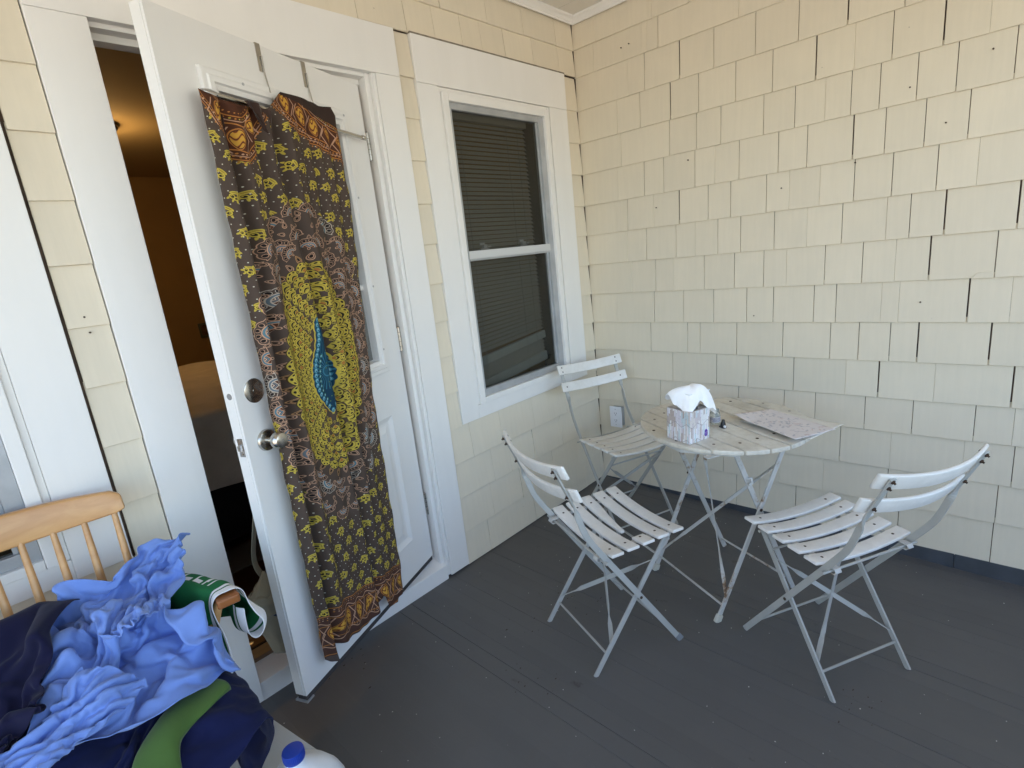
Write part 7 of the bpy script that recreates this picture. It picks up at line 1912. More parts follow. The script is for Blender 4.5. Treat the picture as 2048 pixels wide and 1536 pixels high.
101,402,257,16,0,8,13,-2,11,12,-3,10,14,-2,6,13,-1,2,15,1,0,12,1,-4,9,-3,-9,1,-8,-12,9,-2,10,13,5,3,-3,5,-13,8,2,-8,12,-5,1,-2,5,11,8,2,5,13,-1,-7,-9,-3,17,5,1,16,12,-3,-12,2,3,-17,10,15,1,9,19,-3,8,-1,-14,17,-3,-4,10,-9,22,26,0,7,24,-7,8,19,8,1,14,11,-3,-4,-12,15,11,13,-5,12,-7,-7,4,13,-2,15,6,8,2,2,15,8,6,13,17,6,-5,9,14,-15,19,-9,2,6,1,14,5,-7,18,-12,-27,6,29,-12,21,30,-9,16,
113,397,229,9,-11,10,14,1,10,9,10,9,13,-6,7,13,0,2,14,3,2,6,13,1,12,1,-1,2,-9,-8,9,-8,5,3,6,11,11,3,5,8,3,-11,-3,0,-15,14,-6,-3,10,5,6,-12,6,6,10,6,10,-8,-4,14,16,3,-4,3,3,-17,12,11,-10,4,18,1,9,-3,-13,18,-2,6,12,-10,22,34,-8,-3,24,-2,24,21,0,15,8,18,-4,13,-8,7,7,-19,0,12,13,-2,-10,13,-3,8,12,-4,12,7,8,8,3,14,15,7,-7,17,10,-5,21,-3,-6,12,-7,11,-15,-1,18,-7,-28,17,21,-25,22,32,-15,12,
113,423,248,5,-8,-16,16,-7,-3,15,-9,2,11,-9,6,14,-1,4,12,4,2,10,7,3,5,12,2,11,1,5,7,-12,1,-3,4,12,0,3,12,13,4,-3,4,1,-18,8,-7,-10,15,0,-3,1,7,14,-12,12,9,-2,-2,15,15,3,1,16,-3,-8,-6,15,-13,1,15,-12,18,3,3,19,-2,-1,13,-13,25,36,-8,-9,33,-9,17,3,8,32,20,-9,6,3,11,11,6,-16,1,6,14,-10,15,3,0,-6,13,-3,5,16,-1,13,9,7,16,6,-5,20,-8,2,17,9,-7,17,-2,11,-1,-15,12,-18,-14,22,15,-30,21,29,-21,13,
99,446,243,17,-7,0,14,-14,0,15,-9,1,11,-8,4,7,-1,-13,12,-2,-5,13,1,-1,13,0,1,12,3,8,11,3,8,-3,3,12,-6,2,12,8,3,11,13,-3,-12,8,0,-14,2,-1,-12,11,8,7,-2,6,17,-11,5,14,15,2,4,14,-7,2,-5,14,-13,0,17,-13,13,7,-7,21,-4,4,19,-11,21,37,-9,-11,35,-8,17,9,7,33,-8,-21,13,8,-2,14,14,5,7,12,12,-7,-5,7,-17,7,7,12,14,-3,-9,8,14,9,18,4,-7,12,18,-5,16,-12,3,13,6,10,13,-10,9,-8,-20,15,4,-21,26,21,-24,15,
94,454,261,19,-7,-3,12,-17,1,11,-15,-1,13,6,-5,12,-2,-8,10,0,-11,10,-2,-9,14,-1,-1,13,2,6,13,4,7,-2,3,13,0,3,13,-6,1,11,17,2,0,1,-5,-16,7,3,-11,7,7,7,5,10,12,5,6,15,5,-1,16,7,-3,-13,19,-3,2,-1,9,-20,0,17,5,16,4,-5,25,-13,2,38,-7,0,34,-8,20,-6,1,35,-7,-20,16,8,-4,18,13,10,6,7,5,-17,3,16,-11,11,12,-2,13,-10,8,16,-6,11,16,11,-5,2,22,-8,15,-16,2,16,-1,7,13,0,11,9,-23,3,3,-19,22,19,-8,23,
86,442,254,20,-9,5,17,-5,17,16,-14,0,12,10,-4,10,3,-10,11,-1,-12,11,0,-11,5,3,-13,11,-2,9,15,7,1,-7,-11,10,1,10,7,5,8,8,1,-3,17,10,2,-12,10,4,-11,0,-3,13,4,5,18,6,9,14,0,10,-12,13,2,-6,20,-1,-2,16,-13,7,10,11,-12,7,12,4,21,-2,-12,33,-7,5,33,-7,18,-17,-12,27,-2,-7,25,16,-5,4,3,9,12,21,4,-2,-4,14,-11,17,0,0,14,6,2,12,-10,14,19,6,-3,4,21,-9,19,-8,-8,0,-10,15,9,-10,8,22,-5,8,10,-26,5,14,-15,17,
80,428,250,18,-7,18,18,-7,20,20,14,4,5,14,-8,9,3,-11,12,-2,-13,12,-3,-11,5,0,-14,13,1,-1,14,4,6,-10,-11,6,1,-8,12,4,10,9,4,13,7,15,4,0,10,4,-11,12,-2,7,-9,6,16,-2,8,18,16,2,2,7,9,-11,10,-16,1,24,2,3,18,-6,-7,13,4,-8,12,14,-4,28,3,-1,33,-5,5,-6,-9,30,-7,-6,22,13,-9,-1,10,6,10,-4,-2,15,23,2,0,14,10,1,15,8,1,11,-4,-11,10,5,15,15,-4,-14,18,10,-2,2,-10,16,2,-14,9,19,-9,9,20,-15,-2,14,-13,11,
70,418,256,18,-4,23,22,14,17,21,14,11,14,12,-4,2,6,-13,13,-4,-12,7,-2,-18,5,-1,-17,13,0,-7,14,3,2,-9,-9,10,1,-6,11,12,2,-6,9,10,9,4,12,7,12,0,5,14,3,-6,-8,7,14,-1,9,19,12,4,11,13,-12,-1,7,3,-20,22,-2,-3,22,-4,2,15,-1,4,15,1,0,11,20,-4,28,1,1,24,-10,13,-7,-3,21,7,-6,15,-11,2,15,16,-3,-2,17,3,7,13,7,-14,18,6,0,15,2,8,18,-3,9,8,-15,6,11,14,-4,12,-12,2,-3,-12,18,6,-22,8,22,-11,1,20,3,5,
58,412,261,18,10,20,29,17,7,24,15,10,9,10,16,11,5,-9,9,1,-16,4,-3,-21,4,-2,-18,9,0,-12,14,2,-3,2,-5,15,-5,-7,11,14,3,-3,12,6,-7,14,4,4,-4,8,11,13,5,6,15,0,8,-11,14,11,14,-4,7,11,0,10,14,-7,-8,16,6,-16,24,0,5,13,-3,9,8,-4,10,17,-2,-1,5,23,-1,25,4,1,21,-3,8,-8,-4,15,11,-7,11,15,-1,9,8,3,14,17,-8,-1,13,18,-2,14,-4,12,3,-20,3,17,2,5,13,9,-4,14,-9,-3,4,-21,1,1,-11,24,12,-21,8,20,4,5,
43,413,264,21,16,11,30,15,4,25,16,10,6,8,19,12,8,-2,10,3,-15,5,-1,-22,0,-6,-20,11,6,-10,13,3,-5,10,0,11,-3,-7,13,13,1,5,14,4,-4,8,1,-13,12,2,6,12,4,7,13,6,9,0,9,16,2,7,15,11,-7,-6,18,-3,-2,12,-10,12,17,17,-6,16,-2,12,7,-4,13,15,2,-5,15,-11,8,1,23,2,20,9,0,19,3,6,11,-10,6,16,-4,6,11,-6,11,1,-5,18,19,-9,-1,11,6,20,11,1,-20,14,6,7,4,-18,9,14,-12,-3,20,-12,-9,1,-6,25,1,-20,16,16,-10,3,
27,419,261,23,11,1,26,17,8,27,13,6,10,10,17,9,12,5,10,3,-15,2,-12,-19,13,15,-7,3,6,-15,11,4,-9,8,-2,12,7,-2,12,15,0,5,10,-1,-10,12,3,-4,14,3,1,13,4,9,12,6,10,12,6,10,8,1,12,4,-4,14,16,-1,-1,12,-13,14,12,-13,-16,9,1,15,12,-3,7,15,-1,-3,-2,4,17,17,12,6,20,6,-5,9,15,12,17,2,6,17,-5,4,17,2,3,11,-11,11,-3,-16,11,20,-9,5,17,9,-1,8,14,9,15,-7,-11,16,-15,-3,20,-16,-5,2,-18,18,-1,-5,27,3,-17,9,
19,425,273,14,12,-11,27,12,-4,27,12,4,13,10,13,6,11,9,10,-2,-13,6,4,-20,10,18,6,11,11,-8,7,3,-12,14,0,2,5,-3,14,13,-9,-5,14,6,1,14,3,6,10,-4,11,13,1,12,12,4,11,11,13,6,9,2,10,9,-4,11,6,-18,0,11,-20,-2,22,-4,5,11,-16,2,13,4,-9,10,-7,9,12,6,9,14,11,6,15,7,13,3,18,12,19,5,8,19,9,5,20,6,2,12,-9,11,5,-14,7,4,-19,11,21,-2,-5,14,13,6,18,3,-10,17,-6,-12,19,-20,0,6,-22,16,0,-5,25,-1,-12,16,
18,434,284,17,4,-7,12,19,-13,23,11,-9,19,7,5,10,10,6,9,12,8,-3,-5,-21,11,16,-5,11,12,-5,11,10,0,16,1,2,17,0,3,9,-13,11,14,-9,10,8,16,5,14,2,14,15,11,8,4,-3,18,5,-11,11,5,14,1,8,-12,6,14,-15,4,18,-16,-2,18,-18,1,19,7,-6,11,-12,2,13,1,5,8,-8,9,17,0,-2,4,15,15,17,12,11,24,6,2,22,9,5,1,18,16,10,-15,9,13,-5,12,16,0,-10,17,-16,13,13,-9,-16,17,4,-5,19,6,2,22,-11,-5,10,-26,11,1,-6,24,0,-17,8,
14,444,270,14,9,5,18,13,2,12,12,-18,16,-3,9,13,3,5,7,10,10,-4,7,-19,11,16,-6,15,9,-1,14,7,1,15,-5,0,16,9,7,19,0,11,5,-17,15,14,17,12,14,18,13,-7,-24,9,3,0,21,5,9,12,12,7,3,17,8,-4,22,-14,-4,23,-18,-4,22,-19,-3,3,-24,-4,15,5,6,14,3,2,14,-3,3,4,-15,3,14,2,11,20,12,8,19,18,9,28,3,2,-10,19,17,22,8,3,7,-4,15,17,-14,0,26,-1,-4,12,-23,-3,16,-7,-6,15,-2,-9,21,3,8,20,-18,-3,3,-12,21,-1,-17,4,
17,465,257,11,9,6,13,14,10,18,-5,7,5,-15,6,11,-6,-7,11,7,8,-6,20,-5,9,16,-7,18,5,-1,14,7,1,14,7,2,16,8,7,14,-18,-4,9,22,14,17,23,11,-7,-19,24,14,14,22,-18,-7,16,7,9,13,14,5,4,22,-3,1,27,-13,-6,28,-19,-7,19,-26,-8,20,-20,-3,10,-18,-6,15,3,-9,-2,9,12,11,-3,10,13,9,3,15,-4,16,26,9,9,32,2,-2,-2,23,20,13,22,2,18,-2,-4,17,-9,9,22,-13,8,15,-11,-18,20,-7,-3,0,-19,2,19,-7,0,25,8,3,10,-23,-3,6,-14,10,
    ]),
    'blue_b': ((36, 26), (-2.8285999298095703, -0.5921000242233276, 0.5806999802589417), [
0,133,15,5,5,13,9,-12,-6,12,-3,-5,-9,-7,9,-3,3,17,-2,-12,4,-4,-10,-9,9,-3,11,-1,-13,-3,-2,2,-15,0,0,-15,6,-13,-1,5,-4,14,6,-14,4,7,-9,-10,12,3,-10,19,4,-10,16,-7,-3,-7,-6,9,6,-9,8,10,2,-11,-2,-10,7,2,0,15,3,-20,10,-1,18,13,
0,145,20,10,-7,-7,8,-1,16,13,-8,3,-16,-2,2,9,-13,2,3,-11,9,-9,1,-14,5,-12,6,6,-8,10,-1,-4,-14,-1,8,-13,4,-10,-10,4,-12,7,5,-1,15,5,-14,3,11,-6,-7,14,8,-10,16,2,-10,5,-11,0,-6,-2,11,10,-11,2,11,-4,-7,-9,-14,2,11,-8,18,-2,17,11,
8,157,20,10,-7,-11,4,-14,3,6,7,17,-2,-5,12,-1,-14,5,10,-11,-7,-3,-6,-13,3,-10,7,1,-2,13,4,-11,-8,0,6,-13,3,-4,-14,5,-13,4,5,-13,7,1,4,16,6,-13,2,14,-5,-10,14,7,-7,11,-1,-9,1,-11,1,2,-2,14,-1,-14,-2,11,-7,-10,10,-9,13,0,9,15,
14,152,31,4,8,-13,10,-13,0,7,-14,0,3,6,18,-1,-10,11,3,-6,-15,2,-12,-6,4,-10,5,0,1,14,6,-13,-5,2,-1,-14,0,7,-12,6,-14,-1,5,-14,2,0,6,16,3,-10,11,10,-12,1,12,-7,-9,11,8,-5,9,-2,-11,3,-12,1,-4,-7,16,11,-4,-13,11,-10,2,4,3,15,
22,156,40,4,9,-12,9,-8,-10,4,-14,8,4,-14,-3,5,4,17,-3,-13,5,5,-1,-15,6,-10,0,0,0,15,4,-14,1,3,-1,-14,3,-3,-12,5,-3,-12,3,-13,9,2,-11,7,3,9,12,6,-11,11,10,-12,-1,10,-6,-8,10,4,-7,9,-11,-6,-4,-4,17,6,-7,-9,6,5,-12,10,-9,2,
29,163,47,3,-9,-13,12,7,-9,-3,-13,-8,8,-14,-1,8,-5,13,-5,0,18,6,-10,-7,7,-1,-11,-1,-12,4,5,-2,14,1,-13,-5,5,0,-14,6,1,-13,5,-13,-4,0,-5,14,4,-11,10,5,9,12,7,-13,5,6,-11,-2,10,-6,-6,11,4,-9,0,-9,12,7,-6,-7,3,10,-11,0,-4,-12,
36,172,41,2,-15,4,12,-1,-12,0,-1,-16,6,-14,-5,-5,-1,15,10,-5,17,6,-13,6,5,-1,-11,2,-9,-9,5,-6,10,0,-12,6,3,-8,-11,7,7,-12,6,-6,-12,-2,-15,3,7,-9,12,6,3,14,5,0,15,8,-11,-5,4,-1,-11,13,-2,6,5,-11,-3,8,-11,1,0,0,-16,1,11,-6,
44,170,31,5,-5,15,-4,-16,-3,10,2,-17,9,1,-13,-3,-15,7,9,-5,15,7,0,15,-1,-12,2,7,-5,-15,1,-8,-8,3,-7,13,3,-13,2,4,-4,-14,9,6,-12,0,-13,-8,7,-13,8,3,5,15,6,4,16,10,-10,6,4,-1,-14,8,-8,-8,8,-7,9,9,-8,0,3,-6,-10,0,3,-14,
55,174,29,3,-13,8,-4,-10,12,7,-5,-14,7,9,-11,4,-12,-4,6,-15,7,6,7,14,3,-8,7,-1,-14,3,7,-2,-14,1,-11,-8,5,-6,14,-1,-12,-3,11,4,-14,3,-4,-16,5,-16,0,5,-3,17,8,7,16,7,0,16,5,-11,-8,7,0,-12,10,-7,-3,-8,-8,-5,14,0,2,6,-9,-4,
60,178,38,0,-9,9,3,-15,7,4,-8,-10,8,9,-9,7,-6,-10,2,-12,-4,4,-10,9,8,2,11,-1,-11,3,1,-10,4,7,0,-17,2,-12,-1,3,-9,12,5,-9,-12,7,6,-15,6,-14,-8,4,-8,13,7,7,16,10,3,17,6,-11,3,3,6,-13,-2,-4,-13,0,-9,-9,7,-8,-2,12,-4,-2,
66,170,31,4,0,15,0,-8,10,1,-15,0,8,-4,-11,9,5,-9,1,-9,-6,5,-8,-9,6,-9,7,4,1,15,0,-9,7,2,-12,-9,8,-4,-12,3,-6,12,4,-13,-2,6,6,-16,5,-6,-14,7,-14,4,6,2,15,6,9,15,10,-7,9,5,-10,-6,0,4,-13,-2,-1,-13,3,-8,7,9,-1,-6,
78,170,30,1,-7,11,3,1,13,-1,-11,8,6,-12,-6,9,5,-9,3,-1,-16,4,-4,-12,3,-9,9,5,-13,5,3,-6,16,-1,-15,0,8,2,-13,2,-12,-4,6,-4,13,5,-5,-13,3,8,-16,8,-13,-7,9,-5,11,4,10,13,10,-4,12,8,-10,1,1,0,-12,-2,2,-13,3,-10,3,4,-7,9,
89,170,33,1,-11,3,2,-1,13,1,2,12,3,-14,4,7,-8,-11,7,0,-18,1,14,-14,4,-14,-1,5,-10,13,-2,-17,3,2,-4,14,6,-10,-5,4,-2,-15,7,-2,13,7,-9,-5,1,7,-17,6,-9,-14,10,-10,4,6,4,13,7,7,12,5,-5,9,3,-3,-10,3,-5,-10,2,-10,-6,5,-4,10,
101,170,35,1,-12,-2,2,-3,11,0,3,13,1,-4,13,8,-13,-7,8,1,-21,0,15,-15,4,-11,-8,3,-17,6,1,-17,8,-1,3,15,8,-13,-1,2,1,-15,9,-10,4,8,-7,8,1,6,-18,1,0,-19,10,-12,-2,8,-3,10,6,7,10,6,0,12,6,-9,5,0,-10,-5,6,-2,-10,0,-8,-7,
104,166,48,5,0,-11,7,-10,5,1,-1,14,-1,5,12,7,-14,0,8,-3,-21,2,14,-17,-1,-14,0,6,-15,-12,3,-14,13,-7,8,9,5,-9,10,7,-11,-7,13,-5,-6,4,-5,13,1,6,-20,2,2,-20,9,-11,-4,8,-13,-1,4,-2,12,7,4,10,7,6,8,4,-10,6,2,-11,-3,3,-2,-12,
114,168,54,4,1,-11,10,-10,-2,2,-3,13,-2,5,13,4,-10,6,9,-5,-19,3,12,-18,-1,-15,0,6,-10,-16,4,-14,10,-7,8,11,1,-8,12,9,-11,-1,11,-1,-10,5,-8,9,4,-4,-19,0,10,-18,5,-13,5,10,-4,-11,4,-14,-2,8,2,10,5,-3,11,7,4,8,4,-10,6,0,-9,-4,
121,181,55,2,-13,1,13,1,-13,6,-8,9,-1,3,14,2,-9,10,9,-7,-16,2,11,-18,-5,-6,-14,11,-15,-6,5,-15,8,-8,8,13,-1,-6,13,7,-8,-7,10,-10,2,9,-10,-6,-8,11,-13,11,2,-14,6,-10,-1,8,-9,4,7,-6,-12,7,-16,-3,2,-4,12,6,10,4,7,-1,11,2,-10,1,
134,182,44,-12,-3,0,9,-6,11,11,-3,10,10,-2,1,3,-7,11,8,-8,-15,1,-3,-17,-3,9,-14,8,-14,-5,6,-14,4,-4,3,16,-4,-4,14,6,-13,-3,8,-1,-11,12,-10,-3,-10,12,-11,9,-12,-3,11,1,-8,8,-7,1,-1,-14,1,11,-3,-14,6,-14,1,4,-4,12,6,16,2,-6,-2,11,
131,183,59,2,4,-13,10,-13,0,4,5,12,8,0,11,7,-7,7,1,-8,-17,9,-7,-11,-1,6,-15,10,-13,-4,-3,-11,10,1,-13,5,0,5,15,1,-13,8,4,-8,-7,7,7,-9,6,0,-13,6,1,-10,3,-12,7,12,-3,-3,1,-16,0,11,3,-16,7,-11,-8,5,-11,5,2,0,16,0,12,4,
134,195,62,4,-9,-1,9,-1,-13,6,-11,0,9,-2,9,5,6,12,2,-14,-1,4,3,-16,8,-1,-13,8,-12,-2,0,-14,8,0,-9,-7,2,-2,14,1,-2,14,6,-13,0,2,-5,-11,6,2,-11,6,11,-5,8,-9,-3,0,-11,10,8,-14,-5,9,7,-18,8,-6,-11,7,-12,1,5,-9,11,-4,2,12,
141,196,48,3,1,14,7,-10,1,6,-5,-14,9,-6,-2,11,1,11,0,-5,15,3,-8,-13,9,-3,-13,-5,-14,3,14,3,-9,1,-12,0,5,-13,4,-8,8,9,5,-3,12,6,-10,-5,4,-9,-4,9,3,-8,9,7,-7,2,-15,-2,6,-18,10,9,7,-18,7,2,-14,9,-10,-3,-1,-6,14,6,-6,9,
147,203,55,5,-8,-6,6,-1,14,6,-8,-2,2,3,-14,1,-11,10,11,5,9,9,-11,1,11,-13,-12,-7,-13,5,12,8,-8,6,-9,-9,2,-10,-4,-1,-5,10,3,-1,11,1,-9,11,5,-10,-4,8,7,-5,6,-4,-11,9,-2,-12,4,-18,14,9,-8,-15,4,14,-9,9,-2,-12,4,-12,9,6,-1,11,
160,203,60,-5,3,-11,8,-10,1,8,-1,13,5,-9,-6,-3,-4,-13,12,1,12,11,-3,14,4,-20,-5,-1,-14,5,7,-3,-12,10,7,-8,6,-7,-8,1,-12,3,2,-4,9,-6,4,13,3,-12,8,8,-11,-5,7,-4,-10,10,14,-12,8,-18,-4,9,-15,3,4,15,-10,7,5,-14,8,-15,-5,5,1,13,
150,210,66,11,1,-7,7,-3,-10,5,-12,0,12,-7,-1,-6,-3,-11,2,-11,10,16,7,12,1,-15,14,7,-15,2,8,-10,-5,6,-2,-11,9,8,-8,5,-10,-3,2,-10,4,-4,2,14,0,-6,13,6,-14,-1,8,-6,-10,9,13,-12,9,-10,-14,4,-12,13,8,-1,-15,7,14,-10,7,-8,-16,9,-9,8,
156,208,79,10,2,-10,7,-7,-10,7,2,-13,6,-11,-7,4,-12,-2,0,-11,4,12,4,17,5,-1,18,5,-12,-5,8,-11,-2,5,-10,2,7,9,-8,8,-3,-10,5,-12,1,-3,-2,12,-3,-14,2,7,-7,15,4,-10,-5,8,4,-19,12,5,-14,4,-12,14,9,-9,-10,8,15,-15,5,4,-19,9,-12,-2,
167,213,77,4,-15,0,7,10,-11,10,-3,-13,6,-4,-13,3,-12,-1,4,-12,4,6,-10,8,8,5,16,5,-3,12,-2,-13,1,9,-11,1,8,-2,-7,9,3,-8,11,-1,-9,-4,-15,5,-5,-4,13,11,-9,2,1,-12,7,8,1,-17,7,14,-14,10,-15,-2,11,-12,4,5,0,-21,5,18,-10,2,-1,-13,
175,218,66,3,-10,14,6,-11,-8,4,-4,-13,10,9,-7,6,-5,-9,4,-11,3,4,-12,9,11,-7,0,5,-3,14,0,1,14,5,-13,4,7,-11,-3,8,6,-6,7,-7,-10,8,-12,-2,-9,4,14,5,-10,9,8,-10,-2,9,-6,-14,4,16,-13,9,-8,-14,12,-10,9,7,-12,-13,4,6,-18,3,12,-4,
184,228,67,4,-14,4,4,-14,9,3,-9,-10,8,7,-8,7,3,-8,7,-8,-2,-2,-8,10,12,-7,0,9,-6,3,2,-10,9,7,-3,16,-1,-14,5,9,-5,-9,8,6,-8,5,-2,-12,1,-14,10,3,-2,15,6,-9,-3,10,-11,-8,5,6,-20,8,6,-15,-1,-15,-3,16,-3,5,7,-5,-12,2,2,-15,
188,232,79,9,-11,-3,6,-13,1,-2,-14,5,9,1,-9,2,10,-8,11,-2,-5,1,-11,5,-2,-10,11,17,-2,-1,9,-11,-5,5,-12,8,2,-4,18,7,-9,1,6,-3,-12,5,5,-11,4,-14,-1,5,0,15,5,-10,3,8,-8,-10,7,-3,-17,8,7,-16,-9,-3,-12,12,-8,-1,15,1,4,5,-11,-8,
192,236,90,10,-8,-4,1,-13,3,3,-13,3,10,-7,-5,0,12,-9,12,-1,-6,9,-6,-1,-5,-11,12,4,-16,5,16,-5,-4,13,-5,-7,-1,0,17,9,-12,5,6,-9,-5,4,7,-10,1,-6,-13,5,-12,3,8,-1,11,10,-9,-4,-4,2,-19,1,5,-14,3,-3,-12,9,-6,-8,8,-10,-2,14,1,1,
199,247,98,7,-12,-1,3,-13,2,1,-11,4,10,-10,-3,-1,16,-11,9,-12,-2,10,-6,0,10,-12,-4,-3,-7,14,12,-1,-11,12,-4,-7,6,-4,15,8,-14,-2,8,-11,7,4,-5,-13,0,10,-10,2,-10,-8,9,-8,4,11,-4,5,0,-5,-14,-2,8,-12,2,-2,-13,7,-12,3,5,3,-13,7,-1,-11,
213,249,98,-5,-6,13,4,-13,1,6,-11,1,7,-12,0,4,14,-14,10,-6,-11,8,-5,-8,11,-13,7,1,-9,18,8,-7,-10,6,7,-12,10,-13,-1,10,-9,11,11,-14,6,4,-9,-8,-1,9,-14,-1,-2,-14,7,-12,-3,8,2,9,8,-10,-2,-1,-3,-12,-2,9,-11,7,-11,1,7,-7,-9,5,5,-12,
221,258,102,0,-13,3,1,-5,13,5,-12,2,6,-12,0,9,0,-14,-2,-13,-7,12,6,-4,16,-3,-3,2,-10,15,7,-12,-5,3,11,-11,10,-8,-10,12,-16,2,11,-15,5,9,-11,5,-1,1,-15,-2,11,-15,2,-8,-12,7,-9,4,9,1,9,4,-8,-4,-1,4,-13,-2,-4,-13,10,-8,10,4,-9,-9,
231,264,108,2,-13,-6,1,-2,14,5,-11,5,4,-12,-6,3,-13,6,2,-13,-7,10,2,-6,11,10,-3,12,-7,-5,5,-13,8,7,5,-12,7,-1,-15,11,-15,4,12,-14,3,10,-12,2,2,-6,-12,-1,6,-18,-2,4,-13,4,-9,-3,8,0,9,7,-10,3,5,-7,-11,-7,7,-9,4,-12,-5,8,-6,10,
243,265,116,2,-6,-16,0,-13,6,7,0,12,3,-12,4,0,-10,-9,5,-10,7,6,-10,4,9,-1,-8,10,10,-3,11,-7,-8,10,-12,-2,7,4,-16,8,-11,-10,7,-15,-2,12,-4,8,7,-12,-5,-4,7,-11,3,0,-14,0,-2,-12,4,-11,-3,8,0,10,7,-9,5,0,1,-13,-1,-6,-12,0,-12,-1,
252,273,116,-1,-17,-4,4,-6,-15,1,-10,8,9,2,11,4,-11,-6,6,-9,4,5,-7,11,4,-14,4,6,-2,-12,12,11,0,11,-3,-10,8,-13,-8,9,-1,-14,4,-7,-13,5,-12,-4,12,-4,3,4,-14,0,-1,-5,-11,5,10,-7,0,0,-13,10,-7,-3,5,-2,12,3,-13,-4,-5,-10,-8,4,1,-14,
    ]),
    'blue_c': ((24, 22), (-2.6101999282836914, -0.45899999141693115, 0.691100001335144), [
91,1,55,-4,2,13,-8,10,5,14,1,-1,9,-5,-10,0,13,8,12,-6,0,15,3,-7,4,7,-9,0,9,-7,-9,9,-1,6,2,-11,13,-3,3,7,7,10,9,3,-11,12,5,-7,-5,11,11,8,-13,2,10,6,2,2,12,-7,10,-7,-2,11,4,1,
79,0,48,10,4,4,-4,12,7,4,10,3,7,-11,-12,10,7,5,4,7,12,14,2,-6,10,5,4,9,5,-7,-3,8,-10,-11,9,-5,7,-1,-8,14,-2,0,4,12,5,3,-5,-13,11,6,-3,7,3,14,-1,0,13,12,2,3,8,6,-9,11,1,2,
78,7,61,-2,-1,-14,7,10,-1,-3,11,8,12,2,-4,12,3,-3,8,6,11,9,2,13,2,1,-15,8,9,1,9,2,6,4,8,-10,-6,9,-7,12,-1,1,-10,6,-10,7,1,-12,13,7,-1,10,2,10,2,1,14,7,-1,9,13,3,4,2,1,-14,
66,8,66,-1,3,-14,6,7,-8,9,9,-3,8,10,0,9,5,6,2,-1,17,14,9,-1,12,1,7,-3,8,-10,10,3,-2,7,5,9,7,9,-4,-4,8,-11,12,-7,1,2,4,-13,-1,14,-9,11,7,-1,13,-14,4,7,1,10,-2,9,12,12,-2,7,
56,13,65,12,4,-1,2,9,-9,1,6,-10,8,11,0,10,8,6,18,4,7,-3,1,17,13,3,5,6,9,-7,-2,2,-14,8,0,-6,2,8,12,10,7,4,11,6,-2,12,-1,-7,-3,12,-11,13,-7,-4,4,8,-10,11,0,2,5,0,13,5,5,12,
55,17,52,1,4,12,8,10,1,1,7,-11,13,0,3,9,12,7,13,15,-9,1,5,17,12,-6,-5,-3,11,9,12,4,-5,1,2,-15,9,4,-4,1,8,11,10,9,2,8,2,-10,10,11,5,11,-14,-2,1,10,-11,12,-1,4,7,10,-2,-1,2,11,
61,27,48,-9,0,4,2,8,9,10,8,5,7,6,-9,7,9,9,14,10,-2,9,12,-1,5,-12,-7,7,10,6,-4,9,11,14,4,-4,-2,-1,-17,12,4,-4,4,12,5,7,10,-5,10,-8,-3,12,4,1,7,9,12,1,-2,-14,7,7,-1,5,6,6,
58,21,37,1,10,5,-2,11,8,-5,5,12,9,9,-2,11,10,1,11,9,0,9,6,-11,13,-7,-7,6,11,8,-7,9,11,8,6,11,11,1,-12,4,2,-13,10,-1,-9,12,3,-3,2,14,0,12,5,3,-1,5,13,12,1,-5,-2,-1,-15,10,-8,2,
49,23,30,-1,9,8,-3,7,11,3,13,0,10,10,1,13,3,-1,2,12,5,10,-6,-10,10,10,-9,12,9,3,6,9,14,8,9,11,12,5,3,3,3,-13,-2,-3,-13,8,-6,-12,15,9,-3,5,8,3,4,10,10,5,6,12,10,0,-10,-1,-7,-11,
54,33,22,5,6,11,-11,6,6,12,2,2,7,11,-3,-5,12,0,3,11,4,12,-1,-8,8,11,5,15,3,10,5,14,-4,13,1,3,4,10,12,7,9,-5,6,-2,-14,-2,-11,-14,15,7,-5,3,7,6,1,5,13,5,10,5,13,4,-6,2,-2,-13,
41,38,23,14,3,-3,-2,10,10,-1,11,9,7,2,-14,6,8,-5,8,9,4,2,12,9,0,-1,16,13,6,11,13,12,0,12,7,1,-2,1,-14,12,2,-7,0,14,-6,4,-7,-13,13,4,-2,-1,2,14,8,8,6,10,0,-6,0,12,4,10,2,1,
42,46,32,2,2,-14,5,14,3,-7,5,14,6,5,-14,8,11,-4,7,8,5,2,3,18,15,8,0,4,6,14,10,11,12,13,7,1,3,4,-14,1,-1,-14,2,2,-15,8,3,-12,12,3,-1,2,5,11,2,8,10,9,-8,-7,13,4,-3,4,11,1,
29,45,31,3,6,-13,8,7,11,-7,10,7,8,9,-5,7,10,-8,7,12,1,15,2,4,4,11,15,17,2,1,7,10,10,4,12,10,14,4,-6,3,-2,-14,-3,4,-15,5,3,-14,6,2,-8,9,3,4,5,7,10,9,-3,2,4,-5,-13,11,0,-1,
27,55,37,-4,3,-18,13,5,-2,-7,10,8,3,9,6,10,4,4,13,8,3,6,15,-5,14,3,-3,9,10,8,16,3,3,-6,10,11,10,11,3,13,5,-7,6,-3,-10,5,1,-12,-1,8,-10,2,3,-10,11,-2,0,3,6,12,11,-1,-1,1,-3,-11,
16,58,37,4,12,-14,4,0,-14,11,7,2,4,7,9,-5,9,12,11,8,12,17,9,2,5,11,-13,11,2,-7,13,11,2,6,11,10,12,2,-1,-3,14,4,14,-2,-1,11,-2,-4,2,7,-12,-3,8,-11,3,-2,-11,12,1,3,7,6,11,9,-7,1,
7,69,41,1,-2,-21,7,13,-7,10,11,-3,9,6,1,9,-2,12,8,13,13,2,11,12,15,4,-3,12,9,-9,0,11,-10,13,-1,-4,14,5,-4,6,6,12,6,17,4,12,-2,6,9,-1,-8,1,7,-14,-6,7,-10,7,2,-8,13,-7,3,0,4,13,
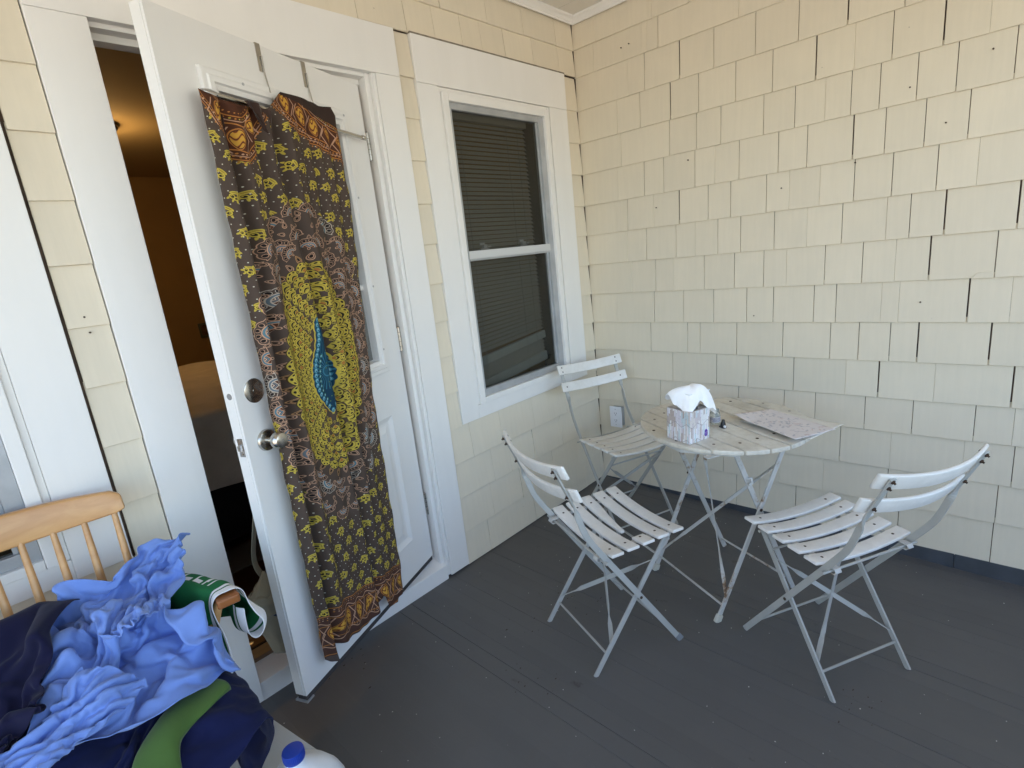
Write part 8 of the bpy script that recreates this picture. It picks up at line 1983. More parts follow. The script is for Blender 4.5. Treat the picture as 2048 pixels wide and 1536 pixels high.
2,82,40,12,-9,-6,0,12,-6,3,13,-8,12,-1,4,8,11,1,13,11,4,10,7,8,6,9,11,16,1,-2,2,12,-11,8,6,-11,10,4,-7,13,-3,2,9,14,4,1,8,14,11,-1,-6,8,5,-6,-5,10,-9,8,0,-9,13,-3,-4,5,-2,10,
8,93,33,6,-9,9,15,-1,-3,-3,14,-1,0,14,0,13,2,6,4,12,-4,10,9,-5,14,8,0,9,4,12,16,4,-1,6,9,-11,8,6,-6,2,3,-13,8,11,5,6,6,7,9,-3,-7,4,3,11,10,4,-3,2,10,-9,12,-2,-8,-5,-6,9,
4,100,44,11,-1,-2,8,-7,9,13,5,4,6,11,-1,-4,14,3,5,11,-5,6,10,-8,11,9,-8,14,0,-4,6,7,13,13,10,-3,2,-1,-16,11,9,-1,8,6,11,-1,4,-14,12,3,-5,8,4,5,10,4,11,12,0,0,9,6,-8,-10,0,-9,
8,98,62,3,10,-8,11,3,-4,5,0,15,12,4,5,12,5,-2,2,14,-7,-3,14,-5,14,-1,-6,2,13,-4,7,9,-10,11,-1,-8,7,11,-5,9,7,3,5,6,13,10,2,-5,2,4,-14,9,5,2,11,3,0,11,2,6,11,5,-2,1,1,-11,
8,113,75,12,5,-1,-1,12,-10,10,1,6,5,-5,12,15,5,-5,13,5,-3,4,11,-11,0,15,-5,14,0,0,6,8,-7,-3,10,-7,0,8,-11,6,3,-10,11,7,1,10,6,2,10,3,4,9,-10,5,9,9,1,0,11,-5,10,4,-8,12,3,-3,
5,123,62,-3,1,14,10,7,9,11,6,4,13,4,-2,4,-2,-22,14,9,4,12,5,9,9,10,-5,10,8,-5,9,7,-6,4,7,-8,-9,8,-6,-3,8,-13,4,8,-10,11,0,8,11,-1,6,13,1,-1,11,0,9,11,3,-5,7,4,-7,4,11,-4,
9,139,61,-9,0,11,3,3,16,12,5,4,14,7,-5,17,-6,-10,0,13,-11,11,6,13,13,7,3,10,7,-5,9,6,-7,9,5,-7,2,8,-10,-13,10,-7,1,9,-12,11,3,-5,13,-3,5,11,1,9,15,1,-2,11,3,8,12,-6,-1,8,1,-9,
21,141,69,-9,7,-4,-11,3,8,11,4,4,13,-4,-6,12,4,13,9,9,-2,0,14,-5,13,7,4,13,8,1,6,6,-9,6,4,-10,11,9,-1,7,3,-13,-12,4,0,5,9,-10,13,3,-4,14,1,2,14,2,-1,13,-5,1,9,3,8,12,-5,6,
    ]),
    'navy_l': ((40, 36), (-3.0220999717712402, -0.588100016117096, 0.46050000190734863), [
30,11,5,8,-4,10,12,-4,10,13,-3,11,18,0,7,18,1,2,20,5,1,20,0,12,12,19,-10,21,13,6,14,19,0,15,16,11,12,-15,15,-10,-4,18,12,2,16,5,12,11,3,14,7,4,11,9,7,9,12,8,10,14,-3,18,-4,-4,-12,-12,-10,3,-11,-11,15,-9,-1,6,22,-2,10,-17,17,-3,-2,10,14,-1,5,8,14,10,-13,7,4,0,26,18,2,23,0,-13,24,17,-10,6,15,2,-7,10,-9,1,
25,27,4,8,-3,12,11,-4,14,14,-2,11,17,-1,7,19,2,1,20,3,9,20,-1,15,10,20,-11,20,15,1,19,-6,11,19,12,8,20,11,16,-11,-4,18,-16,-7,9,8,6,14,6,10,9,6,10,8,5,10,9,6,11,11,-2,11,-15,-2,11,-8,-13,-7,-7,-12,12,-9,3,16,14,20,-3,0,11,11,-7,1,20,-7,19,-9,-2,0,2,18,6,-1,26,6,-4,30,22,-16,11,10,-4,19,15,-8,1,4,2,-15,
22,45,2,11,-3,13,5,-4,17,17,-1,8,17,0,7,17,0,10,16,-2,15,21,2,-13,7,22,16,22,-5,9,20,-3,8,15,16,7,15,18,-12,-12,-9,20,1,9,16,-6,0,13,3,4,14,5,6,11,6,8,7,6,12,5,6,15,3,-8,-8,-12,-14,9,-6,-4,18,-12,15,10,-8,15,3,15,15,6,3,8,14,-15,20,-1,-3,3,-11,14,4,-4,26,1,14,28,12,-18,18,20,-13,2,11,2,12,11,-5,-3,
21,63,2,10,-2,13,7,-4,16,8,-4,15,14,-4,12,17,0,12,20,1,-11,23,8,-3,24,10,0,21,1,14,1,4,23,12,10,12,6,9,-19,18,2,18,9,1,19,-16,7,4,9,-3,11,-11,6,8,-3,7,10,-1,8,12,2,9,11,12,12,-1,3,6,-15,-13,13,-3,6,11,-17,20,-2,1,11,11,13,19,4,-5,19,2,-7,10,-14,11,2,-4,23,-1,13,27,5,-9,24,14,-12,-8,16,-7,2,7,6,11,
12,81,9,12,-2,10,12,-2,11,11,-3,13,8,-4,18,22,-2,-1,17,-3,14,19,11,-9,23,2,9,21,11,-8,15,3,19,-14,-2,17,15,15,0,13,-10,14,13,10,-10,15,1,15,0,10,11,-14,2,6,-16,3,5,-5,11,13,-4,10,13,8,10,12,19,5,-1,7,2,-17,-5,19,-7,14,3,-16,15,9,8,18,4,9,12,-11,2,18,0,7,10,-11,16,-2,2,27,2,5,24,8,-18,1,11,2,-12,14,0,-1,
18,102,3,7,-2,13,8,-3,13,10,-3,16,13,-2,17,22,-2,1,9,-7,20,24,0,2,18,15,-8,21,11,-8,17,4,15,-18,-5,13,9,1,18,16,3,7,16,10,-11,19,-8,-8,4,11,13,-14,-6,4,-10,12,12,-14,14,13,-3,16,14,0,9,15,20,2,-6,20,-8,10,4,13,-17,3,17,-18,20,6,-1,21,-5,3,5,-3,21,8,-8,13,20,-1,10,6,-12,18,1,11,23,5,-15,10,10,2,-12,6,4,-12,
10,123,5,12,-2,10,8,-4,14,5,-5,20,21,0,7,20,-2,12,10,-6,20,23,-4,8,25,3,-1,3,17,-16,22,9,-3,-5,-1,20,2,0,20,19,1,0,5,-8,-19,20,0,-8,15,0,7,-10,8,11,-7,13,17,-22,14,9,-6,19,15,0,12,16,17,0,13,22,-9,8,18,5,-17,-4,18,-13,20,-1,2,21,4,-2,15,-9,9,-2,0,19,8,-8,16,19,-5,5,2,-6,17,5,2,18,10,-8,0,6,5,-15,
7,145,3,13,-3,10,8,-5,16,6,-6,20,14,-6,19,23,3,5,20,-4,12,15,-5,19,24,-2,5,5,16,-17,14,11,-14,10,2,18,-3,0,18,18,0,-5,5,-9,-18,18,-2,-7,16,-2,1,7,0,14,-17,16,12,-12,15,23,-15,22,5,-3,14,16,18,-3,10,14,-4,21,25,-3,-6,-4,19,-14,21,1,0,19,1,3,19,-5,2,6,-11,9,3,0,15,12,-2,14,8,-19,2,-1,11,16,4,-3,14,11,-8,-3,
7,164,1,12,-3,11,5,-4,17,11,-6,18,10,-7,22,19,-3,15,25,0,5,15,-3,20,20,-5,12,19,8,-13,-4,12,-18,18,9,3,-3,1,18,16,-3,-8,15,-9,-6,9,-1,-16,10,-6,10,15,1,-1,0,0,24,-15,22,15,-16,23,4,-6,16,15,10,5,18,16,-4,19,23,-6,7,6,16,-16,12,-16,6,20,-1,2,12,11,5,15,-4,-5,7,-10,2,6,-8,8,13,-5,9,2,2,20,-2,6,13,11,-6,2,
9,183,0,5,-5,15,8,-4,16,8,-4,18,9,-6,20,26,-9,5,18,0,21,23,0,12,11,-5,21,23,3,-5,-2,12,-20,12,10,-16,11,-1,16,13,-6,11,10,-1,-13,5,-1,-16,8,-8,10,13,-5,5,19,-1,6,-9,16,18,-16,23,2,-6,17,15,8,1,20,8,11,19,16,-4,16,18,8,-9,16,-13,-1,3,-8,18,16,-4,-2,10,10,0,12,-2,-4,10,-6,-4,11,-8,-1,-9,-2,17,9,7,12,10,0,8,
10,205,2,2,-8,16,5,-7,17,1,-9,18,21,-2,5,16,-9,21,29,0,9,15,-3,24,14,-2,21,23,0,2,10,8,-20,-2,12,-19,21,1,1,3,-4,17,15,-2,-6,8,-1,-14,12,-6,-6,10,-12,0,9,2,15,13,6,15,-12,21,4,-5,14,19,1,18,13,8,6,20,9,3,21,19,-7,7,19,-2,-8,4,-8,18,7,-13,8,14,-1,-2,9,9,-2,10,1,-5,10,-3,-6,7,-11,7,1,-13,2,1,-4,12,
9,229,5,-1,-11,15,1,-13,18,7,-9,19,21,-2,4,10,-10,21,31,0,7,23,-3,21,9,-3,25,22,0,5,18,4,-14,-8,12,-19,17,4,-12,7,-2,16,14,-3,5,13,-4,-7,13,-6,-5,10,-6,-12,15,-9,2,4,11,13,6,4,20,-4,23,5,1,18,15,6,4,22,3,14,17,12,-2,19,20,-6,1,14,-11,8,3,-9,14,6,-12,9,11,-1,-3,9,7,-4,10,0,-6,10,3,-6,3,-9,-8,0,-13,-4,
10,251,8,-6,-11,15,11,-16,14,0,-12,22,20,-5,8,9,-11,18,28,1,6,27,-3,16,9,-3,27,21,-1,9,21,0,-7,-6,12,-19,8,7,-16,17,-1,2,9,2,12,15,-2,-3,13,-5,-7,13,-8,-9,16,-11,-4,15,-8,11,6,7,17,0,20,10,1,15,19,0,20,12,8,0,21,9,12,15,9,2,19,10,-13,11,14,-12,7,5,-10,11,2,-11,7,12,-2,-2,11,5,-7,12,-3,-7,7,-9,-7,8,-8,-8,
11,267,13,-7,-8,13,12,-15,12,10,-17,16,2,-9,22,15,-8,14,25,-1,4,27,-3,11,12,-2,24,20,-3,11,21,-1,2,7,7,-19,-6,12,-13,13,3,-8,16,1,2,14,3,8,14,-5,0,14,-11,-8,11,-19,2,21,0,-7,14,-1,15,5,12,18,1,18,15,2,19,12,8,-6,19,10,6,17,11,13,9,4,5,19,2,-11,20,7,-14,12,4,-12,9,6,-10,5,11,-8,-8,18,1,-7,11,-12,-6,9,-10,-8,
13,281,17,-8,-8,14,7,-12,13,15,-14,12,12,-15,15,6,-8,20,21,-4,9,25,-1,3,15,-2,20,22,-5,6,15,0,13,17,1,-9,-5,13,-11,4,11,-14,11,-9,9,13,-5,9,14,-7,-1,19,-1,-5,18,-15,-2,14,6,-17,16,-1,13,19,4,10,1,18,15,5,14,16,9,-10,18,10,13,15,-1,-13,13,13,9,10,8,10,19,0,-1,25,3,-14,14,5,-9,7,9,-10,-10,10,-19,5,16,-14,-7,15,-11,-8,
14,295,22,-5,-10,14,1,-11,14,8,-13,13,19,-10,10,12,-11,17,16,-8,14,23,-1,-1,20,-2,13,21,-6,6,17,0,12,17,-2,10,5,7,-15,-3,15,-7,12,-4,-12,9,-2,14,8,-9,11,15,-12,0,22,-3,-7,13,7,-20,12,-6,16,18,11,0,20,11,4,5,-6,22,13,-2,17,11,10,18,-4,-17,9,-1,-1,15,2,8,20,21,11,14,4,7,21,2,-7,12,5,-15,3,14,-19,1,15,-21,-1,11,-18,-6,
15,309,26,0,-12,14,-4,-11,15,4,-12,15,15,-10,11,21,-9,10,13,-10,17,22,-3,4,22,0,-5,22,-6,9,18,-1,14,12,0,16,17,-2,-6,-3,16,-8,9,3,-16,14,-10,0,3,-2,18,8,-14,10,13,0,-17,17,8,-12,11,-7,16,19,10,1,18,13,1,19,-7,9,17,-8,13,7,-7,20,5,-11,16,-1,2,17,0,12,10,3,-13,20,14,15,12,8,5,12,7,-9,8,16,-18,7,14,-20,5,8,-21,2,
15,324,31,4,-13,13,-3,-12,16,-1,-11,15,13,-11,13,22,-8,8,13,-11,18,21,-2,5,21,1,-8,17,-12,15,24,4,7,20,-1,9,12,-8,12,9,7,-14,0,12,-12,15,-4,-9,11,-10,10,-1,-6,17,17,-7,-9,3,14,-15,19,-6,8,13,3,15,21,5,2,20,7,3,17,-6,9,16,-8,11,6,-12,15,4,-5,15,-5,-2,16,3,5,15,3,-13,12,3,4,13,8,-5,9,15,-12,3,17,-17,2,19,-11,6,
14,336,38,7,-11,11,1,-13,15,-3,-10,16,10,-11,14,22,-8,8,13,-11,19,22,0,-5,20,-5,9,24,-8,-3,8,-7,25,21,1,9,18,1,6,14,2,-10,3,12,-12,12,0,-13,13,-10,5,-2,-6,17,13,-14,1,4,14,-15,19,2,-9,7,0,22,19,1,8,18,3,5,18,-1,6,14,-5,11,17,-5,8,8,-11,10,1,-8,11,1,-1,12,1,-3,15,3,-10,7,8,-3,13,14,-9,6,10,-19,-1,13,-15,7,
13,349,47,9,-10,9,4,-12,14,-1,-10,16,9,-11,14,19,-8,10,12,-11,19,22,0,-5,22,-3,-2,24,-8,3,-1,-8,26,22,0,11,18,3,1,18,1,-4,15,4,-9,6,7,-15,12,-11,3,6,-12,12,1,-14,13,11,6,-15,11,15,-15,18,-10,6,8,10,16,12,-4,15,18,1,4,17,1,5,3,-12,10,12,-8,10,11,-3,9,10,-5,7,5,-8,8,1,-5,12,6,-10,7,12,-10,6,13,-15,4,14,-16,7,
10,360,58,12,-7,7,8,-10,11,1,-10,16,11,-10,12,10,-10,18,17,-9,14,21,-5,3,21,-3,-2,24,-2,-7,-7,-8,24,22,-2,-2,18,0,-3,17,5,0,17,6,8,13,4,-11,13,-12,1,-2,-14,11,0,-15,12,17,0,-9,10,13,-14,23,-1,-9,14,-6,10,4,12,14,7,-3,17,17,1,5,-1,-13,9,6,-11,8,12,-10,8,14,-1,11,13,1,6,11,-7,5,6,-12,8,10,-7,8,13,-12,3,14,-16,7,
6,371,70,14,-4,5,12,-8,10,8,-10,13,6,-9,16,7,-10,17,20,-8,-1,21,-5,1,21,-2,2,22,-2,4,-2,-9,23,14,-11,10,16,6,-6,16,8,-5,16,9,-5,11,-10,11,14,-12,-1,17,-10,-2,-11,-11,13,16,-9,-1,9,12,-14,22,1,-10,22,-3,-6,9,-6,14,3,13,13,4,6,19,1,-15,9,5,-10,7,12,-9,8,8,-12,10,11,-4,7,15,-1,6,12,-7,11,16,-4,0,14,-10,2,14,-17,3,
2,381,84,16,0,3,14,-5,9,10,-9,13,9,-10,14,8,-10,15,17,-10,7,20,-6,3,21,-1,2,21,2,-2,7,-11,17,8,-10,15,15,-7,5,19,6,-5,8,17,-8,17,0,-5,6,-14,9,15,-8,-13,1,-15,16,10,-14,6,15,1,-12,13,10,-14,21,-2,-8,17,-6,2,9,-8,13,7,13,14,2,-3,16,-1,-9,11,9,-13,0,7,-8,12,4,-4,13,7,-13,9,12,-11,10,19,-5,5,16,6,7,13,-20,7,
0,392,101,17,4,0,16,-3,8,10,-8,13,13,-10,11,11,-11,14,13,-11,13,21,-2,1,20,-1,0,21,-2,1,13,-10,10,4,-9,16,10,-10,11,20,-3,0,8,18,-8,11,10,-12,11,-10,8,9,-6,-16,14,-17,1,8,-17,9,12,-10,5,9,8,-13,16,2,-11,18,-2,-4,15,-7,4,13,-8,6,1,-4,14,3,-5,13,9,-1,11,6,-14,3,4,-2,15,2,-6,17,8,-13,16,21,-5,5,10,-11,12,2,-14,-14,
0,403,119,16,8,-2,19,1,6,9,-9,13,17,-10,7,12,-13,15,11,-12,18,21,-3,4,20,-3,1,19,-4,1,20,-2,-2,2,-10,16,3,-10,14,17,-10,6,19,7,-8,-6,18,-13,19,4,0,12,-3,-13,13,-15,-5,10,-20,7,8,-17,9,15,-5,-6,6,9,-13,16,-9,-2,17,0,-2,15,-3,1,13,-6,8,6,-9,7,7,-10,9,6,-9,8,3,-5,13,5,-5,18,7,-9,18,12,-2,19,-2,-17,14,13,-15,-9,
2,414,137,15,12,-3,19,3,3,10,-9,13,20,-8,3,15,-16,15,8,-14,22,23,3,-4,20,-2,-4,16,-7,10,19,-2,-2,5,-11,14,0,-9,15,9,-13,10,22,-6,-2,7,19,-17,0,18,-13,17,-7,4,13,-12,-3,17,-12,-12,4,-21,12,14,-15,2,12,2,-11,12,4,-12,10,-13,8,15,6,-3,9,-10,9,7,-8,8,10,-8,7,10,-10,6,14,-8,1,3,-2,18,10,-11,15,12,-11,15,-2,-4,23,14,-15,-5,
5,425,155,12,16,-5,20,-3,6,17,2,-5,9,-14,16,22,-13,12,13,-17,20,22,-11,5,13,13,-8,19,-4,3,18,-4,2,8,-10,12,3,-11,12,-2,-10,14,17,-14,5,22,8,-16,-6,24,-14,17,7,-11,13,-10,3,6,-23,0,24,-13,-6,3,-19,12,10,2,-14,14,2,-10,10,-14,10,18,-4,2,17,5,-5,10,-12,1,1,-4,14,5,-12,10,8,-14,7,18,2,2,4,-8,19,13,-11,13,4,-6,19,14,-15,-5,
11,433,172,12,16,-5,17,9,-5,18,-5,2,13,-13,12,9,-18,20,28,-10,1,11,-13,19,21,-1,-3,16,10,-4,18,-3,1,7,-10,13,7,-11,10,-8,-8,13,14,-13,7,23,-13,-4,0,26,-16,7,18,-16,7,-16,3,16,-11,-2,22,-10,-10,5,-20,13,15,-4,-8,13,3,-10,9,-16,10,21,-1,0,16,-6,2,11,2,-11,12,-11,5,2,-9,14,-9,-10,13,18,-2,6,17,-4,7,-4,-11,17,17,-11,1,16,-8,8,
17,443,187,17,7,-5,10,16,-4,19,-2,0,13,-11,11,7,-17,18,28,-7,-2,13,-14,19,18,-11,5,18,2,-4,15,10,-2,14,-9,5,3,-9,13,-8,-7,12,12,-12,6,19,-14,2,18,-2,-21,-1,25,-4,10,6,-12,11,-10,-7,18,-11,1,6,-18,12,14,-4,-6,16,-3,-4,10,-16,11,19,-6,2,12,7,-9,15,-2,-5,16,-9,0,-8,-8,15,6,-14,12,-3,-9,15,16,6,-7,15,-9,7,16,-10,7,4,-10,18,
24,454,199,18,-3,0,7,19,-4,18,4,-3,4,-16,12,16,-8,14,26,-5,-5,21,-15,7,12,-12,16,16,-9,5,11,14,-4,18,-2,0,-5,-10,14,7,-7,11,11,-11,3,14,-11,1,17,-11,-7,14,0,-17,1,17,4,10,1,-10,17,-3,-5,10,-14,6,10,-10,5,16,-2,-4,9,-15,11,19,-4,1,15,3,-7,14,3,-8,15,-12,3,7,-16,8,-14,3,11,-2,-9,15,14,-9,6,18,3,-3,-7,-18,4,20,3,-1,
31,470,206,11,-13,9,17,2,-6,5,20,-1,17,-9,-1,9,-6,17,22,-9,3,25,-10,-1,19,-14,10,2,-13,16,17,-2,1,8,16,-8,16,-10,1,8,-5,14,9,-11,5,10,-10,5,11,-10,0,12,-9,-5,13,-7,-6,10,7,-5,4,15,-2,15,-5,-1,13,-7,-1,15,-7,5,7,-13,12,17,3,-8,16,1,-3,8,-14,3,19,-6,2,18,-3,-7,-4,-10,15,-8,-2,15,-2,-8,14,9,-16,2,11,-16,3,15,-12,-3,
37,479,219,13,-11,9,16,-8,-3,4,20,-1,17,4,-10,14,-9,7,15,-7,15,25,-10,-2,18,-16,11,5,-14,16,14,-8,5,15,12,-8,16,4,-12,15,-8,8,8,-9,8,5,-9,10,6,-10,7,12,-8,-2,9,-9,2,13,-5,-2,10,2,-9,7,14,4,14,3,-7,13,-9,10,11,-11,11,17,-6,-3,16,-3,-3,12,4,-11,18,-3,-3,17,-9,4,7,-14,9,-2,-11,11,-1,-13,12,0,-6,17,13,-11,-6,14,-9,-10,
42,487,233,17,-8,3,8,-17,5,14,8,-8,5,19,-4,19,0,-2,17,-8,6,21,-13,10,20,-15,10,5,-14,17,15,-9,6,19,2,-5,13,16,-15,20,-6,0,11,-8,7,4,-10,10,0,-9,13,7,-12,7,12,-1,-8,12,-3,-5,8,-10,8,15,-6,2,12,10,-2,10,14,0,14,-6,-7,16,-5,0,16,-2,0,16,-3,2,16,-6,2,14,-11,7,12,-12,7,-6,-10,11,-7,-10,11,16,-6,-5,13,-10,-1,12,-11,0,
48,493,246,9,-16,7,17,-2,-3,16,-6,-4,0,20,-2,16,5,-2,19,-1,1,12,-19,12,24,-10,7,17,-14,4,7,-5,15,20,-3,0,15,16,-14,22,-2,-4,13,-8,4,6,-10,8,0,-9,15,5,-12,11,11,-8,0,10,5,-8,13,-6,0,8,-7,9,12,-7,8,15,0,-3,13,11,-6,9,-15,5,14,-7,-1,15,-5,2,17,0,3,16,4,7,16,-9,6,6,-14,7,-5,-11,10,7,-14,-1,14,5,-5,14,-6,-4,
53,497,261,10,-16,6,13,-10,-2,17,-2,-2,0,18,-2,16,4,-3,16,5,1,16,-12,6,14,-15,12,21,-4,-3,15,-6,4,15,-4,12,20,7,-8,19,6,-7,15,-6,2,10,-10,5,3,-9,12,5,-12,11,6,-7,9,12,-7,-2,13,5,-6,13,-4,1,6,-6,13,14,-6,5,16,-3,-2,12,8,-10,9,-12,8,9,-11,8,9,-12,5,16,-8,3,17,-6,9,15,3,10,7,-12,4,-2,-16,2,16,1,-6,9,12,-8,
58,500,277,14,-12,1,6,-16,4,14,7,-3,15,-2,-7,2,16,6,16,3,-1,17,-3,3,15,-11,7,18,-5,2,17,-3,1,15,-4,8,18,6,-6,17,-4,1,16,-4,2,14,-5,2,13,-6,4,8,-10,5,8,-8,7,3,-6,13,12,-7,2,13,5,-5,14,-2,-4,10,-5,11,14,-7,6,14,-6,-3,17,1,-5,10,-12,6,-1,-10,14,4,-15,11,11,-16,9,15,-6,9,13,3,8,5,-16,-1,15,9,-10,6,18,-11,
63,503,292,13,-12,1,4,-17,5,12,-9,-5,15,-2,-1,10,13,2,8,16,4,16,5,0,18,-2,3,16,-6,3,17,0,0,17,-3,4,14,-11,2,15,-8,1,14,-3,3,14,-2,3,14,0,3,13,-2,3,13,-3,1,12,-6,2,11,-7,7,11,-7,9,12,5,-9,15,-2,-3,15,-8,1,8,-6,12,14,-8,4,15,-7,1,4,-13,12,-5,-14,16,1,-19,12,9,-16,9,13,-5,5,17,-1,2,8,18,-15,13,18,-12,
66,507,308,13,-11,1,12,-15,0,0,-18,5,13,-9,0,14,5,1,12,16,1,12,17,2,16,10,1,18,-3,2,12,-12,3,14,-11,0,14,-9,2,16,-6,4,15,-2,3,14,-2,3,12,-3,2,13,-4,3,14,-1,3,14,6,3,15,2,2,15,0,1,15,-4,-1,15,-4,-1,16,-2,-7,14,-7,2,12,-8,8,9,-10,10,4,-13,13,0,-19,14,-6,-17,16,2,-16,10,10,-10,5,19,4,1,10,18,-17,16,18,-11,
57,555,398,15,-4,2,15,4,-3,16,-3,0,9,-10,6,15,-1,4,12,11,-4,15,6,-1,15,-5,4,13,-8,5,14,-8,4,14,-8,2,15,-7,3,16,-5,3,16,-4,3,16,-4,2,16,-2,1,16,-2,1,16,0,0,16,2,0,16,3,-1,16,2,-1,16,2,-2,16,2,-2,16,1,-3,15,3,-3,15,3,-4,13,3,-10,14,-1,-8,-2,1,17,13,-3,6,15,-1,2,14,-8,-4,20,9,-3,16,3,-2,18,3,-9,
52,564,440,15,5,2,16,4,0,15,3,1,16,3,0,15,1,0,15,1,-1,16,0,0,15,-2,-2,16,-2,-1,15,-4,-2,15,-3,-2,16,-5,-2,15,-4,-2,16,-4,-2,15,-4,-3,15,-3,-2,16,-1,-2,15,-1,-3,16,0,-2,15,1,-2,15,2,-1,16,3,-2,15,4,-1,16,4,-1,15,5,0,15,4,0,16,4,0,15,3,0,16,2,-9,15,1,-9,15,0,-8,16,-1,-9,15,-2,-8,16,-3,-8,15,-4,-7,
    ]),
}
garment('navy_trousers', 'navy_r', M_navy, 'navy blue trousers hanging off the right front of the armchair seat')
def folded_strip(name, pts, wdirs, width, mat, label):
    c = smooth_path(pts, 7)
    n_, m_ = len(c), 14
    P = np.zeros((m_, n_, 3))
    for j in range(n_):
        u = j / (n_ - 1)
        f = u * (len(wdirs) - 1); k = min(len(wdirs) - 2, int(f))
        wd = Vector(wdirs[k]).lerp(Vector(wdirs[k + 1]), f - k).normalized()
        t = (c[min(j + 1, n_ - 1)] - c[max(j - 1, 0)]).normalized()
        nn = t.cross(wd).normalized()
        if nn.z < 0:
            nn = -nn
        for i in range(m_):
            a = (i / (m_ - 1)) * math.pi * 1.25
            P[i, j] = c[j] + wd * (width * 0.5 * math.cos(a)) + nn * (0.020 * math.sin(a) + 0.004 * math.sin(9 * u + 2 * a))
    o = grid_mesh(name, P, mat)
    m = o.modifiers.new('thickness', 'SOLIDIFY'); m.thickness = 0.002; m.offset = 0
    return tag(o, label, 'clothing', 'clothes heaped on the armchair')
folded_strip('green_shirt', [(-2.440, -0.500, 0.505), (-2.495, -0.535, 0.515), (-2.550, -0.560, 0.515), (-2.590, -0.600, 0.505), (-2.610, -0.660, 0.475)], [(0.5, -0.85, -0.1), (0.45, -0.9, -0.1), (0.6, -0.75, 0), (0.9, -0.3, 0), (1, -0.1, 0)], 0.085, M_lgreen, 'leaf green shirt folded under the lower edge of the blue garment')
garment('navy_fleece', 'navy_l', M_navy2, 'dark navy fleece heaped against the left side of the chair back')
bs = garment('blue_scrubs', 'blue_a', M_blue, 'crumpled cornflower blue cotton garment on top of the heap')
garment('trouser_leg', 'blue_b', M_blue, None, bs)
garment('waistband', 'blue_c', M_blue, None, bs)
# jersey over the right arm
def jersey_print():
    W, H = 480, 420                       # u: back to front along the arm, v: inner hem to outer loop
    img = np.ones((H, W, 3)) * np.array((0.018, 0.150, 0.052))
    wh = np.array((0.78, 0.78, 0.80))
    x = 118
    for ch in 'REEN':                      # condensed block letters
        rows = FONT[ch].split()
        for j, r_ in enumerate(rows):
            for i, b_ in enumerate(r_):
                if b_ == '1':
                    img[int(150 + j * 15):int(150 + (j + 1) * 15), int(x + i * 8.4):int(x + (i + 1) * 8.4)] = wh
        x += 56
    img[:, 392:414] = wh
    img[:, 426:480] = wh
    img[:, 414:417] = (0.05, 0.06, 0.06)
    return img[::-1]
M_jersey = image_mat('green_jersey_print', jersey_print(), 0.8, 0.0, 0.25, 900)
sec = [(-.060, -.225), (-.046, -.17), (-.040, -.10), (-.040, -.045), (-.036, -.006), (-.022, .0165), (.0, .0185), (.022, .0165), (.037, .000), (.046, -.035), (.062, -.070), (.078, -.100), (.074, -.130), (.052, -.142), (.034, -.125), (.030, -.085), (.031, -.05)]
axis_ = smooth_path([Vector((AX + 0.235, -0.105, 0.690)), Vector((AX + 0.275, -0.20, 0.682)), Vector((AX + 0.325, -0.32, 0.676)), Vector((AX + 0.352, -0.405, 0.672)), Vector((AX + 0.350, -0.455, 0.671))], 8)
def along(t):
    f = t * (len(axis_) - 1); i = min(len(axis_) - 2, int(f))
    return axis_[i].lerp(axis_[i + 1], f - i)
ss_ = smooth_path([(a, b, 0) for a, b in sec], 4)
m_, n_ = len(ss_), 46
P = np.zeros((m_, n_, 3)); UV = np.zeros((m_, n_, 2))
for j in range(n_):
    u = j / (n_ - 1)
    t = 0.10 + 0.76 * u
    c = along(t)
    tg = (along(min(1, t + 0.03)) - along(max(0, t - 0.03))).normalized()
    lat = tg.cross(Vector((0, 0, 1))).normalized()
    if lat.x < 0:
        lat = -lat
    for i in range(m_):
        v = i / (m_ - 1)
        a, b = ss_[i].x, ss_[i].y
        drop = max(0, -b)
        wv = drop * (0.10 * math.sin(7 * u + 5 * v) + 0.07 * math.sin(15 * u - 9 * v + 1)) + 0.0022 * math.sin(22 * u + 10 * v)
        fr = tg * (drop * 0.22 * math.sin(3.1 * v + 0.4) * (u - 0.3))
        p = c + lat * (a + wv) + Vector((0, 0, b)) + fr
        P[i, j] = p; UV[i, j] = (u, v)
jo = grid_mesh('jersey', P, M_jersey, None, UV)
m = jo.modifiers.new('smooth', 'SUBSURF'); m.levels = 1; m.render_levels = 1
m = jo.modifiers.new('thickness', 'SOLIDIFY'); m.thickness = 0.0018; m.offset = 0
tag(jo, 'green sports jersey with white lettering and trim draped over the right chair arm', 'jersey', 'clothes heaped on the armchair')
# ------------------------------------------------------------------ jug, tub, bag, bits on the floor
JX, JY = -2.354, -0.655
jz = FZ(0, JY)
jug = thing('plastic_jug', 'milky white plastic jug with a blue screw cap standing on the floor by the armchair', 'jug', (JX, JY, jz + 0.001), 0.6)
sec = []
n = 36
KH, KR = 0.905, 1.18
prof = [(0.010, 0.072), (0.0, 0.078), (0.02, 0.083), (0.10, 0.085), (0.20, 0.085), (0.25, 0.083), (0.285, 0.076), (0.315, 0.062), (0.338, 0.046), (0.352, 0.033), (0.357, 0.0262), (0.366, 0.0255), (0.372, 0.0265), (0.376, 0.0235), (0.40, 0.0235)]
prof[0], prof[1] = (0.0, 0.070), (0.006, 0.079)
V = []; F = []
prof = [(h * KH, r * (KR if h < 0.33 else 0.92)) for h, r in prof]
for (h, r) in prof:
    sq = max(0, min(1, (0.33 - h) / 0.12))
    for k in range(n):
        c = 2 * math.pi * k / n
        m = (abs(math.cos(c)) ** 3.2 + abs(math.sin(c)) ** 3.2) ** (-1 / 3.2)
        rr = r * (1 * (1 - sq) + m * 0.97 * sq)
        V.append((rr * math.cos(c), rr * math.sin(c), h))
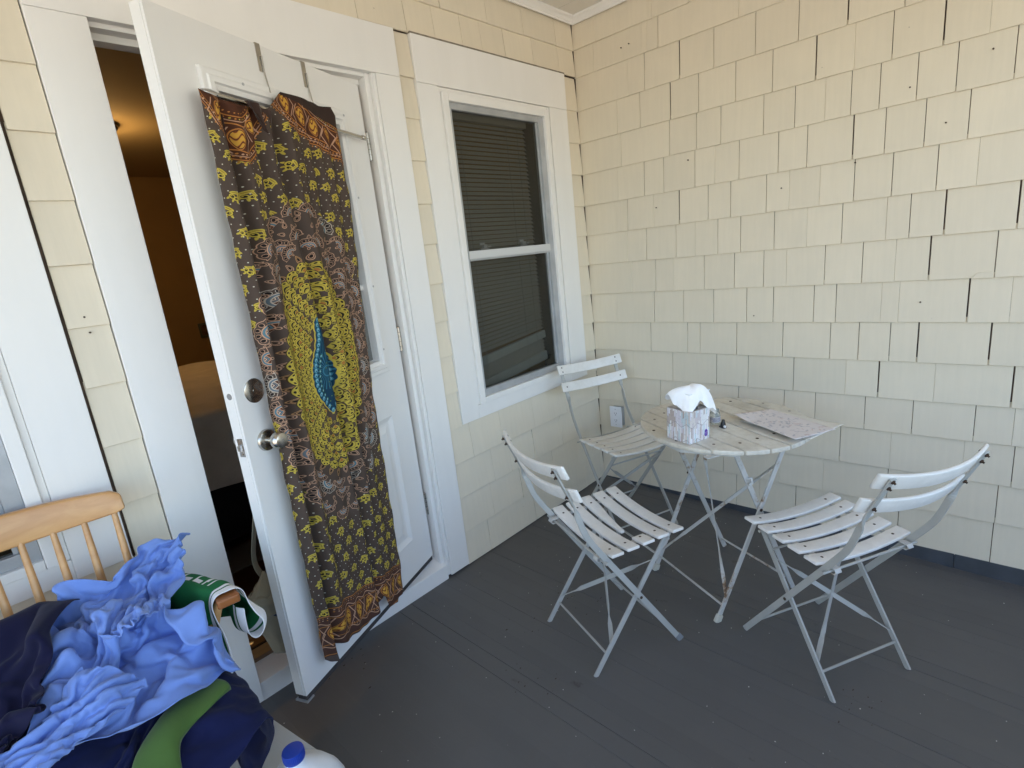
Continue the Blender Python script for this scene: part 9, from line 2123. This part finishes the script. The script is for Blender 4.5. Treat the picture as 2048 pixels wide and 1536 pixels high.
for i in range(len(prof) - 1):
    for k in range(n):
        F.append((i * n + k, i * n + (k + 1) % n, (i + 1) * n + (k + 1) % n, (i + 1) * n + k))
F.append(tuple(reversed(range(n)))); F.append(tuple((len(prof) - 1) * n + k for k in range(n)))
mb = MB(); mb.add(V, F); o = mb.build('body', M_jug, jug, 0, 50)
mb = MB(); hp = smooth_path([(-0.030, 0, 0.303), (-0.066, 0, 0.303), (-0.100, 0, 0.272), (-0.108, 0, 0.22), (-0.10, 0, 0.17), (-0.085, 0, 0.15)], 6)
mb.tube(hp, 0.0125, 12); mb.build('handle', M_jug, jug, 0, 60)
mb = MB(); mb.lathe([(0.0245, 0.338), (0.0252, 0.340), (0.0252, 0.360), (0.0244, 0.3635), (0.001, 0.3645)], n=40); cp_ = mb.build('cap', M_cap, jug, 0, 30)
mb = MB()
for k in range(40):
    c = 2 * math.pi * k / 40
    mb.box(0.0250 * math.cos(c) - 0.0006, 0.0250 * math.cos(c) + 0.0006, 0.0250 * math.sin(c) - 0.0006, 0.0250 * math.sin(c) + 0.0006, 0.342, 0.360)
rb = mb.build('ribs', M_cap, cp_); rb['kind'] = 'stuff'
# storage tub with a clouded lid
tub = thing('storage_tub', 'cloudy pale plastic tub with a lid, under the clothes beside the jug', 'tub', (-2.455, -0.44, FZ(0, -0.44) + 0.001), 0.15)
mb = MB(); P_ = []
for (z, s) in ((0.0, 0.86), (0.15, 0.97)):
    P_.append((z, s))
mb.add([(x * s * 0.19, y * s * 0.135, z) for z, s in P_ for x, y in ((-1, -1), (1, -1), (1, 1), (-1, 1))], [(3, 2, 1, 0), (4, 5, 6, 7), (0, 1, 5, 4), (1, 2, 6, 5), (2, 3, 7, 6), (3, 0, 4, 7)])
mb.build('body', M_tub, tub, 0.02, True, 3)
mb = MB(); mb.box(-0.195, 0.195, -0.14, 0.14, 0.150, 0.164); mb.build('lid', M_tub, tub, 0.006, True, 3)
mb = MB(); mb.box(-0.15, 0.15, -0.10, 0.10, 0.1645, 0.170); mb.build('lid_panel', M_tub, tub, 0.005, True, 2)

# canvas bag hanging on the inner knob behind the door edge
bagc = DM @ Vector((0.735, -0.155, 0.24))
bag = thing('canvas_bag', 'khaki canvas bag with a navy stripe hanging from the inner knob behind the door edge', 'bag', tuple(bagc), math.pi + PHI + 0.1)
m_, n_ = 30, 44
P = np.zeros((m_, n_, 3))
rs = np.random.RandomState(4)
for i in range(m_):
    v = i / (m_ - 1)
    z = -0.135 + 0.29 * v
    rx = 0.085 * (0.72 + 0.5 * math.sin(v * 2.2 + 0.25)) * (1 - 0.55 * max(0, v - 0.72) / 0.28)
    ry = 0.060 * (0.75 + 0.45 * math.sin(v * 2.4 + 0.2)) * (1 - 0.6 * max(0, v - 0.72) / 0.28)
    for j in range(n_):
        c = 2 * math.pi * j / (n_ - 1)
        w_ = 1 + 0.05 * math.sin(5 * c + 4 * v) + 0.06 * math.sin(3 * c - 7 * v + 1) + 0.035 * math.sin(11 * c + 9 * v)
        P[i, j] = (rx * w_ * math.cos(c), ry * w_ * math.sin(c), z + 0.01 * math.sin(3 * c + 2))
P[0, :, :2] *= 0.55; P[0, :, 2] += 0.012
bb = grid_mesh('body', P, M_canvas, bag)
mb = MB(); mb.prism([(0.045 * math.cos(2 * math.pi * k / 20), 0.03 * math.sin(2 * math.pi * k / 20)) for k in range(20)], -0.125, -0.118); mb.build('base', M_canvas, bag)
def around(z, grow, w_):
    v = (z + 0.135) / 0.29
    i = min(m_ - 1, max(0, int(round(v * (m_ - 1)))))
    return [Vector((p[0] * grow, p[1] * grow, z + 0.012 * math.sin(2 * math.pi * k / (n_ - 1) * 3 + 2))) for k, p in enumerate(P[i])]
mb = MB(); mb.sweep(around(0.045, 1.012, 0), (0, 0, 1), 0.024, 0.002); mb.build('stripe', M_stripe, bag)
fl_p = np.zeros((12, 24, 3))
for i in range(12):
    for j in range(24):
        t, a = i / 11, (j / 23 - 0.5) * 3.6 + 0.4
        rr = 1.05 + 0.05 * t
        v = 0.80 - 0.22 * t
        q = P[int(v * (m_ - 1)), int(((a + 2 * math.pi) % (2 * math.pi)) / (2 * math.pi) * (n_ - 1))]
        fl_p[i, j] = (q[0] * rr, q[1] * rr, -0.135 + 0.29 * v + 0.006 * math.sin(9 * a))
fo = grid_mesh('flap', fl_p, M_canvas, bag); m = fo.modifiers.new('t', 'SOLIDIFY'); m.thickness = 0.003
mb = MB()
kn_l = bag.matrix_basis.inverted() @ (DM @ Vector((0.783, -0.044 - 0.03, 0.873)))
pl_ = [Vector((-0.02, 0.01, 0.145)), Vector((0.02, 0.02, 0.25)), Vector((kn_l.x * 0.8, kn_l.y * 0.9, 0.45)), kn_l + Vector((0, 0, 0.014)), Vector((kn_l.x * 0.95, kn_l.y * 0.7, 0.45)), Vector((0.045, -0.02, 0.22)), Vector((0.03, -0.02, 0.14))]
mb.sweep(smooth_path(pl_, 6), (1, 0.2, 0), 0.024, 0.0025); mb.build('strap', M_canvas, bag)

# paint flakes and crumbs lying on the floor
mb = MB()
r_ = random.Random(5)
for k in range(170):
    x, y = r_.uniform(-2.3, -0.05), r_.uniform(-2.0, -0.06)
    s_ = r_.uniform(0.0008, 0.0024) * (1.7 if r_.random() < 0.12 else 1)
    a = r_.uniform(0, 6.28)
    z = FZ(0, y) + 0.0011
    pts = [(x + s_ * math.cos(a + c) * r_.uniform(0.6, 1.5), y + s_ * math.sin(a + c) * r_.uniform(0.6, 1.3)) for c in (0, 1.5, 3.0, 4.6)]
    b0 = [(p[0], p[1], z) for p in pts]; b1 = [(p[0], p[1], z + r_.uniform(0.0004, 0.0012)) for p in pts]
    mb.add(b0 + b1, [(4, 5, 6, 7), (0, 1, 5, 4), (1, 2, 6, 5), (2, 3, 7, 6), (3, 0, 4, 7)])
o = mb.build('floor_flakes', M_debris); o['kind'] = 'stuff'
mb = MB()
for k in range(60):
    cx, cy = r_.choice([(-1.1, -0.55), (-1.55, -0.72), (-1.36, -0.5), (-0.9, -0.75), (-1.95, -0.1), (-1.0, -1.6)])
    x, y = cx + r_.gauss(0, 0.05), cy + r_.gauss(0, 0.05)
    s_ = r_.uniform(0.002, 0.006); a = r_.uniform(0, 6.28); z = FZ(0, y) + 0.0011
    pts = [(x + s_ * math.cos(a + c) * r_.uniform(0.5, 1.3), y + s_ * math.sin(a + c) * r_.uniform(0.2, 0.6)) for c in (0, 1.5, 3.0, 4.6)]
    b0 = [(p[0], p[1], z) for p in pts]; b1 = [(p[0], p[1], z + r_.uniform(0.0004, 0.0012)) for p in pts]
    mb.add(b0 + b1, [(4, 5, 6, 7), (0, 1, 5, 4), (1, 2, 6, 5), (2, 3, 7, 6), (3, 0, 4, 7)])
o = mb.build('leaf_crumbs', simple('brown_crumbs', (0.05, 0.03, 0.018), 0.9)); o['kind'] = 'stuff'
# the lamp that is lit inside the room
ld_ = bpy.data.lights.new('lamp_light', 'POINT'); ld_.energy = 1.5; ld_.color = (1.0, 0.60, 0.24); ld_.shadow_soft_size = 0.09
lo_ = bpy.data.objects.new('lamp_light', ld_); COL.objects.link(lo_); lo_.location = (-1.775, 2.34, 2.35)
